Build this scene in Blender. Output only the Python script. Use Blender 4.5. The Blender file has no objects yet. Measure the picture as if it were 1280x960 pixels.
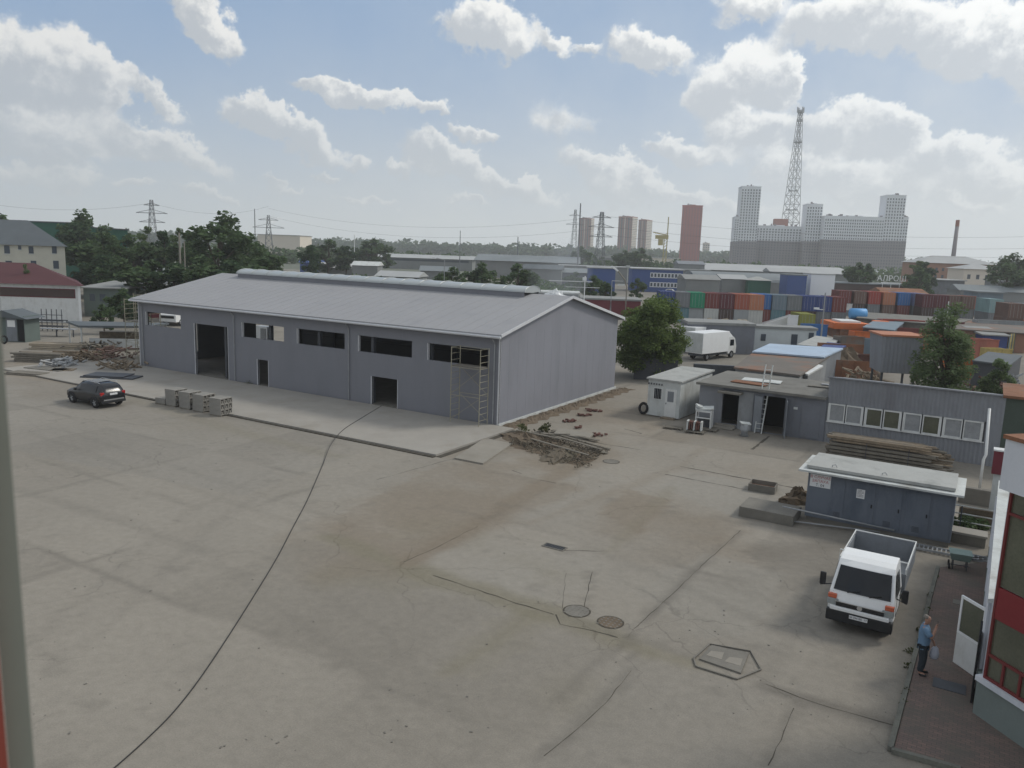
import bpy, math, random
import numpy as np
from mathutils import Vector, Matrix, Euler
R_ = math.radians
random.seed(7)
scene = bpy.context.scene
COL = scene.collection

# ------------------------------------------------------------------ camera
F_PX, CAM_H = 985.0, 11.5
PITCH, ROLL = math.atan(169 / 985), R_(1.95)
fw = Vector((0, math.cos(PITCH), -math.sin(PITCH)))
r0 = Vector((1, 0, 0)); u0 = r0.cross(fw)
rt = math.cos(ROLL) * r0 + math.sin(ROLL) * u0
up = -math.sin(ROLL) * r0 + math.cos(ROLL) * u0
cam = bpy.data.cameras.new('camera'); camo = bpy.data.objects.new('camera', cam); COL.objects.link(camo)
cam.sensor_width = 36; cam.lens = F_PX / 1280 * 36
m = Matrix((rt, up, -fw)).transposed().to_4x4(); m.translation = Vector((0, 0, CAM_H)); camo.matrix_world = m
cam.clip_end = 9000; cam.clip_start = 0.05
cam.dof.use_dof = True; cam.dof.focus_distance = 60; cam.dof.aperture_fstop = 9
scene.camera = camo

def ray(px, py):
    return fw + rt * ((px - 640) / F_PX) - up * ((py - 480) / F_PX)
def G(px, py, z=0.0):
    d = ray(px, py); t = (z - CAM_H) / d.z
    return Vector((0, 0, CAM_H)) + d * t
def AZ(px, Y):                        # a ground point at distance Y under a given direction of the horizon
    d = ray(px, 311 + .034 * (px - 640)); return Vector((d.x / d.y * Y, Y, 0))

# ------------------------------------------------------------------ world, sun, exposure
SUN_AZ, SUN_EL = R_(72), R_(42)
w = bpy.data.worlds.new('World'); scene.world = w; w.use_nodes = True
nt = w.node_tree; N = nt.nodes; L = nt.links; N.clear()
def nd(tp, **k):
    n = N.new(tp)
    for a, b in k.items(): setattr(n, a, b)
    return n
def mth(op, a, b=None, c=None, clamp=False):
    n = nd('ShaderNodeMath', operation=op); n.use_clamp = clamp
    for i, v in enumerate((a, b, c)):
        if v is None: continue
        if isinstance(v, (int, float)): n.inputs[i].default_value = v
        else: L.new(v, n.inputs[i])
    return n.outputs[0]
def mixc(f, a, b):
    n = nd('ShaderNodeMix', data_type='RGBA')
    if isinstance(f, (int, float)): n.inputs[0].default_value = f
    else: L.new(f, n.inputs[0])
    for i, v in ((6, a), (7, b)):
        if isinstance(v, tuple): n.inputs[i].default_value = (*v, 1)
        else: L.new(v, n.inputs[i])
    return n.outputs[2]
sky = nd('ShaderNodeTexSky', sky_type='NISHITA', sun_disc=False, sun_elevation=SUN_EL, sun_rotation=SUN_AZ, altitude=150, air_density=1.0, dust_density=2.0, ozone_density=1.2)
tc = nd('ShaderNodeTexCoord'); sep = nd('ShaderNodeSeparateXYZ'); L.new(tc.outputs['Generated'], sep.inputs[0])
az = mth('ARCTAN2', sep.outputs[0], sep.outputs[1])
el = mth('ARCSINE', sep.outputs[2])
cb = nd('ShaderNodeCombineXYZ'); L.new(az, cb.inputs[0]); L.new(el, cb.inputs[1])
def wnoise(vec, scale, det, rough=.55):
    n = nd('ShaderNodeTexNoise'); n.inputs['Scale'].default_value = scale; n.inputs['Detail'].default_value = det
    n.inputs['Roughness'].default_value = rough; L.new(vec, n.inputs['Vector']); return n
def vm(op, a, b):
    n = nd('ShaderNodeVectorMath', operation=op)
    for i, v in enumerate((a, b)):
        if isinstance(v, tuple): n.inputs[i].default_value = v
        else: L.new(v, n.inputs[i])
    return n.outputs[0]
na = wnoise(cb.outputs[0], 9, 6, .6)
off = vm('MULTIPLY', vm('SUBTRACT', na.outputs['Color'], (.5, .5, .5)), (.12, .09, 0))
nb = wnoise(cb.outputs[0], 38, 5, .62)
off2 = vm('MULTIPLY', vm('SUBTRACT', nb.outputs['Color'], (.5, .5, .5)), (.045, .038, 0))
wv = vm('ADD', vm('ADD', cb.outputs[0], off), off2)
# cumulus clouds: direction, half-width, half-height (as seen angles), tilt, density
CL = [(40, 82, 92, 62, 12, 1.3), (110, 100, 36, 40, 0, .8), (258, 25, 62, 34, 30, 1.0), (190, 122, 60, 18, 25, .65), (50, 168, 110, 34, 4, .9),
      (205, 178, 85, 24, 16, 1.0), (20, 214, 80, 14, 0, .6), (335, 155, 56, 24, 24, 1.1), (385, 180, 46, 24, 20, 1.0), (452, 127, 78, 15, 6, 1.0), (535, 137, 26, 12, 0, .7),
      (590, 172, 38, 12, 14, .8), (608, 42, 58, 36, 8, 1.2), (450, 203, 24, 12, 0, .7), (505, 206, 24, 10, 0, .7), (560, 203, 66, 20, 22, 1.1), (625, 228, 64, 12, 8, .8), (330, 217, 26, 8, 20, .6),
      (362, 231, 24, 7, 0, .6), (405, 224, 20, 8, 20, .6), (168, 232, 26, 9, 0, .6), (262, 240, 52, 9, 6, .6), (465, 252, 50, 7, 0, .5), (95, 215, 60, 12, 0, .5), (690, 52, 28, 18, 20, .7), (735, 60, 22, 12, 0, .5),
      (815, 56, 58, 30, 8, .9), (935, 10, 60, 22, 0, .6), (1080, 30, 130, 40, -4, 1.1), (1220, 40, 100, 44, 0, 1.2), (1300, 70, 60, 60, 0, 1), (920, 100, 56, 46, -14, 1.3), (975, 110, 26, 32, 0, .9), (948, 168, 78, 26, 6, .9),
      (858, 190, 66, 18, 4, 1.0), (760, 216, 64, 20, 18, .9), (800, 242, 80, 12, 6, .6), (655, 238, 50, 16, 10, .7), (1052, 168, 78, 34, 6, 1.1), (1112, 168, 40, 34, 0, 1.1), (1185, 203, 96, 32, 10, 1.25), (1120, 236, 130, 26, 0, .8),
      (1250, 232, 70, 22, 0, .8), (1000, 214, 80, 22, 4, .8), (700, 150, 60, 40, 0, .25), (880, 250, 120, 14, 0, .5), (350, 262, 34, 6, 0, .5), (590, 250, 26, 7, 0, .5), (1220, 262, 60, 9, 0, .6), (-200, 120, 160, 90, 0, 1)]
def azel(px, py):
    d = ray(px, py).normalized(); return math.atan2(d.x, d.y), math.asin(d.z)
dens = None; shn = None
for (cx, cy, rx, ry, tilt, wt) in CL:
    a0, e0 = azel(cx, cy); a1, _ = azel(cx + rx, cy); _, e1 = azel(cx, cy - ry)
    mp = nd('ShaderNodeMapping', vector_type='TEXTURE'); L.new(wv, mp.inputs[0])
    mp.inputs['Location'].default_value = (a0, e0, 0); mp.inputs['Rotation'].default_value = (0, 0, -R_(tilt))
    mp.inputs['Scale'].default_value = (abs(a1 - a0) * 1.45, abs(e1 - e0) * 1.5, 1)
    gr = nd('ShaderNodeTexGradient', gradient_type='QUADRATIC_SPHERE'); L.new(mp.outputs[0], gr.inputs[0])
    wgt = mth('MULTIPLY', gr.outputs[1], wt)
    sp = nd('ShaderNodeSeparateXYZ'); L.new(mp.outputs[0], sp.inputs[0])
    s = mth('MULTIPLY', wgt, mth('ADD', sp.outputs[1], mth('MULTIPLY', sp.outputs[0], .45)))
    dens = wgt if dens is None else mth('ADD', dens, wgt)
    shn = s if shn is None else mth('ADD', shn, s)
# clouds over the rest of the dome, outside the photograph's field of view
nc = wnoise(cb.outputs[0], 3.2, 5)
outside = mth('MULTIPLY', mth('SUBTRACT', el, .42, clamp=True), 3, clamp=True)
back = mth('MULTIPLY', mth('SUBTRACT', mth('ABSOLUTE', az), .85, clamp=True), 3, clamp=True)
dens_o = mth('MULTIPLY', mth('MAXIMUM', outside, back), mth('MULTIPLY', mth('SUBTRACT', nc.outputs[0], .40, clamp=True), 3.0))
tot = mth('ADD', dens, dens_o)
ero = mth('SUBTRACT', tot, mth('MULTIPLY', nb.outputs[0], .12))
mr = nd('ShaderNodeMapRange', interpolation_type='SMOOTHSTEP'); L.new(ero, mr.inputs[0]); mr.inputs[1].default_value = .0; mr.inputs[2].default_value = .15
cover = mr.outputs[0]
shade = mth('DIVIDE', shn, mth('ADD', dens, .02))
thick = mth('MULTIPLY', tot, .30)
lit = mth('ADD', mth('SUBTRACT', mth('MULTIPLY', shade, .95), thick), mth('MULTIPLY', mth('SUBTRACT', nb.outputs[0], .5), 1.5))
mr2 = nd('ShaderNodeMapRange', interpolation_type='SMOOTHSTEP'); L.new(lit, mr2.inputs[0]); mr2.inputs[1].default_value = -.45; mr2.inputs[2].default_value = .38
right = mth('MULTIPLY_ADD', az, .65, .5, clamp=True)          # nearer the sun the clouds and the veil are brighter
ccol = mixc(mr2.outputs[0], (4.9, 5.1, 5.3), (9.3, 9.0, 8.4))
ccol = mixc(right, ccol, mixc(mr2.outputs[0], (6.5, 6.9, 7.3), (12.0, 12.1, 11.8)))
# thin high veil, denser towards the horizon and towards the sun
elc = mth('MAXIMUM', el, 0)
hz = mth('POWER', mth('SUBTRACT', 1, mth('MULTIPLY', elc, 2.5), clamp=True), 2.6)
veil = mth('ADD', mth('MULTIPLY', hz, .92), mth('MULTIPLY', right, mth('MULTIPLY', na.outputs[0], .70)), clamp=True)
vcol = mixc(right, (6.2, 6.5, 6.4), (8.3, 8.7, 8.8))
blue = mixc(.85, sky.outputs[0], (1.85, 3.45, 6.0))
c1 = mixc(mth('MINIMUM', veil, .93), blue, vcol)
fade = mth('MULTIPLY_ADD', mth('SUBTRACT', 1, hz), .75, .25, clamp=True)
c2 = mixc(mth('MULTIPLY', cover, mth('MULTIPLY', fade, .95)), c1, ccol)
bg = nd('ShaderNodeBackground'); bg.inputs[1].default_value = .1; L.new(c2, bg.inputs[0])
wo = nd('ShaderNodeOutputWorld'); L.new(bg.outputs[0], wo.inputs[0])

sl = bpy.data.lights.new('sun', 'SUN'); sl.energy = 1.9; sl.angle = R_(11); sl.color = (1, .95, .86)
so = bpy.data.objects.new('sun', sl); COL.objects.link(so)
sd = Vector((math.sin(SUN_AZ) * math.cos(SUN_EL), math.cos(SUN_AZ) * math.cos(SUN_EL), math.sin(SUN_EL)))
so.rotation_euler = sd.to_track_quat('Z', 'Y').to_euler()
scene.view_settings.view_transform = 'Standard'; scene.view_settings.look = 'None'; scene.view_settings.exposure = 0; scene.view_settings.gamma = 1
try:
    scene.cycles.volume_step_rate = 4; scene.cycles.max_bounces = 7; scene.cycles.volume_bounces = 2; scene.cycles.transparent_max_bounces = 12
except Exception: pass

# ------------------------------------------------------------------ materials
MATS = {}
def mat(name, col, rough=.8, var=.15, scale=1.2, bump=.0, metal=0.0, spec=.35, wave=None, dirt=None, fine=18):
    if name in MATS: return MATS[name]
    mt = bpy.data.materials.new(name); mt.use_nodes = True; t = mt.node_tree; n = t.nodes; l = t.links
    b = n['Principled BSDF']; b.inputs['Roughness'].default_value = rough; b.inputs['Metallic'].default_value = metal
    b.inputs['Specular IOR Level'].default_value = spec
    c = n.new('ShaderNodeTexCoord')
    nz = n.new('ShaderNodeTexNoise'); nz.inputs['Scale'].default_value = scale; nz.inputs['Detail'].default_value = 6; nz.inputs['Roughness'].default_value = .65
    l.new(c.outputs['Object'], nz.inputs['Vector'])
    nf = n.new('ShaderNodeTexNoise'); nf.inputs['Scale'].default_value = fine; nf.inputs['Detail'].default_value = 4
    l.new(c.outputs['Object'], nf.inputs['Vector'])
    ad = n.new('ShaderNodeMath'); ad.operation = 'MULTIPLY_ADD'; l.new(nf.outputs[0], ad.inputs[0]); ad.inputs[1].default_value = .4; l.new(nz.outputs[0], ad.inputs[2])
    mr = n.new('ShaderNodeMapRange'); l.new(ad.outputs[0], mr.inputs[0]); mr.inputs[1].default_value = .45; mr.inputs[2].default_value = .95
    mx = n.new('ShaderNodeMix'); mx.data_type = 'RGBA'; l.new(mr.outputs[0], mx.inputs[0])
    mx.inputs[6].default_value = (*[x * (1 - var) for x in col], 1); mx.inputs[7].default_value = (*[min(1, x * (1 + var)) for x in col], 1)
    out = mx.outputs[2]
    if dirt:
        nd_ = n.new('ShaderNodeTexNoise'); nd_.inputs['Scale'].default_value = dirt[2]; nd_.inputs['Detail'].default_value = 7; nd_.inputs['Roughness'].default_value = .7
        mp = n.new('ShaderNodeMapping'); mp.inputs['Scale'].default_value = (1, 1, dirt[3] if len(dirt) > 3 else 1); l.new(c.outputs['Object'], mp.inputs[0]); l.new(mp.outputs[0], nd_.inputs['Vector'])
        mr3 = n.new('ShaderNodeMapRange'); l.new(nd_.outputs[0], mr3.inputs[0]); mr3.inputs[1].default_value = .5; mr3.inputs[2].default_value = .68; mr3.inputs[4].default_value = dirt[1]
        m2 = n.new('ShaderNodeMix'); m2.data_type = 'RGBA'; l.new(mr3.outputs[0], m2.inputs[0]); l.new(out, m2.inputs[6]); m2.inputs[7].default_value = (*dirt[0], 1)
        out = m2.outputs[2]
    l.new(out, b.inputs['Base Color'])
    h = None
    if wave:
        axis, pitch, strength = wave
        wt = n.new('ShaderNodeTexWave'); wt.wave_type = 'BANDS'; wt.bands_direction = axis; wt.inputs['Scale'].default_value = 1 / pitch / 3.18 ; l.new(c.outputs['Object'], wt.inputs['Vector'])
        bp = n.new('ShaderNodeBump'); bp.inputs['Strength'].default_value = strength; bp.inputs['Distance'].default_value = .03; l.new(wt.outputs[0], bp.inputs['Height']); l.new(bp.outputs[0], b.inputs['Normal']); h = bp
    if bump:
        bp = n.new('ShaderNodeBump'); bp.inputs['Strength'].default_value = bump; bp.inputs['Distance'].default_value = .03; l.new(ad.outputs[0], bp.inputs['Height'])
        if h: l.new(h.outputs[0], bp.inputs['Normal'])
        l.new(bp.outputs[0], b.inputs['Normal'])
    MATS[name] = mt; return mt
def M(n): return MATS[n]
def glass(name, col, rough=.08):
    mt = mat(name, col, rough, .1, .6, spec=.6); return mt

mat('concrete', (.25, .232, .20), .95, .12, .5, .3, dirt=((.2, .18, .15), .5, .35))
mat('concrete_light', (.30, .283, .255), .95, .08, .5, .2, dirt=((.23, .205, .17), .5, .3))
mat('concrete_dark', (.17, .16, .14), .95, .2, 1.2, .4)
mat('joint', (.07, .062, .05), 1, .3, 2, .3)
mat('mud', (.135, .105, .075), 1, .3, 1.2, .8)
mat('rubble', (.11, .095, .072), 1, .4, 2, .5)
mat('soil', (.12, .10, .075), 1, .3, .3, .8, dirt=((.09, .10, .05), .6, .08))
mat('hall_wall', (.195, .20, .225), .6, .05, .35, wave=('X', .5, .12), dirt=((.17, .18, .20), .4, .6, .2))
mat('hall_wall_gable_lit', (.225, .23, .26), .6, .05, .35, wave=('Y', 1.0, .04), dirt=((.17, .18, .20), .4, .6, .2))  # paler copy of hall_wall: sun on the gable is put into the colour
mat('hall_trim', (.55, .56, .58), .5, .08, 2)
mat('hall_roof', (.31, .31, .32), .75, .05, .25, spec=.2, wave=('X', .35, .04), dirt=((.24, .245, .26), .4, .5))
mat('hall_in_shade', (.10, .105, .115), .8, .1, .5)  # wall tone darkened: the shade indoors is put into the colour
mat('steel_dark', (.06, .065, .075), .6, .2, 2)
mat('steel_grey', (.28, .29, .30), .5, .2, 2)
mat('skylight', (.36, .385, .39), .35, .06, .6, spec=.5)
mat('white', (.62, .63, .62), .5, .08, 1.5, dirt=((.40, .39, .36), .5, 1.5, .4))
mat('white_clean', (.74, .75, .75), .35, .04, 1.5)
mat('white_dirty', (.50, .52, .51), .8, .15, 1.2, dirt=((.30, .29, .26), .7, .8, .3))
mat('cream', (.50, .485, .41), .9, .08, .6)
mat('rubber', (.018, .018, .02), .85, .3, 5)
mat('black_plastic', (.02, .021, .023), .5, .2, 4)
mat('car_black', (.010, .011, .014), .22, .1, 2, spec=.6)
mat('glass_dark', (.010, .014, .020), .12, .1, .5, spec=.35)
mat('chrome', (.55, .56, .57), .3, .05, 2, metal=.8)
mat('lamp_red', (.35, .02, .02), .2, .1, 3)
mat('lamp_amber', (.50, .12, .06), .25, .1, 3)
mat('lamp_clear', (.28, .30, .30), .15, .1, 12)
mat('wood', (.22, .175, .125), .9, .35, 2.5, .4, dirt=((.12, .10, .08), .6, 2))
mat('wood_grey', (.165, .15, .125), .95, .3, 2, .4)
mat('wood_new', (.36, .26, .13), .9, .2, 2)
mat('brick', (.12, .06, .05), .95, .3, 3)
mat('kiosk_blue', (.125, .145, .178), .6, .10, .8, dirt=((.06, .08, .11), .6, .8, .3))
mat('blue_grey', (.19, .205, .225), .7, .12, .8, dirt=((.13, .135, .14), .6, .9, .3))
mat('garage_wall', (.17, .18, .205), .85, .12, .8, .2, dirt=((.12, .12, .12), .6, .8, .3))
mat('garage_wall_pale', (.25, .26, .27), .9, .12, 1, .2, dirt=((.15, .15, .14), .6, .8, .3))
mat('roof_dirty', (.17, .165, .15), .95, .2, .6, .3, dirt=((.09, .085, .075), .8, .5))
mat('roof_rusty', (.15, .135, .12), .95, .2, .3, .2, dirt=((.27, .11, .05), .9, .22))
mat('office_white', (.50, .54, .55), .6, .08, 1)
mat('barrack_wall', (.215, .225, .245), .6, .10, .5, dirt=((.15, .15, .165), .6, .5, .2))
mat('void', (.012, .012, .013), .9, .2, 1)  # near-black that stands for the unlit depth of openings
mat('roof_grey', (.25, .255, .25), .9, .15, .5, .2, dirt=((.12, .12, .11), .6, .5))
mat('roof_green_grey', (.35, .355, .34), .85, .1, .8, dirt=((.15, .16, .15), .5, .7))
mat('roof_red', (.085, .03, .034), .8, .12, .6, wave=('X', .3, .2))
mat('roof_slate', (.10, .115, .125), .8, .1, .5)
mat('rust', (.22, .105, .06), .95, .4, .5, dirt=((.16, .14, .12), .9, .35))
mat('roof_blue_pale', (.36, .45, .56), .7, .12, .4, dirt=((.30, .33, .36), .5, .3))
mat('green_hall', (.02, .10, .065), .7, .1, .3, wave=('X', .8, .2))
mat('green_pale', (.11, .14, .13), .8, .1, .5)
mat('facade_white', (.60, .62, .66), .55, .05, .8, dirt=((.42, .46, .52), .6, .7, .2))
mat('facade_red', (.20, .025, .03), .4, .08, 1)
mat('red_frame', (.16, .03, .03), .45, .1, 2)
mat('facade_glass', (.10, .105, .075), .10, .35, .5, spec=.7)
mat('plinth', (.17, .20, .19), .85, .1, 1, .2)
mat('maroon', (.14, .025, .035), .7, .1, .8)
mat('olive_wall', (.065, .085, .07), .9, .15, .5)
mat('jamb', (.20, .22, .19), .7, .08, 2)
mat('jamb_red', (.22, .05, .035), .7, .1, 2)
mat('paving', (.125, .095, .085), .95, .2, .7, .3)
mat('kerb', (.14, .14, .12), .95, .3, 2, .3)
mat('skin', (.32, .18, .13), .6, .1, 8)
mat('shirt', (.12, .20, .30), .9, .12, 6)
mat('trousers', (.022, .03, .038), .9, .2, 6)
mat('hair', (.20, .18, .16), .9, .3, 20)
mat('bag', (.42, .44, .5), .6, .1, 8)
mat('cart_green', (.20, .27, .25), .6, .12, 4)
mat('yellow', (.36, .29, .09), .6, .1, 2)
mat('yellow_wood', (.42, .33, .12), .8, .25, 1.5)
mat('orange', (.55, .14, .04), .7, .2, .8, dirt=((.25, .12, .06), .6, .6))
mat('tarp_blue', (.10, .32, .62), .5, .1, 1)
mat('sand', (.36, .31, .24), 1, .15, .8, .5)
mat('sign_white', (.66, .67, .68), .5, .04, 3)
mat('sign_red', (.38, .05, .05), .6, .05, 3)
mat('sign_dark', (.05, .05, .06), .6, .05, 3)
mat('far_glass', (.055, .07, .09), .3, .2, .3)
mat('tower_white', (.72, .74, .77), .8, .04, .05)
mat('tower_grey', (.22, .20, .21), .8, .06, .05)
mat('tower_brown', (.28, .115, .085), .85, .1, .05)
mat('tower_red', (.36, .09, .075), .85, .06, .05)
mat('tower_cream', (.62, .56, .48), .85, .05, .05)
mat('brick_far', (.30, .17, .12), .9, .15, .1)
mat('far_roof', (.36, .37, .37), .85, .1, .1, wave=('X', 1.5, .1))
mat('far_roof_dark', (.18, .20, .21), .85, .15, .1)
mat('far_wall', (.20, .21, .21), .9, .2, .1)
mat('far_blue', (.05, .09, .24), .8, .12, .1)
mat('steel_far', (.17, .18, .19), .7, .1, .3)
mat('bark', (.08, .065, .05), 1, .3, 4, .6)
mat('wire_black', (.03, .03, .03), .7, .1, 5)
mat('block', (.24, .23, .21), .95, .15, 2, .3)
CC = {'navy': (.04, .065, .20), 'blue': (.04, .14, .36), 'periwinkle': (.14, .17, .32), 'green': (.02, .22, .12), 'maroon': (.17, .045, .04), 'dark red': (.11, .028, .035),
      'red-brown': (.32, .09, .055), 'orange-brown': (.42, .17, .09), 'red': (.32, .055, .04), 'brown': (.15, .09, .07), 'dark brown': (.07, .045, .04), 'pale grey': (.30, .32, .33), 'white': (.48, .49, .47),
      'grey': (.17, .18, .19), 'teal': (.10, .20, .23), 'pale teal': (.22, .33, .34), 'slate': (.15, .20, .24), 'olive yellow': (.25, .26, .06), 'salmon': (.38, .13, .09)}
for k, v in CC.items(): mat('cont_' + k, v, .65, .12, .4, dirt=(tuple(x * .55 + .03 for x in v), .55, .5, .3))

def leafmat(name, a, b):
    mt = bpy.data.materials.new(name); mt.use_nodes = True; t = mt.node_tree; n = t.nodes; l = t.links
    bs = n['Principled BSDF']; bs.inputs['Roughness'].default_value = .7; bs.inputs['Specular IOR Level'].default_value = .2
    g = n.new('ShaderNodeNewGeometry'); rr = n.new('ShaderNodeMix'); rr.data_type = 'RGBA'; l.new(g.outputs['Random Per Island'], rr.inputs[0])
    rr.inputs[6].default_value = (*a, 1); rr.inputs[7].default_value = (*b, 1)
    c = n.new('ShaderNodeTexCoord'); nz = n.new('ShaderNodeTexNoise'); nz.inputs['Scale'].default_value = .5; l.new(c.outputs['Object'], nz.inputs['Vector'])
    hs = n.new('ShaderNodeHueSaturation'); l.new(rr.outputs[2], hs.inputs['Color']); mr = n.new('ShaderNodeMapRange'); l.new(nz.outputs[0], mr.inputs[0]); mr.inputs[1].default_value = .3; mr.inputs[2].default_value = .7; mr.inputs[3].default_value = .6; mr.inputs[4].default_value = 1.4
    l.new(mr.outputs[0], hs.inputs['Value']); l.new(hs.outputs[0], bs.inputs['Base Color'])
    tr = n.new('ShaderNodeBsdfTranslucent'); l.new(hs.outputs[0], tr.inputs[0]); ms = n.new('ShaderNodeMixShader'); ms.inputs[0].default_value = .42
    l.new(bs.outputs[0], ms.inputs[1]); l.new(tr.outputs[0], ms.inputs[2]); l.new(ms.outputs[0], n['Material Output'].inputs[0]); MATS[name] = mt; return mt
leafmat('leaf_mid', (.055, .095, .04), (.10, .15, .065))
leafmat('leaf_dark', (.045, .08, .042), (.075, .12, .055))
leafmat('leaf_pale', (.09, .14, .055), (.17, .22, .11))
leafmat('leaf_fresh', (.085, .13, .035), (.15, .20, .065)); leafmat('grass', (.06, .075, .03), (.13, .13, .07))

# ------------------------------------------------------------------ mesh helpers
class MB:
    def __init__(s): s.v = []; s.f = []; s.mi = []; s.mats = []; s.cur = 0
    def m(s, name):
        if name not in s.mats: s.mats.append(name)
        s.cur = s.mats.index(name); return s
    def add(s, vs, fs):
        o = len(s.v); s.v += [tuple(v) for v in vs]
        for f in fs: s.f.append(tuple(i + o for i in f)); s.mi.append(s.cur)
        return s
    def box(s, x0, x1, y0, y1, z0, z1):
        return s.add([(x0, y0, z0), (x1, y0, z0), (x1, y1, z0), (x0, y1, z0), (x0, y0, z1), (x1, y0, z1), (x1, y1, z1), (x0, y1, z1)],
                     [(0, 3, 2, 1), (4, 5, 6, 7), (0, 1, 5, 4), (1, 2, 6, 5), (2, 3, 7, 6), (3, 0, 4, 7)])
    def obox(s, c, d, e):             # centre, size, euler
        mt = Euler(e).to_matrix(); c = Vector(c); h = [x / 2 for x in d]
        vs = [c + mt @ Vector((sx * h[0], sy * h[1], sz * h[2])) for sz in (-1, 1) for sx, sy in ((-1, -1), (1, -1), (1, 1), (-1, 1))]
        return s.add(vs, [(0, 3, 2, 1), (4, 5, 6, 7), (0, 1, 5, 4), (1, 2, 6, 5), (2, 3, 7, 6), (3, 0, 4, 7)])
    def bar(s, p, q, t, t2=None):     # square bar from p to q
        p = Vector(p); q = Vector(q); d = q - p; Ln = d.length
        if Ln < 1e-6: return s
        rot = d.to_track_quat('Z', 'Y'); a = t / 2; b = (t2 or t) / 2
        vs = [p + rot @ Vector((x, y, z)) for z in (0, Ln) for x, y in ((-a, -b), (a, -b), (a, b), (-a, b))]
        return s.add(vs, [(0, 3, 2, 1), (4, 5, 6, 7), (0, 1, 5, 4), (1, 2, 6, 5), (2, 3, 7, 6), (3, 0, 4, 7)])
    def tube(s, pts, r, n=8, cap=True):
        pts = [Vector(p) for p in pts]; rs = r if isinstance(r, (list, tuple)) else [r] * len(pts); vs = []; fs = []
        for i, p in enumerate(pts):
            d = (pts[min(i + 1, len(pts) - 1)] - pts[max(i - 1, 0)]).normalized(); q = d.to_track_quat('Z', 'Y')
            vs += [p + q @ Vector((rs[i] * math.cos(2 * math.pi * k / n), rs[i] * math.sin(2 * math.pi * k / n), 0)) for k in range(n)]
        for i in range(len(pts) - 1):
            for k in range(n): fs.append((i * n + k, i * n + (k + 1) % n, (i + 1) * n + (k + 1) % n, (i + 1) * n + k))
        if cap: fs += [tuple(range(n))[::-1], tuple(range((len(pts) - 1) * n, len(pts) * n))]
        return s.add(vs, fs)
    def prism(s, poly, a, b, axis='z'):   # polygon extruded between a and b
        n = len(poly)
        def P(u, v, t): return {'z': (u, v, t), 'y': (u, t, v), 'x': (t, u, v)}[axis]
        vs = [P(u, v, a) for u, v in poly] + [P(u, v, b) for u, v in poly]
        fs = [tuple(range(n))[::-1], tuple(range(n, 2 * n))] + [(i, (i + 1) % n, n + (i + 1) % n, n + i) for i in range(n)]
        return s.add(vs, fs)
    def quad(s, *p): return s.add(p, [tuple(range(len(p)))])
    def ring(s, c, r1, r2, ax, n=20, h=.05):  # annulus / wheel, axis 'x' or 'y'
        poly = lambda r: [(c[0 if ax != 'x' else 1] + r * math.cos(2 * math.pi * k / n), c[2 if ax != 'z' else 1] + r * math.sin(2 * math.pi * k / n)) for k in range(n)]
        return s.prism(poly(r1), r2 - h / 2, r2 + h / 2, ax)
    def build(s, name, mt=None, parent=None, smooth=False, bevel=0, rc=True):
        me = bpy.data.meshes.new(name); me.from_pydata(s.v, [], s.f)
        ms = [mt] if mt else s.mats
        for q in ms: me.materials.append(MATS[q])
        if not mt and len(ms) > 1: me.polygons.foreach_set('material_index', s.mi)
        if rc:
            import bmesh
            bm = bmesh.new(); bm.from_mesh(me); bmesh.ops.recalc_face_normals(bm, faces=bm.faces)
            if bevel:
                bmesh.ops.remove_doubles(bm, verts=bm.verts, dist=1e-5)
                bmesh.ops.bevel(bm, geom=[e for e in bm.edges if len(e.link_faces) == 2 and e.calc_face_angle(0) > .5], offset=bevel, segments=2, profile=.6, affect='EDGES', clamp_overlap=True)
            bm.to_mesh(me); bm.free()
        if smooth: me.polygons.foreach_set('use_smooth', [True] * len(me.polygons))
        me.update(); o = bpy.data.objects.new(name, me); COL.objects.link(o)
        if parent is not None: o.parent = parent
        return o
def tag(o, label=None, cat=None, group=None, kind=None):
    if label: o['label'] = label
    if cat: o['category'] = cat
    if group: o['group'] = group
    if kind: o['kind'] = kind
    return o
def thing(name, label, cat, loc=(0, 0, 0), rz=0, group=None):
    o = bpy.data.objects.new(name, None); COL.objects.link(o); o.empty_display_size = .3
    o.location = loc; o.rotation_euler = (0, 0, rz); return tag(o, label, cat, group)
def struct(o): o['kind'] = 'structure'; return o
def dup(o, loc=None, rz=None, label=None, group=None, sc=None):
    def cp(a, par):
        c = a.copy(); COL.objects.link(c)
        if par is not None: c.parent = par
        for ch in list(a.children): cp(ch, c)
        return c
    r = cp(o, None)
    if loc is not None: r.location = loc
    if rz is not None: r.rotation_euler = (0, 0, rz)
    if label: r['label'] = label
    if group: r['group'] = group
    if sc is not None: r.scale = (sc, sc, sc) if isinstance(sc, (int, float)) else sc
    return r
TH = R_(-31)
def text_mesh(txt, size, mt, parent, loc, rot, name='lettering', sx=1.0):
    cu = bpy.data.curves.new('t', 'FONT'); cu.body = txt; cu.size = size; cu.extrude = .002; cu.align_x = 'CENTER'; cu.align_y = 'CENTER'
    to = bpy.data.objects.new('t', cu); COL.objects.link(to)
    dg = bpy.context.evaluated_depsgraph_get(); me = bpy.data.meshes.new_from_object(to.evaluated_get(dg)); bpy.data.objects.remove(to)
    me.materials.clear(); me.materials.append(MATS[mt]); o = bpy.data.objects.new(name, me); COL.objects.link(o); o.parent = parent
    o.location = loc; o.rotation_euler = rot; o.scale = (sx, 1, 1); return o

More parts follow.
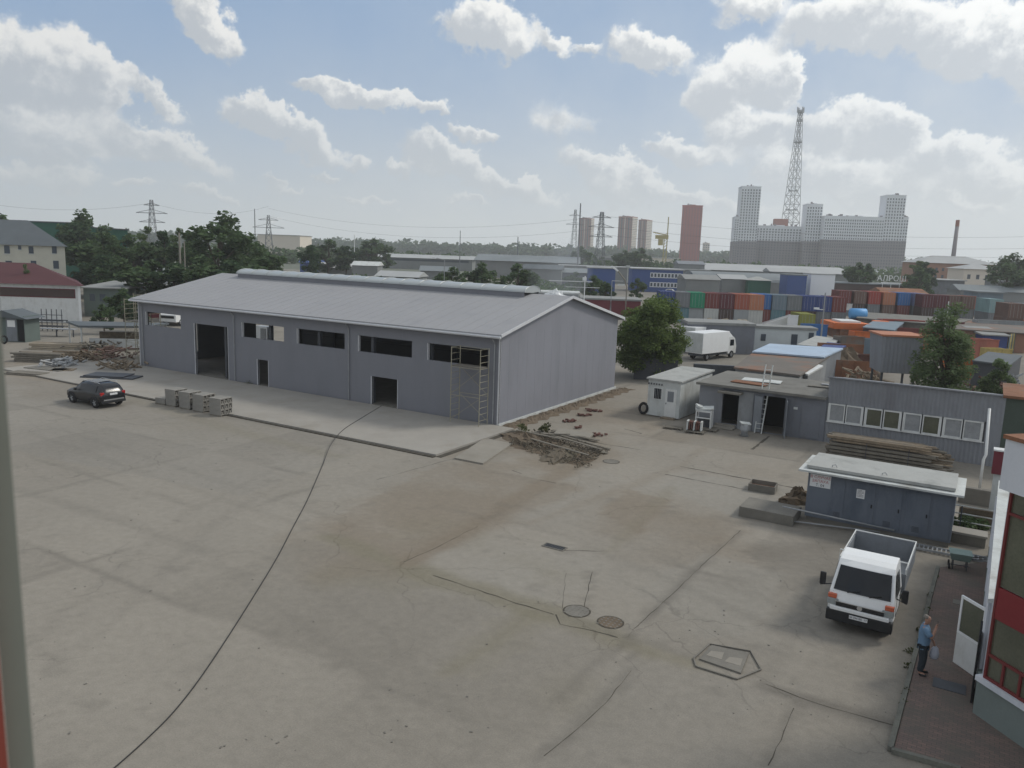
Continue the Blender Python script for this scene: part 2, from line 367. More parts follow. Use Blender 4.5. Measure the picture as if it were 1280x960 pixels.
# ------------------------------------------------------------------ ground
rng = np.random.default_rng(5)
def vnoise(x, y, sc, seed):
    r = np.random.default_rng(seed); g = r.random((256, 256)); u = x / sc + 1000; v = y / sc + 1000
    i = np.floor(u).astype(int); j = np.floor(v).astype(int); a = u - i; b = v - j; a = a * a * (3 - 2 * a); b = b * b * (3 - 2 * b)
    i0, i1, j0, j1 = i % 256, (i + 1) % 256, j % 256, (j + 1) % 256
    return (g[i0, j0] * (1 - a) + g[i1, j0] * a) * (1 - b) + (g[i0, j1] * (1 - a) + g[i1, j1] * a) * b
def fbm(x, y, sc, seed, o=4):
    t = 0; a = .5; n = 0
    for k in range(o): t = t + a * vnoise(x, y, sc / 2 ** k, seed + k); n += a; a *= .55
    return t / n
HB = Vector((-.85, 50.42, 0))
E1 = Vector((math.cos(TH), math.sin(TH), 0)); E2 = Vector((-math.sin(TH), math.cos(TH), 0))
def yl(p): d = Vector((p[0], p[1], 0)) - HB; return d.dot(E1), d.dot(E2)
def pl(*pts): return [yl(G(*p)) for p in pts]
def yw(u, v, z=0): q = HB + E1 * u + E2 * v; return Vector((q.x, q.y, z))

# terrain: one sheet to the horizon
mat('terrain', (.12, .13, .10), 1, .3, .01, .2, dirt=((.055, .085, .04), .9, .006))
b = MB(); b.box(-3000, 3000, -300, 3000, -1.0, -.03); struct(b.build('terrain', 'terrain'))
b = MB(); b.quad((-150, 60, -.015), (230, 60, -.015), (330, 330, -.015), (-150, 330, -.015))
mat('yard_dirt', (.20, .185, .16), 1, .2, .08, .3, dirt=((.11, .105, .09), .7, .05)); struct(b.build('dirt_yard', 'yard_dirt'))

st = .25; us = np.arange(-62, 48, st); vs_ = np.arange(-64, 32, st)
U, V = np.meshgrid(us, vs_, indexing='ij'); nu, nv = U.shape
wob = (fbm(U, V, 1.6, 11, 3) - .5) * .35
UU = U + wob; VV = V + (fbm(U, V, 1.9, 23, 3) - .5) * .35
cellx = np.floor((UU - .2) / 4.55); celly = np.floor((VV + 21.7) / 6.3)
rr = np.random.default_rng(9).random((300, 300)); tone = rr[cellx.astype(int) % 300, celly.astype(int) % 300] - .5
tone2 = rr[(cellx.astype(int) * 7 + 31) % 300, (celly.astype(int) * 5 + 17) % 300] - .5
base = np.stack([np.full_like(U, .240), np.full_like(U, .219), np.full_like(U, .186)], -1)
big = fbm(U, V, 14, 40, 5) - .5; mid = fbm(U, V, 3.2, 50, 5) - .5; fin = fbm(U * .45, V, .7, 60, 3) - .5
lum = 1 + big * .28 + mid * .14 + fin * .05 + tone * .20
base = base * lum[..., None]
def blend(col, f):
    global base
    f = np.clip(f, 0, 1)[..., None]; base = base * (1 - f) + np.array(col) * f
def sstep(x, a, b): t = np.clip((x - a) / (b - a), 0, 1); return t * t * (3 - 2 * t)
def segd(P, Q):
    (ax, ay), (bx, by) = P, Q; dx, dy = bx - ax, by - ay; L2 = dx * dx + dy * dy
    t = np.clip(((UU - ax) * dx + (VV - ay) * dy) / L2, 0, 1); return np.hypot(UU - ax - t * dx, VV - ay - t * dy)
def polyd(pts): return np.min([segd(pts[i], pts[i + 1]) for i in range(len(pts) - 1)], axis=0)
def inpoly_(x, y, poly):
    c = np.zeros_like(x, bool); n = len(poly)
    for a in range(n):
        (x1, y1), (x2, y2) = poly[a], poly[(a + 1) % n]
        c ^= ((y1 > y) != (y2 > y)) & (x < (x2 - x1) * (y - y1) / (y2 - y1 + 1e-9) + x1)
    return c.astype(float)
brown = (.195, .162, .123); olive = (.185, .167, .122); dark = (.12, .11, .095); pale = (.262, .243, .210)
nA = fbm(U, V, 4.0, 70, 5); nB = fbm(U, V, 2.2, 80, 5)
# trodden earth near hall corner, cabin and joints; dark patches by truck and kiosk
for (px, py, rad, f, c) in [(560, 625, 6.5, .75, brown), (640, 600, 5.0, .8, brown), (700, 560, 5.5, .8, brown), (790, 640, 6, .55, brown), (760, 520, 6, .7, brown), (850, 550, 5, .5, brown), (430, 690, 3.2, .35, brown),
                            (500, 722, 2.8, .45, olive), (690, 712, 2.2, .75, olive), (470, 700, 2.2, .4, brown), (885, 640, 4, .4, brown), (830, 690, 3.5, .35, brown), (930, 590, 5, .3, brown), (60, 470, 12, .7, brown), (560, 670, 2.5, .5, olive),
                            (930, 725, 1.8, .55, dark), (985, 770, 2.4, .5, dark), (1080, 700, 4, .45, dark), (560, 560, 3, .5, brown), (300, 530, 6, .25, olive), (720, 880, 1.8, .25, olive), (1000, 655, 3.0, .45, dark), (210, 520, 6, .2, brown)]:
    u, v = yl(G(px, py)); d = np.hypot(UU - u, (VV - v) * 1.25)
    blend(c, f * .72 * sstep((1 - d / rad) + (nA - .5) * 2.2, .05, .75))
for (px, py, rad, f) in [(700, 610, 3.5, .6), (600, 700, 3.2, .6), (650, 735, 2.4, .7), (905, 625, 3.5, .5), (855, 610, 3.0, .5), (760, 720, 2.2, .5), (560, 590, 3, .4), (680, 640, 2.4, .5), (420, 600, 5, .4), (200, 620, 7, .3), (900, 760, 2.6, .45), (830, 560, 3.5, .4)]:
    u, v = yl(G(px, py)); d = np.maximum(np.abs(UU - u) * .8, np.abs(VV - v))
    blend(pale, f * .8 * sstep((1 - d / rad) + (nB - .5) * 1.2, .0, .6))
for pts, c, f in (([(752, 640), (783, 612), (842, 625), (800, 668)], brown, .5), ([(698, 602), (742, 585), (783, 600), (745, 620)], pale, .55), ([(405, 672), (430, 640), (560, 575), (680, 600), (597, 658), (504, 703)], brown, .33),
                  ([(580, 709), (614, 698), (672, 717), (659, 751)], pale, .55), ([(1000, 640), (1120, 680), (1090, 720), (985, 740), (930, 690)], dark, .25), ([(0, 470), (160, 490), (480, 556), (300, 620), (0, 560)], (.215, .205, .185), .35), ([(800, 740), (880, 690), (985, 720), (940, 790), (880, 800)], (.25, .235, .205), .4),
                  ([(690, 690), (750, 690), (740, 745), (700, 740)], pale, .35), ([(645, 756), (700, 775), (600, 850), (540, 830)], olive, .22), ([(790, 815), (960, 860), (900, 990), (660, 960)], (.21, .195, .17), .35), ([(860, 590), (1000, 613), (930, 650), (820, 610)], (.255, .24, .21), .5), ([(420, 545), (545, 572), (440, 620), (330, 570)], pale, .3)):
    P = pl(*pts); xy = inpoly_(UU, VV, P); blend(c, f * xy * (.55 + .9 * nB))
lines = [([(405, 672), (479, 700), (540, 720), (597, 737), (645, 754), (692, 768), (760, 792), (807, 814), (864, 829)], .55, .75, olive), ([(504, 703), (541, 687), (597, 658), (633, 633), (692, 597), (745, 570)], .45, .7, brown), ([(957, 856), (1000, 872), (1040, 885), (1120, 907)], .25, .6, dark),
         ([(680, 945), (714, 919), (757, 879), (789, 838), (790, 788), (839, 744), (885, 700), (926, 663)], .14, .35, dark), ([(992, 885), (960, 957)], .1, .4, dark), ([(20, 610), (150, 650), (260, 690)], .3, .2, dark), ([(660, 770), (620, 800), (560, 840)], .35, .5, olive),
         ([(700, 610), (590, 660), (520, 690)], .8, .5, brown), ([(740, 715), (735, 760)], .12, .4, dark), ([(660, 655), (850, 583), (880, 560)], .3, .3, brown), ([(840, 610), (760, 690)], .25, .3, olive), ([(100, 480), (300, 540), (420, 570)], .6, .3, olive)]
for pts, wd, f, c in lines:
    P = pl(*pts); d = polyd(P); blend(c, f * sstep(1 - d / (wd * 1.8) + (nB - .5) * 1.1, .1, .8))
# regular slab joints with broken edges, darker where dirt has collected
jx = np.abs(((UU - .2) / 9.1) - np.round((UU - .2) / 9.1)) * 9.1; jy = np.abs(((VV + 21.7) / 6.3) - np.round((VV + 21.7) / 6.3)) * 6.3
jn = sstep(fbm(U, V, 6, 90, 3), .42, .62)
blend(dark, .38 * jn * sstep(1 - np.minimum(jx, jy) / .28, 0, 1))
# tyre tracks and dark wet-looking scuffs
for pts in ([(1040, 800), (900, 740), (760, 680), (640, 640)], [(1100, 830), (960, 800), (800, 720)], [(60, 540), (240, 600), (420, 660)], [(300, 700), (450, 800), (560, 930)], [(80, 800), (260, 640), (420, 560)]):
    P = pl(*pts); d = polyd(P); blend(dark, .13 * sstep(1 - np.abs(d - .8) / .35 + (nB - .5), .1, .9))
spk = sstep(fbm(U, V, .8, 120, 2), .76, .84); blend(dark, spk * .22)
me = bpy.data.meshes.new('yard_pavement'); me.vertices.add(nu * nv)
co = np.stack([U, V, np.zeros_like(U)], -1).reshape(-1, 3); me.vertices.foreach_set('co', co.ravel())
ii, jj = np.meshgrid(np.arange(nu - 1), np.arange(nv - 1), indexing='ij'); k = ii * nv + jj
# leave a trench beside the hall's corner
trp = pl((636, 558), (668, 541), (752, 568), (728, 584))
def inpoly(x, y, poly):
    c = np.zeros_like(x, bool); n = len(poly)
    for a in range(n):
        (x1, y1), (x2, y2) = poly[a], poly[(a + 1) % n]
        c ^= ((y1 > y) != (y2 > y)) & (x < (x2 - x1) * (y - y1) / (y2 - y1 + 1e-9) + x1)
    return c
keep = ~inpoly(U[:-1, :-1] + st / 2, V[:-1, :-1] + st / 2, trp)
k = k[keep]
q = np.stack([k, k + nv, k + nv + 1, k + 1], -1)
me.loops.add(q.size); me.polygons.add(len(q)); me.loops.foreach_set('vertex_index', q.ravel().astype(np.int32)); me.polygons.foreach_set('loop_start', np.arange(0, q.size, 4, dtype=np.int32))
me.update(calc_edges=True)
ca = me.color_attributes.new('stain', 'FLOAT_COLOR', 'POINT'); ca.data.foreach_set('color', np.concatenate([base.reshape(-1, 3), np.ones((nu * nv, 1))], 1).astype(np.float32).ravel())
pm = bpy.data.materials.new('yard_pavement'); pm.use_nodes = True; t = pm.node_tree; n = t.nodes; l = t.links; bs = n['Principled BSDF']; bs.inputs['Roughness'].default_value = .93; bs.inputs['Specular IOR Level'].default_value = .25
at = n.new('ShaderNodeAttribute'); at.attribute_name = 'stain'; c = n.new('ShaderNodeTexCoord'); nz = n.new('ShaderNodeTexNoise'); nz.inputs['Scale'].default_value = 3; nz.inputs['Detail'].default_value = 9; nz.inputs['Roughness'].default_value = .75; l.new(c.outputs['Object'], nz.inputs['Vector'])
mr = n.new('ShaderNodeMapRange'); l.new(nz.outputs[0], mr.inputs[0]); mr.inputs[1].default_value = .3; mr.inputs[2].default_value = .7; mr.inputs[3].default_value = .87; mr.inputs[4].default_value = 1.11
dn = n.new('ShaderNodeTexNoise'); dn.inputs['Scale'].default_value = .8; dn.inputs['Detail'].default_value = 5; l.new(c.outputs['Object'], dn.inputs['Vector'])
dv_ = n.new('ShaderNodeVectorMath'); dv_.operation = 'MULTIPLY_ADD'; l.new(dn.outputs['Color'], dv_.inputs[0]); dv_.inputs[1].default_value = (1.6, 1.6, 0); l.new(c.outputs['Object'], dv_.inputs[2])
vo = n.new('ShaderNodeTexVoronoi'); vo.feature = 'DISTANCE_TO_EDGE'; vo.inputs['Scale'].default_value = .21; l.new(dv_.outputs[0], vo.inputs['Vector'])
cr1 = n.new('ShaderNodeMapRange'); l.new(vo.outputs['Distance'], cr1.inputs[0]); cr1.inputs[1].default_value = .001; cr1.inputs[2].default_value = .007; cr1.inputs[3].default_value = 1; cr1.inputs[4].default_value = 0
cm = n.new('ShaderNodeTexNoise'); cm.inputs['Scale'].default_value = .12; l.new(c.outputs['Object'], cm.inputs['Vector']); cm2 = n.new('ShaderNodeMapRange'); l.new(cm.outputs[0], cm2.inputs[0]); cm2.inputs[1].default_value = .47; cm2.inputs[2].default_value = .60; cm2.inputs[4].default_value = .22
cmm = n.new('ShaderNodeMath'); cmm.operation = 'MULTIPLY'; l.new(cr1.outputs[0], cmm.inputs[0]); l.new(cm2.outputs[0], cmm.inputs[1])
gt = n.new('ShaderNodeTexNoise'); gt.inputs['Scale'].default_value = 26; gt.inputs['Detail'].default_value = 3; l.new(c.outputs['Object'], gt.inputs['Vector']); gt2 = n.new('ShaderNodeMapRange'); l.new(gt.outputs[0], gt2.inputs[0]); gt2.inputs[1].default_value = .3; gt2.inputs[2].default_value = .7; gt2.inputs[3].default_value = .90; gt2.inputs[4].default_value = 1.10
sb1 = n.new('ShaderNodeMath'); sb1.operation = 'SUBTRACT'; l.new(mr.outputs[0], sb1.inputs[0]); l.new(cmm.outputs[0], sb1.inputs[1]); sb2 = n.new('ShaderNodeMath'); sb2.operation = 'MULTIPLY'; l.new(sb1.outputs[0], sb2.inputs[0]); l.new(gt2.outputs[0], sb2.inputs[1])
mv = n.new('ShaderNodeVectorMath'); mv.operation = 'SCALE'; l.new(at.outputs['Color'], mv.inputs[0]); l.new(sb2.outputs[0], mv.inputs['Scale']); l.new(mv.outputs[0], bs.inputs['Base Color'])
bp = n.new('ShaderNodeBump'); bp.inputs['Strength'].default_value = .25; bp.inputs['Distance'].default_value = .02; l.new(nz.outputs[0], bp.inputs['Height']); l.new(bp.outputs[0], bs.inputs['Normal'])
me.materials.append(pm); yo = bpy.data.objects.new('yard_pavement', me); COL.objects.link(yo); yo.location = HB; yo.rotation_euler = (0, 0, TH); struct(yo)

# thin cracks: narrow ribbons 4 mm above the slabs
def ribbon(b, pts, wd, z=.004, jit=.025):
    P = [G(*p) for p in pts]; F = []
    for a in range(len(P) - 1):
        n = max(2, int((P[a + 1] - P[a]).length / .35))
        for k in range(n): F.append(P[a].lerp(P[a + 1], k / n) + Vector((random.gauss(0, jit), random.gauss(0, jit), 0)) * .6)
    F.append(P[-1]); vs = []; fs = []
    for a, p in enumerate(F):
        d = (F[min(a + 1, len(F) - 1)] - F[max(a - 1, 0)]).normalized(); nn = Vector((-d.y, d.x, 0)) * wd * random.uniform(.12, .50)
        vs += [(p.x + nn.x, p.y + nn.y, z), (p.x - nn.x, p.y - nn.y, z)]
    for a in range(len(F) - 1): fs.append((2 * a, 2 * a + 1, 2 * a + 3, 2 * a + 2))
    b.add(vs, fs)
b = MB()
for pts, wd in [([(850, 583), (925, 597), (999, 611)], .16), ([(832, 593), (880, 602), (933, 612)], .14), ([(940, 562), (962, 545)], .22), ([(780, 536), (802, 542)], .2), ([(957, 855), (1000, 872), (1040, 885), (1118, 907)], .05), ([(695, 768), (700, 780), (760, 793), (772, 797)], .09), ([(540, 719), (597, 737), (645, 754), (692, 768)], .07),
                ([(597, 658), (541, 687), (504, 703)], .05), ([(740, 715), (730, 762)], .03), ([(705, 688), (755, 689)], .06), ([(707, 716), (703, 760)], .02), ([(992, 885), (975, 925), (960, 957)], .035), ([(789, 838), (757, 879), (714, 919), (680, 945)], .03), ([(926, 663), (885, 700), (839, 744), (790, 788)], .035),
                ([(640, 560), (560, 575), (470, 600)], .05), ([(700, 545), (760, 556), (800, 562)], .1), ([(675, 600), (695, 604)], .12), ([(640, 588), (652, 592)], .1), ([(1120, 905), (1117, 938)], .06)]:
    ribbon(b, pts, wd)
struct(b.build('pavement_crack', 'joint', rc=False))

b = MB(); r = random.Random(17)
for k in range(260):
    px = r.uniform(40, 1110); py = r.uniform(540, 950) if px < 700 else r.uniform(560, 900); p = G(px, py); s_ = r.choice((.012, .015, .02, .02, .035)); b.obox((p.x, p.y, .004 + s_ * .2), (s_ * r.uniform(1, 2.5), s_, s_ * .5), (0, 0, r.uniform(0, 6)))
tag(b.build('grit', 'concrete_dark', rc=False), 'small stones and crumbs scattered over the concrete yard', 'grit', kind='stuff')
# raised concrete apron before the hall
ap = [yl(G(*p)) for p in ((120, 478), (545, 571), (655, 537))]
b = MB(); poly = [(-44, -8.9), (ap[1][0], ap[1][1]), (ap[1][0], -.25), (-44, -.25)]
b.prism(poly, .004, .13); o = b.build('concrete_apron', 'concrete_light'); o.location = HB; o.rotation_euler = (0, 0, TH); struct(o)
b = MB(); e0 = ap[1]; b.box(-44, e0[0], e0[1] - .28, e0[1] - .02, .004, .05); b.box(e0[0] + .02, e0[0] + .35, e0[1], -.4, .004, .03)
o = b.build('apron_dark_edge', 'joint'); o.location = HB; o.rotation_euler = (0, 0, TH); struct(o)  # dark strips along the outer edges of the apron
b = MB(); q = [yl(G(*p)) for p in ((568, 574), (604, 581), (640, 556), (606, 549))]; b.prism(q, .004, .09); o = b.build('concrete_slab', 'concrete'); o.location = HB; o.rotation_euler = (0, 0, TH); struct(o)
# brown earth strip along the gable, trench floor
def blob_strip(b, A, B, wd, h, n=40, seed=1):
    r = random.Random(seed); A = Vector(A); B = Vector(B); d = (B - A); t = Vector((-d.y, d.x, 0)).normalized(); k = 9; vs = []; fs = []
    for i in range(n + 1):
        for j in range(k):
            s = j / (k - 1) * 2 - 1; e = wd * (1 + .25 * math.sin(i * .9 + seed)) * (1 if abs(s) < 1 else 1); hh = max(0, 1 - abs(s) ** 1.6) * h * r.uniform(.35, 1.25) * min(1, i * .35, (n - i) * .35)
            p = A + d * (i / n) + t * s * e / 2; vs.append((p.x + r.gauss(0, .04), p.y + r.gauss(0, .04), .006 + hh))
    for i in range(n):
        for j in range(k - 1): fs.append((i * k + j, (i + 1) * k + j, (i + 1) * k + j + 1, i * k + j + 1))
    b.add(vs, fs)
b = MB(); blob_strip(b, yw(.75, -.2), yw(.9, 19.5), 1.3, .16, 90, 3); struct(b.build('earth_strip', 'mud', rc=False))
b = MB(); pts = [G(*p) for p in ((630, 560), (668, 536), (760, 568), (730, 590))]; b.quad(*[(p.x, p.y, -.028) for p in pts]); struct(b.build('trench_floor', 'mud'))

# sidewalk of brick pavers by the building on the right
C0 = G(1215, 895)
sw = [G(1117, 940), G(1200, 963), C0 + Vector((1.5, -5, 0)), C0 + Vector((2, 0, 0)), C0 + Vector((8, 11, 0)), G(1175, 712)]
mt = bpy.data.materials.new('brick_pavers'); mt.use_nodes = True; t = mt.node_tree; n = t.nodes; l = t.links; bs = n['Principled BSDF']; bs.inputs['Roughness'].default_value = .95
c = n.new('ShaderNodeTexCoord'); mp = n.new('ShaderNodeMapping'); mp.inputs['Rotation'].default_value = (0, 0, R_(31)); l.new(c.outputs['Object'], mp.inputs[0])
br = n.new('ShaderNodeTexBrick'); br.inputs['Scale'].default_value = 1; br.inputs['Brick Width'].default_value = .2; br.inputs['Row Height'].default_value = .1; br.inputs['Mortar Size'].default_value = .006
br.inputs['Color1'].default_value = (.135, .10, .09, 1); br.inputs['Color2'].default_value = (.19, .13, .11, 1); br.inputs['Mortar'].default_value = (.075, .07, .06, 1); l.new(mp.outputs[0], br.inputs[0])
nz = n.new('ShaderNodeTexNoise'); nz.inputs['Scale'].default_value = .9; nz.inputs['Detail'].default_value = 6; l.new(c.outputs['Object'], nz.inputs['Vector']); mr = n.new('ShaderNodeMapRange'); l.new(nz.outputs[0], mr.inputs[0]); mr.inputs[1].default_value = .4; mr.inputs[2].default_value = .65; mr.inputs[4].default_value = .7
mx = n.new('ShaderNodeMix'); mx.data_type = 'RGBA'; l.new(mr.outputs[0], mx.inputs[0]); l.new(br.outputs[0], mx.inputs[6]); mx.inputs[7].default_value = (.10, .095, .08, 1); l.new(mx.outputs[2], bs.inputs['Base Color']); MATS['brick_pavers'] = mt
b = MB(); b.prism([(p.x, p.y) for p in sw], .004, .10); struct(b.build('sidewalk', 'brick_pavers'))
b = MB()
for a, c_ in ((sw[0], sw[5]), (sw[0], sw[1])):
    d = (c_ - a).normalized(); nn = Vector((-d.y, d.x, 0)) * (.07 if c_ is sw[5] else -.07); b.prism([(p.x, p.y) for p in (a + nn * .2 - d * .05, c_ + nn * .2, c_ + nn * 2.0, a + nn * 2.0 - d * .05)], .003, .135)
struct(b.build('kerb', 'kerb'))

# ------------------------------------------------------------------ grey hall
def wall_cells(b, L, H, th, ops, y0=0.0, axis='x', x0=0.0):
    xs = sorted({x0, L} | {o[0] for o in ops} | {o[1] for o in ops})
    for i in range(len(xs) - 1):
        xa, xb = xs[i], xs[i + 1]; xm = (xa + xb) / 2; cuts = sorted([(o[2], o[3]) for o in ops if o[0] < xm < o[1]]); z = 0
        for lo, hi in cuts + [(H, H)]:
            if lo > z + 1e-4:
                if axis == 'x': b.box(xa, xb, y0, y0 + th, z, lo)
                else: b.box(y0, y0 + th, xa, xb, z, lo)
            z = hi
HL, HW, HE, HR = 37.75, 19.0, 6.02, 8.05
hall = thing('industrial_hall', 'large unfinished grey metal hall with open window holes and a ridge skylight', 'hall', HB, R_(-30.7))
wins = [(-36.75, -31.95), (-24.35, -19.6), (-18.2, -13.35), (-12.05, -7.15), (-5.8, -.9)]
ops = [(a, c, 3.82, 4.98) for a, c in wins] + [(-30.15, -26.05, 0, 4.45), (-22.6, -21.4, 0, 2.17), (-10.75, -8.4, 0, 2.14)]
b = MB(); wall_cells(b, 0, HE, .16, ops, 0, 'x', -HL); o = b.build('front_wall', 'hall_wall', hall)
for a, c in wins:
    b = MB(); b.box(a, a + .05, -.02, .18, 3.82, 4.98); b.build('window_trim', 'hall_trim', hall)
for a, c, z0, z1 in ops[5:]:
    b = MB(); b.box(a - .07, a, -.025, .17, z0, z1); b.build('door_trim', 'hall_trim', hall); b = MB(); b.box(c, c + .04, -.02, .17, z0, z1); b.build('door_trim', 'hall_trim', hall)
for x in (-.07, -HL): b = MB(); b.box(x, x + .07, -.03, .17, 0, HE - .02); b.build('corner_trim', 'hall_trim', hall)
b = MB(); wall_cells(b, HW - .16, HE, .16, [(.5, 6.0, .8, 4.7), (13.0, 17.6, .3, 3.0)], -HL, 'y', .16); b.prism([(0, HE), (HW, HE), (HW / 2, HR)], -HL, -HL + .16, 'x'); b.build('far_gable_wall', 'hall_in_shade', hall)
b = MB(); b.prism([(.16, 0.12), (HW - .16, 0.12), (HW - .16, HE), (HW / 2, HR - .02), (.16, HE)], -.16, -.004, 'x'); b.build('gable_wall', 'hall_wall_gable_lit', hall)
b = MB(); b.box(-.15, .10, .0, HW, 0, .14); b.build('gable_plinth', 'white_dirty', hall)
b = MB(); wall_cells(b, -.16, HE, .16, [(-27.2, -26, 3.9, 4.9), (-24.3, -22.6, 3.9, 4.9), (-17.2, -15.4, 4.3, 4.9), (-10, -8.2, 4.3, 4.9)], HW - .16, 'x', -HL + .16); b.build('rear_wall', 'hall_in_shade', hall)
b = MB(); ov = .45; sl_ = (HR - HE) / (HW / 2)
for s in (0, 1):
    pr = [(-ov, HE - ov * sl_), (HW / 2, HR), (HW / 2, HR + .14), (-ov, HE - ov * sl_ + .14)]
    if s: pr = [(HW - y, z) for y, z in pr]
    b.prism(pr, -HL - .5, .35, 'x')
b.build('roof', 'hall_roof', hall)
b = MB(); b.tube([(-HL - .5, -ov - .06, HE - .12), (.35, -ov - .06, HE - .12)], .09, 6)
b.bar((.36, -ov, HE - .02), (.36, HW / 2, HR + .09), .04, .2); b.bar((.36, HW + ov, HE - .02), (.36, HW / 2, HR + .09), .04, .2); b.tube([(-HL - .5, HW + ov + .06, HE - .12), (.35, HW + ov + .06, HE - .12)], .09, 6)
b.build('gutter', 'hall_trim', hall)
# ridge skylight: low grey sides, arched translucent top
sk = MB(); hw = 1.15; sk.box(-34.6, -3.2, HW / 2 - hw, HW / 2 - hw + .06, HR - .35, HR + .28); sk.box(-34.6, -3.2, HW / 2 + hw - .06, HW / 2 + hw, HR - .35, HR + .28)
so_ = sk.build('skylight_curb', 'hall_wall', hall)
sk = MB(); arc = [(HW / 2 + (hw + .08) * math.cos(a), HR + .26 + .42 * math.sin(a)) for a in [math.pi * k / 12 for k in range(13)]]; sk.prism(arc + [(HW / 2, HR + .20)], -34.7, -3.1, 'x'); top = sk.build('skylight', 'skylight', hall)
sk = MB()
for k in range(17):
    x = -34.7 + k * 31.6 / 16
    sk.tube([(x, HW / 2 + (hw + .10) * math.cos(a), HR + .27 + .44 * math.sin(a)) for a in [math.pi * j / 12 for j in range(13)]], .03, 5)
sk.build('skylight_rib', 'skylight', top)
# steel frame and floor
b = MB()
for x in np.linspace(-HL + .5, -.5, 8):
    for y in (.45, HW - .45): b.box(x - .12, x + .12, y - .12, y + .12, 0, HE - .1)
    b.bar((x, .4, HE - .25), (x, HW / 2, HR - .2), .14, .25); b.bar((x, HW - .4, HE - .25), (x, HW / 2, HR - .2), .14, .25)
    b.bar((x, .4, HE - .3), (x, HW - .4, HE - .3), .1)
for z in (1.6, 3.4, 5.2): b.box(-HL + .2, -.3, .2, .3, z, z + .08) if z == 5.2 else None; b.box(-HL + .2, -.3, HW - .4, HW - .3, z, z + .08)
b.build('steel_frame', 'steel_dark', hall)
b = MB(); b.box(-HL + .2, -.2, .16, HW - .2, .01, .10); b.build('floor', 'concrete_dark', hall)
for x in (-HL + .6, -25.2, -12.9, -.35): b = MB(); b.tube([(x, -.38, HE - .3), (x, -.09, HE - .6), (x, -.09, .15)], .045, 6); b.build('downpipe', 'steel_grey', hall)
b = MB()
for k in range(1, 32):
    x = -HL + k * 1.19
    z = 0
    for lo, hi in sorted([(o[2], o[3]) for o in ops if o[0] - .03 < x < o[1] + .03]) + [(HE, HE)]:
        if lo > z + .05: b.box(x - .003, x + .003, -.003, .0, z + .02, lo - .02)
        z = hi
o = b.build('panel_seam', 'hall_wall', hall); o['kind'] = 'stuff'
b = MB()
for k in range(1, 16): b.box(-.004, -.001, k * 1.19 - .003, k * 1.19 + .003, .15, HE - .02)
o = b.build('gable_seam', 'hall_wall_gable_lit', hall); o['kind'] = 'stuff'
b = MB()
for s_ in (0, 1):
    for k in range(1, 38):
        x = -HL - .4 + k; y0_, y1_ = -ov + .02, HW / 2 - (1.2 if -34.6 < x < -3.2 else .1); z0_ = HE - ov * sl_ + .14; f = lambda y: z0_ + (y + ov) * sl_
        if s_ == 0: b.bar((x, y0_, f(y0_) + .004), (x, y1_, f(y1_) + .004), .02, .016)
        else: b.bar((x, HW - y0_, f(y0_) + .004), (x, HW - y1_, f(y1_) + .004), .02, .016)
o = b.build('roof_seam', 'hall_roof', hall); o['kind'] = 'stuff'
def hl(x, y, z=0):
    a = R_(-30.7); return HB + Vector((math.cos(a) * x - math.sin(a) * y, math.sin(a) * x + math.cos(a) * y, z))

# ------------------------------------------------------------------ building with red panels on the right
def vec2(a): return Vector((math.cos(R_(a)), math.sin(R_(a)), 0))
bl = thing('red_panel_building', 'white building corner with red framed windows and a red band at the right edge', 'building', C0)
A_, B_ = vec2(-75), vec2(58)
p0 = Vector((0, 0, 0)); pA = A_ * 7; pB = B_ * 13.5; pC = pA + Vector((9, 3, 0)); pD = pB + Vector((7, -4.4, 0))
def inset(t): # footprint moved inwards by t (towards +x)
    s = Vector((t * 1.15, -t * .1, 0)); return [p + s for p in (p0, pA, pC, pD, pB)]
b = MB(); f0 = inset(0); b.prism([(p.x, p.y) for p in f0], 0, 1.02); b.build('plinth', 'plinth', bl)
# wall core
fa = inset(.10); b = MB(); b.prism([(fa[0].x, fa[0].y), (fa[1].x, fa[1].y), (fa[2].x, fa[2].y), (9.5, .6)], 1.02, 6.9); b.build('wall', 'facade_white', bl)
b = MB(); b.prism([(fa[0].x + .12, fa[0].y + .2), (9.6, .9), (fa[3].x + 2.5, fa[3].y), (fa[4].x, fa[4].y)], 1.021, 3.0); b.build('wing_wall', 'facade_white', bl); b = MB(); b.prism([(fa[0].x + .02, fa[0].y + .25), (9.6, .95), (fa[3].x + 2.6, fa[3].y), (fa[4].x - .08, fa[4].y + .05)], 3.003, 3.12); b.build('wing_roof', 'white_dirty', bl)
def onA(s, off): n_ = Vector((math.cos(R_(-165)), math.sin(R_(-165)), 0)); return A_ * s + n_ * (off - .10) + Vector((.0, 0, 0))
def panelA(b, s0, s1, z0, z1, o0, o1):
    q = [onA(s0, o0), onA(s1, o0), onA(s1, o1), onA(s0, o1)]; b.prism([(p.x, p.y) for p in q], z0, z1)
b = MB(); panelA(b, -.02, 6.9, 1.022, 1.16, -.05, .16); b.build('window_sill', 'facade_white', bl)
b = MB(); panelA(b, .16, 6.8, 2.80, 3.62, -.05, .075); b.build('red_band', 'facade_red', bl)
b = MB(); panelA(b, .17, 6.78, 3.64, 6.08, -.05, .03); b.build('upper_glass', 'facade_glass', bl)
b = MB(); panelA(b, .17, 6.78, 1.17, 2.79, -.05, .03); b.build('lower_glass', 'facade_glass', bl)
b = MB()
panelA(b, .14, .20, 1.165, 6.09, -.04, .09)
for z in (1.165, 1.78, 5.50): panelA(b, .202, 6.78, z, z + .07, -.04, .085)
for s in (.62, 1.1, 1.9, 2.7, 3.6, 4.5, 5.4, 6.3): panelA(b, s, s + .06, 1.236, 1.779, -.04, .08)
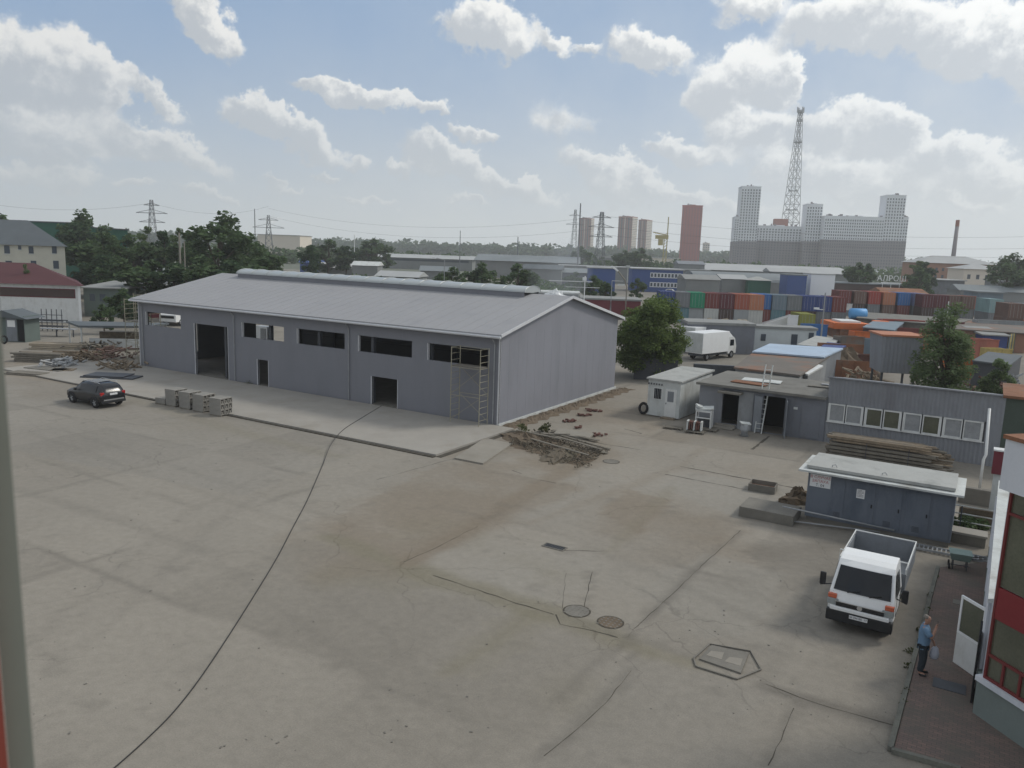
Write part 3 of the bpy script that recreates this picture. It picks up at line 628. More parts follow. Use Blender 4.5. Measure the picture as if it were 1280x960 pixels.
for s in (2.7, 4.5, 6.3): panelA(b, s, s + .06, 1.851, 2.798, -.04, .08); panelA(b, s, s + .06, 3.622, 5.499, -.04, .08)
b.build('window_frame', 'red_frame', bl)
b = MB(); panelA(b, -.06, 7, 6.10, 7.36, -.6, .22); b.build('fascia', 'facade_white', bl)
b = MB(); panelA(b, -.10, 7, 7.362, 7.46, -.65, .27); b.build('roof_edge', 'rust', bl)
for s in (.7, 2.6, 4.6, 6.6, 9, 11.5):
    q = B_ * s + Vector((-.848, .53, 0)) * -.03; b = MB()
    b.bar((q.x, q.y, 1.0), (q.x, q.y, 2.98), .09); b.build('side_pilaster', 'facade_white', bl)
dq = B_ * .55
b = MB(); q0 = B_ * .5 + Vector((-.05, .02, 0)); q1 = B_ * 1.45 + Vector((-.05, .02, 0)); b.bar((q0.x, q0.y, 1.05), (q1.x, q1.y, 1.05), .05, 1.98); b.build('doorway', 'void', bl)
# open door leaf
D0 = G(1221, 853, .0); dv = (G(1197, 836) - D0); dv = dv.normalized() * .92
dr = thing('open_door', 'white half glazed door standing open onto the brick sidewalk', 'door', (D0.x, D0.y, .10), math.atan2(dv.y, dv.x))
b = MB(); b.box(0, .92, -.02, .02, .02, .95); b.build('door_panel', 'white', dr)
b = MB(); b.box(.0, .07, -.025, .025, .952, 2.08); b.box(.85, .92, -.025, .025, .952, 2.08); b.box(.071, .849, -.025, .025, 2.0, 2.08); b.box(.071, .849, -.025, .025, .952, 1.02); b.build('door_frame', 'white_clean', dr)
b = MB(); b.box(.072, .848, -.006, .006, 1.022, 1.998); b.build('glass', 'facade_glass', dr)
b = MB(); b.tube([(.86, -.06, 1.08), (.74, -.06, 1.08)], .014, 6); b.tube([(.86, -.06, 1.08), (.86, 0, 1.08)], .014, 6); b.build('handle', 'steel_dark', dr)
# own window jamb at the left of the viewpoint
ja, jb_, jc = R_(-33.2), R_(-34.62), R_(-41)
def pol(a, r): return (math.sin(a) * r, math.cos(a) * r)
wj = thing('window_jamb', 'grey window jamb with a red outer strip at the left edge of the view', 'window frame')
b = MB(); b.prism([pol(ja, .50), pol(ja, .60), pol(jb_, .60), pol(jb_, .50)], 9.6, 13); b.build('jamb', 'jamb', wj)
b = MB(); b.prism([pol(jb_ - .001, .48), pol(jb_ - .001, .62), pol(jc, .62), pol(jc, .48)], 9.6, 13); b.build('outer_strip', 'jamb_red', wj)

# maroon sign box and olive wall beyond it, downpipe
o_ = G(1246, 700); D_ = 46.0
ow = thing('olive_wall_building', 'dark olive building wall beyond the corrugated barrack', 'building', (27.6, 43.6, 0), TH)
b = MB(); b.box(.15, 8, .8, 6, 0, 4.1); b.build('wall', 'olive_wall', ow); b = MB(); b.box(-.02, 8.2, .6, 6.3, 4.102, 4.25); b.build('roof', 'rust', ow)
mb_ = thing('maroon_box', 'maroon metal box with white top edge behind the white building corner', 'box', tuple(G(1240, 640)[:2]) + (0,), TH)
q = G(1239, 592, 2.3); mb_.location = (q.x, q.y, 0)
b = MB(); b.box(0, 1.4, 0, .5, 2.3, 3.35); b.build('body', 'maroon', mb_); b = MB(); b.box(-.03, 1.43, -.03, .53, 3.352, 3.42); b.build('top_edge', 'white', mb_); b = MB(); b.box(.1, 1.3, .1, .4, 0, 2.298); b.build('support', 'white_dirty', mb_)
q = G(1229, 577, 1.6); b = MB(); b.tube([(0, 0, .05), (.0, 0, 1.7), (.12, .05, 1.95), (.5, .9, 4.2)], .07, 8); o = b.build('downpipe', 'white', smooth=True); o.location = (q.x, q.y, 0); tag(o, 'white rainwater downpipe at the right end of the corrugated barrack', 'pipe')

# ------------------------------------------------------------------ transformer kiosk
kl_ = G(1005, 650)
kk = thing('transformer_kiosk', 'blue grey metal transformer kiosk with white overhanging roof and a warning sign', 'kiosk', kl_, TH)
KL, KD = 5.72, 2.5
b = MB(); b.box(0, KL, 0, KD, .22, 2.28); b.build('wall', 'kiosk_blue', kk)
b = MB(); b.box(.05, KL - .05, .05, KD - .05, 0, .218); b.build('base', 'concrete_dark', kk)
for x0, x1 in ((1.05, 1.55), (1.72, 2.75), (2.85, 3.80), (3.95, 4.85), (4.95, 5.62)):
    b = MB(); b.box(x0, x1, -.022, -.001, .30, 2.12); dd = b.build('door', 'kiosk_blue', kk, bevel=.006)
    if x1 - x0 > .8: c = MB(); c.box(x1 - .12, x1 - .07, -.06, -.023, 1.1, 1.25); c.build('handle', 'black_plastic', dd)
b = MB()
for x in (1.3, 3.3, 4.4):
    for k in range(5): b.box(x - .14, x + .14, -.030, -.0235, .42 + k * .05, .44 + k * .05)
b.build('louvre', 'steel_dark', kk)
b = MB(); b.box(-.38, KL + .28, -.34, KD + .25, 2.282, 2.37); b.build('roof', 'white_dirty', kk, bevel=.01)
b = MB(); b.box(-.1, KL - .05, .0, KD + .22, 2.402, 2.54); b.build('roof_slab', 'roof_green_grey', kk, bevel=.01)
for x in (.9, 2.9): b = MB(); b.tube([(x, .3, 2.54), (x, .3, 2.62), (x + .12, .3, 2.66), (x + .2, .3, 2.56)], .018, 6); b.build('lifting_loop', 'steel_grey', kk)
b = MB(); b.box(.09, .95, -.03, -.004, 1.62, 2.18); sg = b.build('sign', 'sign_white', kk)
for k, tx in enumerate(('В СЛУЧАЕ', 'ЗАПАХА', 'Т. 04')): text_mesh(tx, .17, 'sign_red' if k < 2 else 'sign_dark', sg, (.52, -.033, 2.06 - k * .175), (R_(90), 0, 0))
b = MB(); b.box(2.02, 2.35, -.03, -.023, 1.44, 1.84); sg = b.build('notice', 'sign_white', kk)
b = MB()
for k in range(6): b.box(2.05, 2.05 + (.25 if k % 3 else .18), -.032, -.0305, 1.79 - k * .055, 1.805 - k * .055)
b.build('print', 'sign_dark', sg)
# drain grating, slab box, pipes lying before the kiosk
q = G(1085, 676); gr = thing('steel_grating', 'long steel grating strip along the foot of the blue kiosk', 'grating', q, TH)
b = MB(); Lg = 4.9; b.box(0, Lg, 0, .05, .05, .14); b.box(0, Lg, .5, .55, .05, .14); b.build('frame', 'steel_grey', gr)
b = MB(); [b.box(.1 + k * .16, .15 + k * .16, .052, .498, .08, .12) for k in range(30)]; b.build('bars', 'steel_grey', gr)
q = G(1178, 678); sb = thing('concrete_box', 'pale concrete box beside the right end of the blue kiosk', 'box', (q.x + .35, q.y + .05, 0), TH); b = MB(); b.box(0, 1.25, 0, .75, .0, .42); b.build('body', 'concrete_dark', sb); b = MB(); b.box(-.05, 1.3, -.05, .8, .422, .52); b.build('lid', 'concrete_light', sb, bevel=.01)
for i, (a, c, la) in enumerate((((978, 633, .75), (1118, 663, .35), 'upper grey steel pipe leaning along the front of the blue kiosk'), ((978, 650, .12), (1125, 668, .1), 'lower grey steel pipe lying along the front of the blue kiosk'))):
    P, Q = G(*a), G(*c); b = MB(); b.tube([(0, 0, 0), tuple(Q - P)], .035, 8); o = b.build('steel_pipe', 'steel_grey', smooth=True); o.location = P; tag(o, la, 'pipe', 'pipes before the kiosk')
# concrete blocks, tray, rubbish left of the kiosk
def rotbox(name, label, cat, px, py, sz, mt, rz=TH, group=None, bev=.02, z=0.0):
    p = G(px, py); b = MB(); b.box(0, sz[0], 0, sz[1], 0, sz[2]); o = b.build(name, mt, bevel=bev); o.location = (p.x, p.y, z + .004); o.rotation_euler = (0, 0, rz); return tag(o, label, cat, group)
rotbox('concrete_slab_stack', 'long low concrete slab left of the blue kiosk under the steel tray', 'concrete slab', 923, 645, (2.35, 1.7, .46), 'concrete_dark')
p = G(936, 613); ty = thing('steel_tray', 'shallow open brown steel tray behind the concrete slab', 'tray', (p.x - .0, p.y, .004), R_(-26))
b = MB(); b.box(0, 1.2, 0, .9, .1, .14); b.build('bottom', 'rust', ty); b = MB(); b.box(0, 1.2, -.04, -.001, .0, .36); b.box(0, 1.2, .901, .94, .0, .36); b.box(-.04, 0, -.04, .94, .0, .36); b.box(1.2, 1.24, -.04, .94, .0, .36); b.build('rim', 'concrete_dark', ty)
def heap(name, label, cat, px, py, rx, ry, h, mt, seed, n=16, kind=None, jag=.25, group=None):
    r = random.Random(seed); vs = [(0, 0, h)]; fs = []; rings = 7
    for i in range(1, rings + 1):
        t = i / rings
        for k in range(n):
            a = 2 * math.pi * k / n; s = t * (1 + r.uniform(-jag, jag)); vs.append((rx * s * math.cos(a), ry * s * math.sin(a), max(-.02, h * (1 - t ** 1.4) * r.uniform(1 - jag, 1 + jag)) if i < rings else -.02))
    for k in range(n): fs.append((0, 1 + k, 1 + (k + 1) % n))
    for i in range(rings - 1):
        for k in range(n): a = 1 + i * n; fs.append((a + k, a + n + k, a + n + (k + 1) % n, a + (k + 1) % n))
    b = MB(); b.add(vs, fs); o = b.build(name, mt, rc=False); p = G(px, py); o.location = (p.x, p.y, 0); o.rotation_euler = (0, 0, r.uniform(0, 3)); return tag(o, label, cat, group, kind)
heap('rubbish_heap', 'dark heap of rubbish and soil between the concrete slab and the blue kiosk', 'heap', 997, 628, .55, .9, .75, 'mud', 4)

# low walls, railing and pit right of the kiosk
q = G(1192, 640)
rl = thing('pipe_railing', 'grey pipe railing with white rails behind the right end of the kiosk', 'railing', (18.9, 33.9, 0), TH)
b = MB(); [b.tube([(x, 0, 0), (x, 0, 1.05)], .035, 6) for x in (0, 1.2, 2.4, 3.6)]; b.build('posts', 'steel_dark', rl); b = MB(); [b.tube([(0, 0, z), (3.6, 0, z)], .03, 6) for z in (.35, .7, 1.05)]; b.build('rails', 'white_dirty', rl)
rotbox('retaining_wall', 'low brown concrete retaining wall right of the kiosk below the railing', 'wall', 1197, 652, (3.4, .3, .7), 'mud')
rotbox('retaining_wall', 'dark low wall behind the railing beside the white building corner', 'wall', 1197, 628, (3.8, .35, .8), 'concrete_dark')

# ------------------------------------------------------------------ leaf clouds
def leaf_mesh(name, clumps, per, size, mt, seed, flat=.5):
    r = np.random.default_rng(seed); C = []; 
    for (cx, cy, cz, rad, k) in clumps:
        n_ = int(per * k); d = r.normal(size=(n_, 3)); d /= np.linalg.norm(d, axis=1)[:, None]; rr_ = rad * r.random(n_) ** .4
        C.append(np.array([cx, cy, cz]) + d * rr_[:, None] * [1, 1, .8])
    C = np.concatenate(C); n_ = len(C)
    a = r.normal(size=(n_, 3)); a[:, 2] *= flat; a /= np.linalg.norm(a, axis=1)[:, None]; c = np.cross(a, r.normal(size=(n_, 3))); c[:, 2] *= .6; c /= np.linalg.norm(c, axis=1)[:, None]
    s = size * r.uniform(.5, 1.3, n_)[:, None]
    v = np.stack([C - a * s, C + c * s * .6, C + a * s, C - c * s * .6], 1).reshape(-1, 3)
    me = bpy.data.meshes.new(name); me.vertices.add(len(v)); me.vertices.foreach_set('co', v.ravel()); me.loops.add(n_ * 4); me.polygons.add(n_)
    me.loops.foreach_set('vertex_index', np.arange(n_ * 4, dtype=np.int32)); me.polygons.foreach_set('loop_start', np.arange(0, n_ * 4, 4, dtype=np.int32)); me.update(calc_edges=True); me.materials.append(MATS[mt]); return me
def crown_clumps(rx, rz, zc, n, seed, lean=0, taper=0):
    r = random.Random(seed); out = []
    for k in range(n):
        u = r.uniform(-1, 1); a = r.uniform(0, 6.283); s = (1 - u * u) ** .5; q = r.uniform(.45, 1.0); w_ = 1 - taper * max(0, u)
        rad = rx * r.uniform(.16, .34)
        out.append((rx * s * q * w_ * math.cos(a), rx * s * q * w_ * math.sin(a), zc + rz * u * q * r.uniform(.85, 1.12), rad, (rad / (rx * .25)) ** 2))
    return out
def make_tree(h, rx, zc, rz, nclump, per, size, mt, seed, label, loc, group=None, taper=.2, name='tree', extra=()):
    t = thing(name, label, 'tree', loc, 0, group); r = random.Random(seed)
    b = MB(); tr_ = [(0, 0, -.1), (r.uniform(-.15, .15), r.uniform(-.15, .15), zc * .5), (r.uniform(-.3, .3), r.uniform(-.3, .3), zc + rz * .6)]; b.tube(tr_, [h * .022, h * .016, h * .005], 7)
    cl_ = crown_clumps(rx, rz, zc, nclump, seed, taper=taper) + list(extra)
    for c in cl_[::2]:
        z0 = max(zc - rz, c[2] * .6); b.tube([(tr_[1][0], tr_[1][1], z0 * .9), (c[0] * .5, c[1] * .5, (z0 + c[2]) / 2), (c[0], c[1], c[2])], [h * .008, h * .005, h * .0015], 5)
    b.build('trunk', 'bark', t, rc=False)
    me = leaf_mesh('crown', cl_, per, size, mt, seed); o = bpy.data.objects.new('crown', me); COL.objects.link(o); o.parent = t; return t
pw = G(1211, 660); cl_ = [(x, y, .2, .35, 1) for x, y in ((-.6, .2), (0, .1), (.5, -.1), (.2, .5), (-.2, -.3))]
me = leaf_mesh('weeds', cl_, 170, .10, 'leaf_pale', 3); o = bpy.data.objects.new('weeds', me); COL.objects.link(o); o.location = pw; tag(o, 'pale green weeds growing in the gap right of the kiosk', 'weeds', kind='stuff')
# weeds in the kerb gap and at the hall foot
cl_ = []
for (px, py) in [(1163, 745), (1160, 765), (1136, 815), (1137, 835), (1134, 868), (1131, 880), (1150, 790), (1172, 725)] : p = G(px, py); cl_.append((p.x, p.y, .04, .16, .5))
for (px, py) in [(284, 472), (292, 474), (310, 482), (245, 468)]: p = G(px, py); cl_.append((p.x, p.y, .2, .35, 1))
me = leaf_mesh('weeds', cl_, 60, .06, 'grass', 6); o = bpy.data.objects.new('weeds', me); COL.objects.link(o); tag(o, 'tufts of weeds along the sidewalk kerb and the hall foot', 'weeds', kind='stuff')

# ------------------------------------------------------------------ wheels and vehicles
def wheel(par, x, y, r, w_, rim='steel_grey', side=1):
    b = MB(); n = 20; pr = [(r * .6, -w_ / 2), (r * .93, -w_ / 2), (r, -w_ * .3), (r, w_ * .3), (r * .93, w_ / 2), (r * .6, w_ / 2)]
    vs = []; fs = []
    for k in range(n):
        a = 2 * math.pi * k / n
        for (rr_, xx) in pr: vs.append((xx, rr_ * math.cos(a), rr_ * math.sin(a)))
    m_ = len(pr)
    for k in range(n):
        for j in range(m_): fs.append((k * m_ + j, k * m_ + (j + 1) % m_, ((k + 1) % n) * m_ + (j + 1) % m_, ((k + 1) % n) * m_ + j))
    b.add(vs, fs); o = b.build('wheel', 'rubber', par, smooth=True); o.location = (x, y, r)
    c = MB(); c.prism([(r * .6 * math.cos(2 * math.pi * k / 20), r * .6 * math.sin(2 * math.pi * k / 20)) for k in range(20)], -w_ * .30, w_ * .30, 'x')
    for k in range(5): a = 2 * math.pi * k / 5; c.bar((side * w_ * .36, 0, 0), (side * w_ * .36, r * .56 * math.cos(a), r * .56 * math.sin(a)), .05)
    c.build('rim', rim, o); return o
tk = thing('flatbed_truck', 'white light truck with a grey sided open bed facing the viewer', 'truck', (10.24, 23.50, 0), R_(-32)); tk.scale = (1.02,) * 3
W = 1.84
prof = [(.02, .52), (-.03, .88), (.07, 1.20), (.52, 1.93), (.66, 2.06), (.95, 2.13), (1.62, 2.13), (1.72, 2.05), (1.78, 1.2), (1.78, .52)]
def hwid(z): return .92 if z < 1.2 else .92 - (z - 1.2) * .14
vs = []; 
for (y, z) in prof: h_ = hwid(z); vs += [(W / 2 - h_, y, z), (W / 2 - h_ * .45, y - .05 if y < .6 else y, z), (W / 2 + h_ * .45, y - .05 if y < .6 else y, z), (W / 2 + h_, y, z)]
fs = []; n = len(prof)
for i in range(n):
    j = (i + 1) % n
    for k in range(3): fs.append((i * 4 + k, i * 4 + k + 1, j * 4 + k + 1, j * 4 + k))
fs += [tuple(i * 4 for i in range(n)), tuple(i * 4 + 3 for i in range(n))[::-1]]
b = MB(); b.add(vs, fs); cab = b.build('cab', 'white_clean', tk, bevel=.025)
def onf(x, t, off=.012):  # point on the windscreen, t from bottom to top
    y = .07 + (.52 - .07) * t; z = 1.20 + (1.93 - 1.20) * t; return (x, y - .05 * (1 - min(1, abs(x - W / 2) / .9) ** 2) - off, z + off * .6)
b = MB(); xs = [.11, .5, W / 2, W - .5, W - .11]; vs = []; 
for t_ in (.05, .97):
    for x in xs: xi = W / 2 + (x - W / 2) * (1 - .10 * t_); vs.append(onf(xi, t_, .028))
b.add(vs, [(i, i + 1, i + 6, i + 5) for i in range(4)]); b.build('windscreen', 'glass_dark', tk, rc=False)
for s in (0, 1):
    X = (lambda v: v) if not s else (lambda v: W - v)
    b = MB(); b.quad((X(-.010), .28, 1.24), (X(-.010), 1.35, 1.24), (X(.075), 1.30, 1.90), (X(.075), .62, 1.90)); b.build('side_window', 'glass_dark', tk, rc=False)
    b = MB(); b.box(X(-.02) if not s else W - .30, .30 if not s else W + .02, -.075, .12, .80, .99); b.build('headlight', 'lamp_clear', tk, bevel=.02)
    b = MB(); b.box(-.012 if not s else W - .24, .24 if not s else W + .012, -.055, .10, .992, 1.13); b.build('indicator', 'lamp_amber', tk, bevel=.02)
    mr_ = MB(); sx = -1 if not s else 1; x0 = 0 if not s else W
    mr_.box(*sorted((x0 + sx * .15, x0 + sx * .33)), .12, .20, 1.28, 1.68); mo = mr_.build('mirror', 'black_plastic', tk, bevel=.03)
    c = MB(); c.tube([(x0, .35, 1.28), (x0 + sx * .3, .18, 1.25), (x0 + sx * .32, .17, 1.45)], .018, 6); c.build('mirror_arm', 'black_plastic', mo)
b = MB(); b.box(.24, W - .24, -.115, .1, .80, .93); gr_ = b.build('grille', 'black_plastic', tk, bevel=.01)
b = MB(); b.prism([(W / 2 + .075 * math.cos(2 * math.pi * k / 24), .88 + .075 * math.sin(2 * math.pi * k / 24)) for k in range(24)], -.125, -.116, 'y'); em = b.build('emblem', 'chrome', gr_)
b = MB(); b.box(.22, W - .22, -.12, -.116, .935, .955); b.build('chrome_strip', 'chrome', gr_)
b = MB(); b.box(.08, W - .08, -.15, .1, .66, .79); b.build('bumper', 'white_clean', tk, bevel=.03)
b = MB(); b.box(-.02, W + .02, -.13, .15, .30, .655); bu = b.build('lower_bumper', 'black_plastic', tk, bevel=.04)
b = MB(); b.box(W / 2 - .26, W / 2 + .26, -.152, -.135, .50, .61); pt = b.build('licence_plate', 'sign_white', tk); text_mesh('М 394 ВЕ  77', .085, 'sign_dark', pt, (W / 2, -.156, .555), (R_(90), 0, 0), 'plate_number')
for k in (.28, .62): 
    b = MB(); b.bar(onf(W * k, .03, .05), onf(W * k + .33, .16, .05), .02); b.build('wiper', 'black_plastic', tk)
b = MB(); b.box(.0, W, 1.85, 5.0, .78, .92); b.build('bed_floor', 'steel_grey', tk); b = MB(); b.box(.25, .37, 1.3, 4.9, .5, .778); b.box(W - .37, W - .25, 1.3, 4.9, .5, .778); b.build('chassis_rail', 'steel_dark', tk)
BX0, BX1 = -.08, W + .08
for nm, bx in (('side_board', (BX0, BX0 + .04, 1.9, 5.0)), ('side_board', (BX1 - .04, BX1, 1.9, 5.0)), ('tailboard', (BX0 + .042, BX1 - .042, 4.96, 5.0)), ('front_board', (BX0 + .042, BX1 - .042, 1.9, 1.94))):
    b = MB(); b.box(*bx, .922, 1.52 if nm != 'tailboard' else 1.66); b.build(nm, 'blue_grey', tk)
b = MB()
for x in (BX0 + .02, BX1 - .02): b.tube([(x, 1.92, 1.66), (x, 4.98, 1.66)], .022, 6); [b.tube([(x, y, 1.5), (x, y, 1.66)], .018, 5) for y in (1.92, 2.9, 3.9, 4.98)]
b.tube([(BX0, 1.92, 1.5), (BX0, 1.92, 1.9), (BX1, 1.92, 1.9), (BX1, 1.92, 1.5)], .022, 6); b.tube([(BX0, 4.98, 1.66), (BX1, 4.98, 1.66)], .03, 6)
b.build('bed_rail', 'white', tk)
for x_, sg in ((-.006, -1), (W + .006, 1)):
    b = MB(); b.bar((x_, .62, .60), (x_, .62, 1.22), .012); b.bar((x_, 1.55, .60), (x_, 1.55, 1.22), .012); b.bar((x_, .62, .60), (x_, 1.55, .60), .012); b.bar((x_ + sg * .012, 1.35, 1.02), (x_ + sg * .012, 1.5, 1.02), .03); b.build('door_seam', 'black_plastic', tk)
b = MB(); b.box(.10, W - .10, .055, .075, 1.165, 1.195); b.build('wiper_cowl', 'black_plastic', tk)
for x, s in ((.16, -1), (W - .16, 1)): wheel(tk, x, .72, .34, .2, side=s); wheel(tk, x + .06 * -s, 3.9, .34, .34, side=s)
b = MB(); b.box(.03, W - .03, .2, 1.7, .38, .53); b.build('cab_underside', 'black_plastic', tk)

def loft(b, st_):
    R = []
    for (y, w_, zb, wr, zr, z0) in st_:
        h = [(w_ * .86, z0), (w_, z0 + .12), (w_ * 1.0, (z0 + zb) / 2 + .05), (w_ * .985, zb), ((w_ * .35 + wr * .65), zb + (zr - zb) * .65), (wr, zr - (zr - zb) * .08), (wr * .6, zr + .015)]
        R.append([(x, y, z) for x, z in h] + [(-x, y, z) for x, z in h[::-1]])
    m_ = len(R[0]); vs = [p for r in R for p in r]; fs = []
    for i in range(len(R) - 1):
        for k in range(m_): fs.append((i * m_ + k, i * m_ + (k + 1) % m_, (i + 1) * m_ + (k + 1) % m_, (i + 1) * m_ + k))
    fs += [tuple(range(m_))[::-1], tuple(range((len(R) - 1) * m_, len(R) * m_))]; b.add(vs, fs); return R
suv = thing('parked_car', 'black sport utility car parked left of the block stacks, seen from behind', 'car', (-28.75, 53.35, 0), R_(58))
b = MB(); stn = [(-2.22, .78, .86, .70, .93, .42), (-2.16, .86, .97, .74, 1.06, .36), (-1.92, .89, 1.02, .66, 1.50, .32), (-1.6, .90, 1.02, .63, 1.62, .30), (-.4, .90, .99, .63, 1.66, .28), (.35, .90, .97, .61, 1.60, .28), (1.1, .89, .96, .70, 1.06, .28), (1.7, .87, .90, .66, .98, .30), (2.08, .80, .76, .60, .84, .34), (2.2, .70, .60, .5, .66, .40)]
R = loft(b, stn); b.build('body', 'car_black', suv, smooth=True)
def glassq(par, pts, nm): b = MB(); b.quad(*pts); return b.build(nm, 'glass_dark', par, rc=False)
for s in (1, -1):
    def sp(i, t, o=.012):
        y, w_, zb, wr, zr, z0 = stn[i]; return (s * ((w_ * .985) * (1 - t) + wr * t + o + .02), y, zb + (zr - zb) * t)
    for nm, (i0, i1, y0, y1) in (('rear_side_window', (3, 4, 0, 0)), ('front_side_window', (4, 5, 0, 0))):
        glassq(suv, [sp(i0, .08), sp(i1, .08), sp(i1, .80), sp(i0, .80)], nm)
    b = MB(); b.box(*sorted((s * .62, s * .86)), -2.20, -2.02, .88, 1.10); b.build('tail_lamp', 'lamp_red', suv, bevel=.03)
    b = MB(); b.box(*sorted((s * .92, s * 1.10)), .55, .70, 1.0, 1.18); b.build('mirror', 'car_black', suv, bevel=.04)
    b = MB(); b.tube([(s * .62, -1.7, 1.66), (s * .62, -1.5, 1.70), (s * .62, .1, 1.71), (s * .62, .3, 1.64)], .02, 6); b.build('roof_rail', 'chrome', suv)
    b = MB(); b.prism([(1.36 * 0 + a, c) for a, c in ((-1.92, .30), (-.92, .30), (-1.0, .62), (-1.2, .78), (-1.64, .78), (-1.84, .62))], s * .885, s * .905, 'x'); b.build('wheel_arch', 'rubber', suv); b = MB(); b.prism([(a, c) for a, c in ((.84, .30), (1.84, .30), (1.76, .62), (1.56, .78), (1.12, .78), (.92, .62))], s * .875, s * .905, 'x'); b.build('wheel_arch', 'rubber', suv)
    wheel(suv, s * .80, -1.42, .36, .24, side=s, rim='steel_grey'); wheel(suv, s * .80, 1.34, .36, .24, side=s, rim='steel_grey')
glassq(suv, [(-.66, -2.13, 1.10), (.66, -2.13, 1.10), (.58, -1.955, 1.47), (-.58, -1.955, 1.47)], 'rear_window'); glassq(suv, [(-.70, 1.09, 1.09), (.70, 1.09, 1.09), (.57, .40, 1.60), (-.57, .40, 1.60)], 'windscreen')
b = MB(); b.box(-.26, .26, -2.25, -2.22, .90, 1.02); b.build('licence_plate', 'sign_white', suv); b = MB(); b.box(-.7, .7, -2.27, -2.20, .55, .62); b.build('bumper_strip', 'chrome', suv); b = MB(); b.box(-.84, .84, -2.26, -2.0, .36, .54); b.build('rear_bumper', 'black_plastic', suv, bevel=.04)
b = MB(); b.box(-.45, .45, -1.2, .1, 1.672, 1.685); b.build('sunroof', 'glass_dark', suv)

# ------------------------------------------------------------------ person
def skin(name, J, E, mt, parent, sub=2, root=0):
    me = bpy.data.meshes.new(name); ks = list(J); me.from_pydata([J[k][0] for k in ks], [(ks.index(a), ks.index(c)) for a, c in E], []); me.update(); me.materials.append(MATS[mt])
    o = bpy.data.objects.new(name, me); COL.objects.link(o); md = o.modifiers.new('skin', 'SKIN'); md.use_smooth_shade = True
    for i, k in enumerate(ks): v = me.skin_vertices[0].data[i]; r = J[k][1]; v.radius = r if isinstance(r, tuple) else (r, r); v.use_root = (i == root)
    s = o.modifiers.new('sub', 'SUBSURF'); s.levels = sub; s.render_levels = sub; o.parent = parent; return o
P0 = G(1149, 846)
pe = thing('person', 'person in blue shirt and dark trousers holding a phone to the face', 'person', (P0.x, P0.y, .105), R_(-28))
J = {'pel': ((0, 0, .95), (.15, .12)), 'sp1': ((0, 0, 1.10), (.14, .11)), 'sp2': ((-.01, 0, 1.28), (.155, .11)), 'nk0': ((-.01, 0, 1.43), (.10, .08)), 'nk': ((.01, 0, 1.50), .052), 'hd0': ((.035, 0, 1.58), (.072, .085)), 'hd1': ((.03, 0, 1.68), (.078, .092)), 'hd2': ((.025, 0, 1.735), (.05, .06)),
     'shr': ((-.01, -.17, 1.40), .065), 'elr': ((.17, -.25, 1.20), .052), 'wrr': ((.24, -.10, 1.44), .036), 'hnr': ((.25, -.06, 1.50), (.040, .024)),
     'shl': ((-.01, .17, 1.40), .065), 'ell': ((.08, .25, 1.14), .043), 'wrl': ((.24, .22, .94), .03), 'hnl': ((.27, .21, .87), (.038, .022)),
     'hr': ((0, -.09, .88), .10), 'kr': ((.03, -.10, .49), .062), 'ar': ((-.02, -.11, .09), .042), 'tr': ((.14, -.12, .035), .035), 'hl': ((0, .09, .88), .10), 'kl': ((.05, .10, .49), .062), 'al': ((.02, .12, .09), .042), 'tl': ((.18, .13, .035), .035)}
E = [('pel', 'sp1'), ('sp1', 'sp2'), ('sp2', 'nk0'), ('nk0', 'nk'), ('nk', 'hd0'), ('hd0', 'hd1'), ('hd1', 'hd2'), ('nk0', 'shr'), ('shr', 'elr'), ('elr', 'wrr'), ('wrr', 'hnr'), ('nk0', 'shl'), ('shl', 'ell'), ('ell', 'wrl'), ('wrl', 'hnl'),
     ('pel', 'hr'), ('hr', 'kr'), ('kr', 'ar'), ('ar', 'tr'), ('pel', 'hl'), ('hl', 'kl'), ('kl', 'al'), ('al', 'tl')]
J['nose'] = ((.115, 0, 1.63), .012); E.append(('hd1', 'nose'))
for h, bx, up_ in (('hnr', (.25, -.06, 1.50), 1), ('hnl', (.27, .21, .87), -1)):
    for k in range(4):
        o1 = (bx[0] + .012, bx[1] - .03 + k * .02, bx[2] + up_ * .06); o2 = (bx[0] + .04, bx[1] - .03 + k * .02, bx[2] + up_ * (.095 - abs(k - 1.5) * .008))
        J[h + 'a%d' % k] = (o1, .010); J[h + 'b%d' % k] = (o2, .008); E += [(h, h + 'a%d' % k), (h + 'a%d' % k, h + 'b%d' % k)]
    J[h + 't'] = ((bx[0] + .035, bx[1] - .045, bx[2] + up_ * .03), .010); E.append((h, h + 't'))
body = skin('body', J, E, 'skin', pe)
b = MB(); n = 16; vs = []; fs = []
RG = [(.79, .0, .145, .205), (.90, .0, .15, .20), (1.02, .005, .155, .195), (1.14, .005, .155, .195), (1.26, .0, .15, .205), (1.36, -.005, .135, .215), (1.42, -.008, .11, .19), (1.465, -.005, .08, .12), (1.50, .0, .062, .07)]
for (z, x0, rx, ry) in RG:
    for k in range(n): a = 2 * math.pi * k / n; w_ = 1 + .035 * math.sin(5 * a + z * 14); vs.append((x0 + rx * w_ * math.cos(a), ry * w_ * math.sin(a), z + (.012 * math.sin(3 * a) if z < .8 else 0)))
for i in range(len(RG) - 1):
    for k in range(n): fs.append((i * n + k, i * n + (k + 1) % n, (i + 1) * n + (k + 1) % n, (i + 1) * n + k))
b.add(vs, fs)
for sh, e in (('shr', 'elr'), ('shl', 'ell')):
    p_, q_ = Vector(J[sh][0]), Vector(J[e][0]); p_ = p_ + Vector((0, 0, .0)); b.tube([p_ - (q_ - p_) * .18, p_, p_.lerp(q_, .4), p_.lerp(q_, .82)], [.06, .088, .085, .088], 12)
sh_ = b.build('shirt', 'shirt', pe, smooth=True)
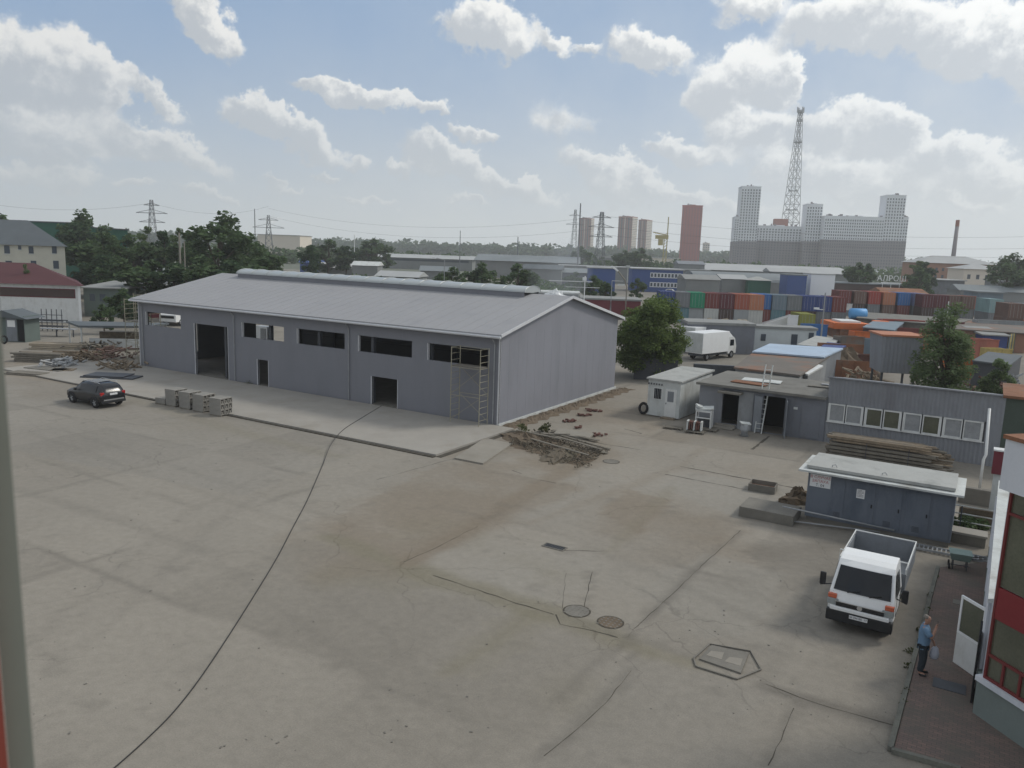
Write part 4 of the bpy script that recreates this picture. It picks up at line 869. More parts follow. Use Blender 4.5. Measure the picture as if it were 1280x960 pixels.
T = {'pel': ((0, 0, .93), (.155, .125)), 'hr': ((0, -.09, .86), .13), 'kr': ((.03, -.10, .49), .105), 'ar': ((-.015, -.11, .10), .085), 'hl': ((0, .09, .86), .13), 'kl': ((.05, .10, .49), .105), 'al': ((.025, .12, .10), .085)}
skin('trousers', T, [('pel', 'hr'), ('hr', 'kr'), ('kr', 'ar'), ('pel', 'hl'), ('hl', 'kl'), ('kl', 'al')], 'trousers', pe)
skin('hair', {'a': ((-.03, 0, 1.64), (.062, .075)), 'b': ((-.012, 0, 1.71), (.076, .088)), 'c': ((.025, 0, 1.752), (.05, .055))}, [('a', 'b'), ('b', 'c')], 'hair', pe)
for s, y in (('r', -.115), ('l', .125)):
    x = .0 if s == 'r' else .04; skin('shoe', {'a': ((x - .03, y, .04), .045), 'b': ((x + .08, y, .04), .048), 'c': ((x + .17, y, .03), .035)}, [('a', 'b'), ('b', 'c')], 'black_plastic', pe)
for y in (-.032, .032): b = MB(); b.box(.098, .108, y - .010, y + .010, 1.655, 1.668); b.build('eye', 'black_plastic', pe)
b = MB(); b.box(.108, .116, -.022, .022, 1.588, 1.598); b.build('mouth', 'maroon', pe)
ph = MB(); ph.box(-.004, .006, -.04, .04, -.075, .075); ph.build('phone', 'black_plastic', bevel=.004); o = bpy.data.objects['phone']; o.location = pe.matrix_basis @ Vector((0, 0, 0)); o.rotation_euler = (0, 0, R_(-28))
mw = Matrix.Translation(pe.location) @ Matrix.Rotation(R_(-28), 4, 'Z'); o.location = mw @ Vector((.275, -.05, 1.60)); tag(o, 'dark phone held up before the face of the person in blue', 'phone')
b = MB(); n = 10
vs = []; fs = []
for i, (z, rx, ry) in enumerate(((.83, .02, .02), (.76, .09, .05), (.62, .13, .08), (.50, .14, .085), (.44, .10, .06))):
    for k in range(n): a = 2 * math.pi * k / n; vs.append((rx * math.cos(a) * random.uniform(.9, 1.1), ry * math.sin(a), z))
for i in range(4):
    for k in range(n): fs.append((i * n + k, i * n + (k + 1) % n, (i + 1) * n + (k + 1) % n, (i + 1) * n + k))
fs.append(tuple(range(4 * n, 5 * n))); b.add(vs, fs); o = b.build('plastic_bag', 'bag', smooth=True); o.location = mw @ Vector((.30, .20, 0)); tag(o, 'white plastic bag hanging from the hand of the person in blue', 'bag')

# ------------------------------------------------------------------ small things of the yard
q = G(1187, 714); ct = thing('garden_cart', 'small cart with a grey green tray at the top of the sidewalk', 'cart', (q.x, q.y, .10), R_(-25))
vs = [(0, 0, .36), (.62, 0, .36), (.62, .42, .36), (0, .42, .36), (-.08, -.12, .66), (.70, -.12, .66), (.70, .58, .66), (-.08, .58, .66)]
b = MB(); b.add(vs, [(0, 3, 2, 1), (0, 1, 5, 4), (1, 2, 6, 5), (2, 3, 7, 6), (3, 0, 4, 7), (4, 5, 6, 7)]); b.build('tray', 'cart_green', ct, bevel=.02)
b = MB(); [b.tube([(x, y, 0), (x, y, .37)], .018, 6) for x, y in ((.08, .02), (.54, .02), (.08, .40), (.54, .40))]; b.tube([(0, 0, .2), (.62, 0, .2)], .015, 6); b.build('leg_frame', 'steel_dark', ct); b = MB(); b.tube([(0.62, .1, .45), (1.1, .1, .55), (1.1, .35, .55), (.62, .35, .45)], .018, 6); b.build('handle', 'steel_dark', ct)
for y in (.03, .41): b = MB(); b.prism([(y + .11 * math.cos(k * .4), .11 + .11 * math.sin(k * .4)) for k in range(16)], -.06, -.01, 'x'); b.build('wheel', 'rubber', ct)
# bollard-like bench frame in the doorway shade
q = G(1186, 862); b = MB(); b.box(-.4, .4, -.28, .28, .0, .015); o = b.build('door_mat', 'steel_dark'); o.location = (q.x, q.y, .101); o.rotation_euler = (0, 0, TH); tag(o, 'dark rectangular mat on the brick sidewalk below the person', 'mat')
q = G(1200, 757); b = MB(); b.box(-.22, .22, -.2, .2, .0, .012); o = b.build('access_cover', 'concrete_dark'); o.location = (q.x, q.y, .101); o.rotation_euler = (0, 0, TH); tag(o, 'small dark cover set in the sidewalk beside the open door', 'cover')
def disc(name, label, px, py, r, mt, ring=None):
    p = G(px, py); t_ = thing(name, label, 'manhole', (p.x, p.y, 0), TH, 'manholes in the concrete yard'); c = [(r * math.cos(2 * math.pi * k / 32), r * math.sin(2 * math.pi * k / 32)) for k in range(32)]
    b = MB(); b.prism(c, -.01, .014); b.build('cover', mt, t_)
    b = MB(); o_ = [(x * 1.14, y * 1.14) for x, y in c]; vs = [(x, y, .010) for x, y in c] + [(x, y, .010) for x, y in o_]; b.add([(x * 1.005, y * 1.005, z) for x, y, z in vs[:32]] + vs[32:], [(k, (k + 1) % 32, 32 + (k + 1) % 32, 32 + k) for k in range(32)]); b.build('ring', ring or 'joint', t_)
    b = MB(); [b.box(x - .03, x + .03, y - .03, y + .03, .0145, .02) for x in np.arange(-.3, .31, .15) for y in np.arange(-.3, .31, .15)]; b.build('studs', 'concrete_dark', t_)
disc('manhole', 'paler round manhole cover, left of the pair before the drain line', 721, 764, .40, 'concrete_dark'); disc('manhole', 'darker round manhole cover, right of the pair near the pit cover', 763, 778, .38, 'mud'); disc('manhole', 'small round manhole cover in the concrete near the trench', 764, 577, .42, 'concrete_dark')
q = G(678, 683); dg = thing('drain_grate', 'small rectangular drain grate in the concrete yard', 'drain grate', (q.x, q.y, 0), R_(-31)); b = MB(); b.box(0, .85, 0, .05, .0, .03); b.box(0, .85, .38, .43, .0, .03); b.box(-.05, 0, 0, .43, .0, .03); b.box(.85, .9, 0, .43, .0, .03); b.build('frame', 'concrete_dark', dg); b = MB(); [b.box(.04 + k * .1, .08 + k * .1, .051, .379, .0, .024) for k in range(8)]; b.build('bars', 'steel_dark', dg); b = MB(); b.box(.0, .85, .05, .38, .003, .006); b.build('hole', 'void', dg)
# pit cover: raised frame with a plate
pts = [G(*p) for p in ((867, 824), (887, 806), (938, 815), (951, 838), (921, 850), (870, 834))]
o0 = pts[0]; pc = thing('pit_cover', 'square steel pit cover in a raised dark concrete surround', 'pit cover', (o0.x, o0.y, 0)); L2 = [((p - o0).x, (p - o0).y) for p in pts]
b = MB()
for i in range(6): a = Vector((*L2[i], .03)); c_ = Vector((*L2[(i + 1) % 6], .03)); b.bar(a, c_, .025 if i in (1, 2) else .045, .04)
b.build('surround', 'concrete_dark', pc)
pp = [G(*p) - o0 for p in ((874, 825), (889, 808), (936, 818), (926, 843))]; b = MB(); b.prism([(p.x, p.y) for p in pp], .0, .05); b.build('plate', 'concrete_dark', pc)
for i, cx in enumerate(((.35, .3), (.68, .5))):
    c_ = pp[0] * .25 + pp[1] * .25 + pp[2] * .25 + pp[3] * .25; d1 = (pp[3] - pp[0]); d2 = (pp[1] - pp[0]); o1 = pp[0] + d1 * (.08 + .45 * i) + d2 * .3
    b = MB(); tri = [o1, o1 + d1 * .36 + d2 * .05, o1 + d1 * .3 + d2 * .5, o1 + d1 * .02 + d2 * .35]; b.prism([(p.x, p.y) for p in tri], .051, .056); b.build('patch', 'concrete', pc)
# black cable
cp = [G(*p) for p in ((478, 509), (452, 525), (428, 541), (413, 560), (404, 580), (395, 601), (383, 628), (366, 660), (345, 700), (309, 759), (277, 809), (247, 853), (216, 892), (182, 926), (145, 959), (110, 988))]
zz = [.14, .14, .15, .15, .03] + [.02] * 20; sm = []
for i in range(len(cp) - 1):
    a0, a1, a2, a3 = cp[max(i - 1, 0)], cp[i], cp[i + 1], cp[min(i + 2, len(cp) - 1)]
    for k in range(6):
        t_ = k / 6; p = .5 * ((2 * a1) + (a2 - a0) * t_ + (2 * a0 - 5 * a1 + 4 * a2 - a3) * t_ ** 2 + (3 * a1 - a0 - 3 * a2 + a3) * t_ ** 3); p.z = zz[i] * (1 - t_) + zz[i + 1] * t_; sm.append(p)
b = MB(); b.tube(sm, .017, 6); tag(b.build('cable', 'wire_black', smooth=True), 'long black cable running from the hall door across the concrete yard', 'cable')
# hollow block stacks
bm_ = MB(); bw, bh, bd = .33, .36, 1.0
def ringblock(b):
    t_ = .05; b.box(0, bd, 0, bw, 0, t_); b.box(0, bd, 0, bw, bh - t_, bh); b.box(0, bd, 0, t_, t_ + .001, bh - t_ - .001); b.box(0, bd, bw - t_, bw, t_ + .001, bh - t_ - .001); b.box(0, bd, .12, .20, t_ + .001, bh * .55); b.box(bd * .5, bd * .52, t_ + .001, bw - t_ - .001, t_ + .001, bh - t_ - .001)
ringblock(bm_)
pr_ = None
def stack(px, py, ny, nz, rz, label, nx=1):
    global pr_
    p = G(px, py); t_ = thing('block_stack', label, 'block stack', (p.x, p.y, 0), rz, 'stacks of hollow concrete blocks')
    b = MB(); [b.box(.02, bd * nx - .02, y, y + .09, .0, .09) for y in (0, .45, .9)]; b.build('pallet', 'wood_grey', t_)
    for i in range(ny):
        for k in range(nz):
            if pr_ is None: o = bm_.build('block', 'block', t_); pr_ = o
            else: o = pr_.copy(); COL.objects.link(o); o.parent = t_
            o.location = (random.uniform(-.03, .03), i * (bw + .02), .092 + k * (bh + .006)); o.rotation_euler = (0, 0, 0)
xs_ = [(262, 519, 3, 3, 'rightmost stack of hollow grey blocks with open ends, beside the kerb line'), (241, 514, 3, 3, 'second stack of hollow grey blocks counted from the right'), (224, 510.5, 3, 3, 'middle stack of hollow grey blocks in the row'), (207, 507, 3, 3, 'tall stack of hollow grey blocks next to the short one'), (194, 504.5, 3, 1, 'lowest and leftmost stack of hollow grey blocks, next to the car')]
for px, py, ny, nz, la in xs_: stack(px, py, ny, nz, R_(-27 + random.uniform(-3, 3)), la)

# ------------------------------------------------------------------ scaffolds
def scaffold(name, label, loc, rz, nx, lx, ly, H_, decks, rail=1.0, mt='steel_grey', rung=.42, group=None):
    t_ = thing(name, label, 'scaffold', loc, rz, group)
    for i in range(nx + 1):
        b = MB()
        for y in (0, ly): b.tube([(i * lx, y, 0), (i * lx, y, H_)], .032, 6)
        z = .35
        while z < H_: b.tube([(i * lx, 0, z), (i * lx, ly, z)], .017, 5); z += rung
        b.build('ladder_frame', mt, t_)
    for i in range(nx):
        b = MB()
        for z in decks: b.bar((i * lx, 0, z - .05), ((i + 1) * lx, 0, z - .05), .03); b.bar((i * lx, ly, z - .05), ((i + 1) * lx, ly, z - .05), .03)
        zz_ = [0.2] + list(decks)
        for a, c in zip(zz_[:-1], zz_[1:]): b.bar((i * lx, 0, a), ((i + 1) * lx, 0, c - .1), .022); b.bar((i * lx, ly, c - .1), ((i + 1) * lx, ly, a), .022)
        b.bar((i * lx, 0, H_ - .05), ((i + 1) * lx, 0, H_ - .05), .022); b.bar((i * lx, ly, H_ - .05), ((i + 1) * lx, ly, H_ - .05), .022)
        b.build('brace', mt, t_)
    for z in decks[-1:]: b = MB(); b.box(.03, nx * lx - .03, .03, ly - .03, z, z + .05); b.build('deck', 'wood_grey', t_)
    return t_
p = G(566, 531); mat('scaf', (.30, .28, .21), .5, .15, 3)
scaffold('scaffold_tower', 'light steel scaffold tower before the right end window of the grey hall', (p.x - .2, p.y + .25, .13), R_(-30.7), 1, 2.25, 1.0, 5.0, (1.9, 3.75), mt='scaf')
p = hl(-38.7, .5); scaffold('scaffold_tower', 'scaffold tower at the far left corner of the grey hall', (p.x - 1.4, p.y + .6, 0), R_(-30.7), 1, 2.2, 1.1, 5.9, (2.0, 3.9), mt='scaf')
p = hl(-43, 1.5); scaffold('scaffold_tower', 'separate scaffold tower left of the hall above the work canopy', (p.x, p.y + 3, 0), R_(-30.7), 1, 2.2, 1.3, 6.0, (2.0, 4.2), mt='scaf')
# trench debris: planks, bricks, soil
heap('soil_heap', 'brown soil heap with debris at the corner of the hall', 'heap', 655, 550, 2.0, 1.1, .45, 'mud', 9, 22)
heap('soil_heap', 'long grey soil heap in the trench before the planks', 'heap', 700, 568, 2.4, .9, .30, 'soil', 12, 22)
def plank(px0, py0, px1, py1, w_, z, label, mt='wood_grey', z1=None, th=.05):
    P, Q = G(px0, py0), G(px1, py1); d = Q - P; b = MB(); b.box(0, d.length, -w_ / 2, w_ / 2, 0, th); o = b.build('plank', mt); o.location = (P.x, P.y, z); o.rotation_euler = (0, -math.atan2((z1 or z) - z, d.length), math.atan2(d.y, d.x)); return tag(o, label, 'plank', 'planks around the trench')
for a in [(672, 543, 752, 566, .22, .18, 'longest grey plank lying along the trench edge'), (690, 540, 748, 553, .3, .10, 'wide grey board beyond the trench'), (702, 546, 762, 563, .18, .06, 'narrow plank at the right end of the trench'), (646, 545, 700, 556, .2, .35, 'plank over the soil heap at the hall corner'), (660, 553, 735, 575, .16, .26, 'plank lying on the trench soil'),
          (676, 549, 712, 549, .14, .3, 'short cross plank on the trench soil'), (735, 560, 758, 568, .3, .05, 'short board right of the trench')]: plank(*a)
p = G(673, 548); b = MB(); b.box(0, 2.3, 0, 1.0, 0, .12); o = b.build('tilted_slab', 'concrete'); o.location = (p.x + 1.0, p.y + .9, .06); o.rotation_euler = (R_(7), R_(2), R_(-22)); tag(o, 'tilted concrete panel lying beyond the trench', 'concrete panel')
r = random.Random(3); cl_ = [(G(x, y).x, G(x, y).y, .35, .35, .5) for x, y in ((682, 540), (679, 543), (652, 541), (655, 548))]
me = leaf_mesh('dry_brush', cl_, 90, .14, 'grass', 8); o = bpy.data.objects.new('dry_brush', me); COL.objects.link(o); tag(o, 'dry brushwood sticking out of the soil at the hall corner', 'brush', kind='stuff')
b = MB(); r = random.Random(8)
for k in range(900):
    u, v = r.random(), r.random(); A = G(640, 556).lerp(G(672, 540), v); C = G(728, 586).lerp(G(757, 566), v); p = A.lerp(C, u) + Vector((r.gauss(0, .25), r.gauss(0, .25), 0)); s = r.uniform(.03, .085); b.obox((p.x, p.y, s * .3 + .05 + r.random() * .15), (s * r.uniform(.8, 2.0), s, s * .8), (r.uniform(-.5, .5), r.uniform(-.5, .5), r.uniform(0, 6)))
tag(b.build('rubble', 'rubble', rc=False), 'loose rubble and clods filling the trench at the hall corner', 'rubble', kind='stuff')
for k, (px, py, n_) in enumerate(((710, 527, 6), (731, 520, 4), (742, 514, 4), (722, 535, 2), (748, 545, 3))):
    t_ = G(px, py); b = MB(); [b.obox((r.uniform(-.5, .5), r.uniform(-.35, .35), .06 + .05 * r.random()), (r.uniform(.15, .4), .13, .10), (0, r.uniform(-.2, .2), r.uniform(0, 3))) for _ in range(n_ * 2)]; o = b.build('brick_rubble', 'brick'); o.location = (t_.x, t_.y, 0)
    tag(o, 'scatter of reddish broken brick ' + ('nearest the trench', 'halfway along the hall gable', 'farthest along the hall gable', 'on the slab before the trench', 'right of the tilted panel')[k], 'brick rubble', kind='stuff')

# ------------------------------------------------------------------ barrack, garages, cabin
OG = G(1035, 553)
ga = thing('garage_block', 'low grey garage block with two open black doorways and a flat concrete roof', 'garage', OG, R_(-32))
gx = [(-6.98, -5.88, .25, 2.3), (-4.26, -2.85, .02, 2.5)]
b = MB(); wall_cells(b, -7.0, 2.75, .2, [], 0, 'x', -8.62); b.build('left_wall', 'barrack_wall', ga)
b = MB(); wall_cells(b, -.31, 2.75, .2, gx, .0, 'x', -6.98); b.build('front_wall', 'garage_wall', ga)
b = MB(); b.box(-5.87, -4.9, -.03, -.002, 0, 2.6); b.build('pale_wall_panel', 'garage_wall_pale', ga)
b = MB(); b.box(-8.62, -8.42, .202, 6.5, 0, 2.75); b.box(-8.41, -.31, 6.3, 6.5, 0, 2.75); b.build('side_wall', 'garage_wall', ga)
b = MB(); b.box(-8.4, -.32, 2.6, 2.7, 0, 2.7); b.build('inner_wall', 'void', ga)  # near-black sheet standing in for the unlit garage interior
b = MB(); b.box(-8.8, -.312, -.35, 6.7, 2.752, 2.92); b.build('roof', 'roof_dirty', ga)
b = MB(); b.box(-7.15, -5.6, -.75, .1, 2.42, 2.55); b.build('door_canopy', 'concrete_dark', ga)
b = MB(); b.box(-1.79, -.63, -.03, -.001, .1, 2.3); b.build('door', 'garage_wall', ga, bevel=.008)
b = MB(); b.obox((-2.62, -.52, 1.25), (.05, 1.1, 2.4), (0, 0, .25)); b.build('open_door_leaf', 'blue_grey', ga)
b = MB(); b.obox((-4.5, -.28, 1.25), (.5, .04, 2.4), (0, 0, .0)); b.build('door_leaf', 'blue_grey', ga)
b = MB(); b.box(-7.5, -5.9, -.9, -.36, .02, .12); b.box(-7.3, -5.95, -.355, -.02, .02, .24); b.build('doorstep', 'concrete', ga)
b = MB(); b.box(-2.3, -2.05, -.03, -.001, 1.85, 2.0); b.build('lamp', 'white', ga)
ba = thing('corrugated_barrack', 'grey corrugated barrack with a long strip of white framed windows', 'building', OG, R_(-32))
BL = 9.25
def corr(b, x0, x1, z0, z1, y, p=.22, d=.035, z1b=None):
    n_ = int((x1 - x0) / p * 2); vs = []; fs = []
    for i in range(n_ + 1):
        x = x0 + (x1 - x0) * i / n_; yy = y - (d if i % 2 else 0); zt = z1 if z1b is None else z1 + (z1b - z1) * i / n_; vs += [(x, yy, z0), (x, yy, zt)]
    for i in range(n_): fs.append((2 * i, 2 * i + 2, 2 * i + 3, 2 * i + 1))
    b.add(vs, fs)
b = MB(); b.box(-.30, BL, .06, .25, 0, 1.38); b.box(-.30, BL, .06, .25, 2.55, 4.10); b.box(8.42, BL, .06, .25, 1.381, 2.549); b.box(-.30, -.22, .06, .25, 1.381, 2.549); b.build('wall_core', 'barrack_wall', ba)
b = MB(); corr(b, -.30, BL, 2.56, 4.14, .058); b.build('corrugated_cladding', 'barrack_wall', ba, rc=False)
b = MB(); corr(b, -.30, BL, 0.0, 1.36, .058); b.build('lower_cladding', 'barrack_wall', ba, rc=False)
b = MB(); b.prism([(.26, 0), (6, 0), (6, 3.3), (.26, 4.06)], -.28, BL - .02, 'x'); b.build('rear_volume', 'barrack_wall', ba)
b = MB(); b.prism([(-.10, 4.16), (6.3, 3.3), (6.3, 3.4), (-.10, 4.24)], -.40, BL + .2, 'x'); b.build('roof', 'barrack_wall', ba)
for k in range(8):
    x0 = -.2 + k * 1.075; x1 = x0 + 1.0
    b = MB(); b.box(x0, x1, -.03, .08, 1.39, 1.47); b.box(x0, x1, -.03, .08, 2.46, 2.54); b.box(x0, x0 + (.14 if k % 2 == 0 else .06), -.03, .08, 1.471, 2.459); b.box(x1 - (.14 if k % 2 else .06), x1, -.03, .08, 1.471, 2.459); wf = b.build('window', 'white', ba)
    b = MB(); b.box(x0 + .07, x1 - .07, .02, .04, 1.472, 2.458); b.build('pane', 'facade_glass' if k in (2, 3, 5) else 'steel_grey', wf)
b = MB(); b.box(-.25, 8.45, -.06, .0, 1.33, 1.385); b.build('sill', 'white', ba)
q = G(943, 541); ld = thing('ladder', 'tall pale ladder leaning on the flat garage roof', 'ladder', (q.x, q.y, 0), R_(-32)); top_ = (.35, .9, 4.5)
for x in (0, .45): b = MB(); b.bar((x, 0, 0), (x + .12, .95, 4.5), .06, .08); b.build('rail', 'white_dirty', ld)
b = MB(); [b.bar((x_ := .12 * k / 14, .95 * k / 14, 4.5 * k / 14), (.45 + x_, .95 * k / 14, 4.5 * k / 14), .04) for k in range(1, 14)]; b.build('rungs', 'white_dirty', ld)
for (x, y, sx, sy, mt_, la, rz_) in ((-6.5, 2.4, 2.6, 1.2, 'white_dirty', 'long white sheet lying on the garage roof beside the ladder', .1), (-6.9, 1.2, 2.4, .9, 'rust', 'rusty brown sheet lying on the garage roof near its left end', -.1), (-2.2, 3.2, 2.8, .5, 'concrete_dark', 'dark board lying at the right of the garage roof', .15), (-1.6, 4.6, 2.2, .4, 'steel_grey', 'grey board farther back on the right of the garage roof', .05)):
    b = MB(); b.box(0, sx, 0, sy, 0, .05); o = b.build('sheet', mt_); o.location = ga.matrix_basis @ Vector((0, 0, 0)) if False else OG + Matrix.Rotation(R_(-32), 3, 'Z') @ Vector((x, y, 2.958)); o.rotation_euler = (0.02, 0, R_(-32) + rz_); tag(o, la, 'sheet', 'sheets on the garage roof')
cbn = thing('site_cabin', 'pale grey green site cabin with one barred window and a door', 'cabin', G(848, 525), R_(-34))
b = MB(); b.prism([(-2.45, .06), (0, .06), (0, 2.62), (-2.45, 2.62)], 0, 6.2, 'y'); b.build('wall', 'white_dirty', cbn)
b = MB(); b.prism([(-.1, 2.64), (6.35, 2.80), (6.35, 2.92), (-.1, 2.76)], -2.58, .12, 'x'); b.build('roof', 'roof_green_grey', cbn)
b = MB(); b.box(-2.0, -1.35, -.03, -.001, 1.25, 2.1); wf = b.build('window', 'white', cbn); b = MB(); b.box(-1.95, -1.4, -.036, -.031, 1.3, 2.05); b.build('pane', 'glass_dark', wf); b = MB(); [b.box(x, x + .02, -.05, -.037, 1.3, 2.05) for x in (-1.85, -1.72, -1.59, -1.46)]; b.build('bars', 'steel_grey', wf)
b = MB(); b.box(-1.1, -.25, -.035, -.001, .12, 2.1); dd = b.build('door', 'white', cbn, bevel=.01); b = MB(); b.box(-.92, -.45, -.04, -.036, 1.2, 1.95); b.build('pane', 'blue_grey', dd); b = MB(); b.box(-1.02, -.98, -.07, -.036, 1.0, 1.12); b.build('handle', 'steel_dark', dd)
b = MB(); [b.box(-2.4 + k * .2, -2.33 + k * .2, -.14, -.08, 2.3, 2.42) for k in range(6)]; b.build('awning_fringe', 'steel_dark', cbn); b = MB(); b.box(-1.2, -.2, -.45, -.05, 0, .1); b.build('doorstep', 'wood', cbn)
b = MB(); vs = []; n_ = 18
for k in range(n_):
    a = 2 * math.pi * k / n_
    for j in range(6): c_ = 2 * math.pi * j / 6; vs.append((.10 * math.sin(c_), (.36 + .1 * math.cos(c_)) * math.cos(a), .46 + (.36 + .1 * math.cos(c_)) * math.sin(a)))
b.add(vs, [(k * 6 + j, k * 6 + (j + 1) % 6, ((k + 1) % n_) * 6 + (j + 1) % 6, ((k + 1) % n_) * 6 + j) for k in range(n_) for j in range(6)]); o = b.build('old_tyre', 'rubber', smooth=True); q = G(803, 518); o.location = q; o.rotation_euler = (0, .15, R_(40)); tag(o, 'old black tyre leaning at the left corner of the site cabin', 'tyre')
def pallet(px, py, rz, label, z=0, par=None):
    t_ = thing('wooden_pallet', label, 'pallet', tuple(G(px, py)[:2]) + (z,), rz, 'wooden pallets by the cabin'); b = MB()
    [b.box(0, 1.2, y, y + .1, .11, .135) for y in (0, .14, .28, .42, .56, .70)]; b.build('deck', 'wood_grey', t_); b = MB(); [b.box(x, x + .1, 0, .8, 0, .108) for x in (0, .55, 1.1)]; b.build('bearer', 'wood_grey', t_); return t_
pallet(829, 536, R_(-20), 'flat wooden pallet lying on the concrete left of the white frame'); pallet(856, 541, R_(-25), 'wooden pallet under the stacked bricks and the white frame'); pallet(872, 538, R_(-30), 'wooden pallet half hidden behind the white frame')
q = G(868, 536); wfm = thing('appliance_frame', 'white metal appliance frame standing on a pallet beside the garage wall', 'frame', (q.x, q.y, .14), R_(-25))
b = MB(); W_, D_, H_ = 1.05, .8, 1.15
for x in (0, W_ - .08):
    for y in (0, D_ - .08): b.box(x, x + .08, y, y + .08, 0, H_)
b.box(.081, W_ - .081, 0, .08, H_ - .1, H_); b.box(.081, W_ - .081, 0, .06, .62, .7); b.box(0, .08, .081, D_ - .081, H_ - .1, H_); b.box(W_ - .08, W_, .081, D_ - .081, .0, H_); b.build('frame', 'white', wfm)
b = MB(); b.obox((.5, .4, H_ + .12), (1.2, .7, .1), (.12, -.08, .2)); b.obox((.2, .3, H_ + .22), (.5, .5, .12), (.2, .3, .6)); b.build('top_clutter', 'white_dirty', wfm); b = MB(); b.box(.1, W_ - .1, .3, D_ - .1, .0, .6); b.build('back_panel', 'steel_dark', wfm)
bt = thing('brick_stack', 'upright pinkish bricks stacked on a pallet before the white frame', 'bricks', tuple(G(857, 540)[:2]) + (.14,), R_(-25)); 
for k in range(7): b = MB(); b.obox((.05 + k * .15, .3, .32), (.10, .5, .6 - .06 * (k % 3)), (0, .06 * (k % 2), .05)); b.build('brick', 'brick' if k % 3 else 'white_dirty', bt)
q = G(930, 545); can = thing('grey_drum', 'grey dented drum standing between doorway and ladder', 'drum', (q.x, q.y, 0)); b = MB(); b.tube([(0, 0, 0), (0, 0, .03), (0, 0, .42), (.02, 0, .8)], [.26, .30, .30, .27], 14); b.build('body', 'steel_grey', can, smooth=True); b = MB(); b.obox((.02, 0, .86), (.65, .5, .06), (.1, .1, 0)); b.build('lid', 'white_dirty', can)
q = G(1203, 576); bn = thing('black_bin', 'black waste container at the end of the timber stack', 'bin', (q.x, q.y, 0), TH); b = MB(); b.add([(0, 0, .1), (1.3, 0, .1), (1.3, .9, .1), (0, .9, .1), (-.08, -.06, 1.1), (1.38, -.06, 1.1), (1.38, .96, 1.1), (-.08, .96, 1.1)], [(0, 3, 2, 1), (0, 1, 5, 4), (1, 2, 6, 5), (2, 3, 7, 6), (3, 0, 4, 7), (4, 5, 6, 7)]); b.build('body', 'rubber', bn, bevel=.03); b = MB(); b.box(-.1, 1.4, -.1, 1.0, 1.105, 1.18); b.build('lid', 'steel_dark', bn, bevel=.02)
# timber stack
q = G(1040, 572); tb = thing('timber_stack', 'long stack of weathered boards and poles before the barrack windows', 'timber', (q.x - .2, q.y + .1, 0), R_(-31)); r = random.Random(21)
for k in range(60):
    row = k // 11; y = .05 + (k % 11) * .22 + r.gauss(0, .03); z = .16 + row * .21; Lb = r.uniform(5.4, 6.6) - row * .2; x0 = r.uniform(-.3, .35)
    b = MB()
    if k % 4 == 0: b.tube([(x0, y, z + .07), (x0 + Lb, y + r.gauss(0, .05), z + .07)], .07, 7)
    else: b.obox((x0 + Lb / 2, y, z + .06), (Lb, .16, r.choice((.05, .10, .14))), (0, 0, r.gauss(0, .012)))
    b.build('board', r.choice(('wood', 'wood_grey', 'wood_grey', 'wood')), tb)
b = MB(); [b.box(x, x + .12, -.1, 2.1, 0, .155) for x in (.8, 3.0, 5.2)]; b.build('bearer', 'wood_grey', tb); b = MB(); [b.box(x, x + .04, -.12, -.08, 0, 1.15) for x in (2.0, 4.2)]; b.build('upright', 'steel_dark', tb)

# ------------------------------------------------------------------ helpers for the yard and town behind
def Ht(px, py, Y): r = ray(px, py); return CAM_H + r.z / r.y * Y
def wid(loc, pxr, py, rz):
    r = ray(pxr, py); k = r.x / r.y; return (k * loc.y - loc.x) / (math.cos(rz) - k * math.sin(rz))
def building(name, label, cat, pxl, pxr, py, ytop, depth, rz=0.0, wall='far_wall', roof='far_roof', rtype='flat', rh=1.5, ov=.5, wins=(), group=None, pane='far_glass', door=None, Y=None):
    loc = G(pxl, py) if Y is None else AZ(pxl, Y); W_ = wid(loc, pxr, py + (pxr - pxl) * .034, rz); h = Ht(pxl, ytop, loc.y)
    t_ = thing(name, label, cat, loc, rz, group)
    b = MB(); b.box(0, W_, 0, depth, 0, h); b.build('wall', wall, t_)
    b = MB()
    if rtype == 'flat': b.box(-ov, W_ + ov, -ov, depth + ov, h + .003, h + .3)
    elif rtype == 'gable': b.prism([(-ov, h + .003), (depth + ov, h + .003), (depth / 2, h + rh)], -ov, W_ + ov, 'x')
    elif rtype == 'gabley': b.prism([(-ov, h + .003), (W_ + ov, h + .003), (W_ / 2, h + rh)], -ov, depth + ov, 'y')
    elif rtype == 'mono': b.prism([(-ov, h + .003), (depth + ov, h + .003), (depth + ov, h + rh), (-ov, h + .15)], -ov, W_ + ov, 'x')
    elif rtype == 'arch': b.prism([(-.2 + 0, h + .003)] + [(depth / 2 - (depth / 2 + .3) * math.cos(math.pi * k / 10), h + .01 + rh * math.sin(math.pi * k / 10)) for k in range(11)], -ov, W_ + ov, 'x')
    elif rtype == 'hip':
        i_ = min(depth / 2, W_ / 2 * .9) + ov; b.add([(-ov, -ov, h + .003), (W_ + ov, -ov, h + .003), (W_ + ov, depth + ov, h + .003), (-ov, depth + ov, h + .003), (-ov + i_, depth / 2, h + rh), (W_ + ov - i_, depth / 2, h + rh)], [(0, 1, 5, 4), (1, 2, 5), (2, 3, 4, 5), (3, 0, 4), (0, 3, 2, 1)])
    b.build('roof', roof, t_)
    for (fx0, fx1, fz0, fz1) in wins:
        b = MB(); b.box(fx0 * W_, fx1 * W_, -.06, -.002, fz0 * h, fz1 * h); b.build('window', pane, t_)
    t_['_w'] = W_; t_['_h'] = h; return t_
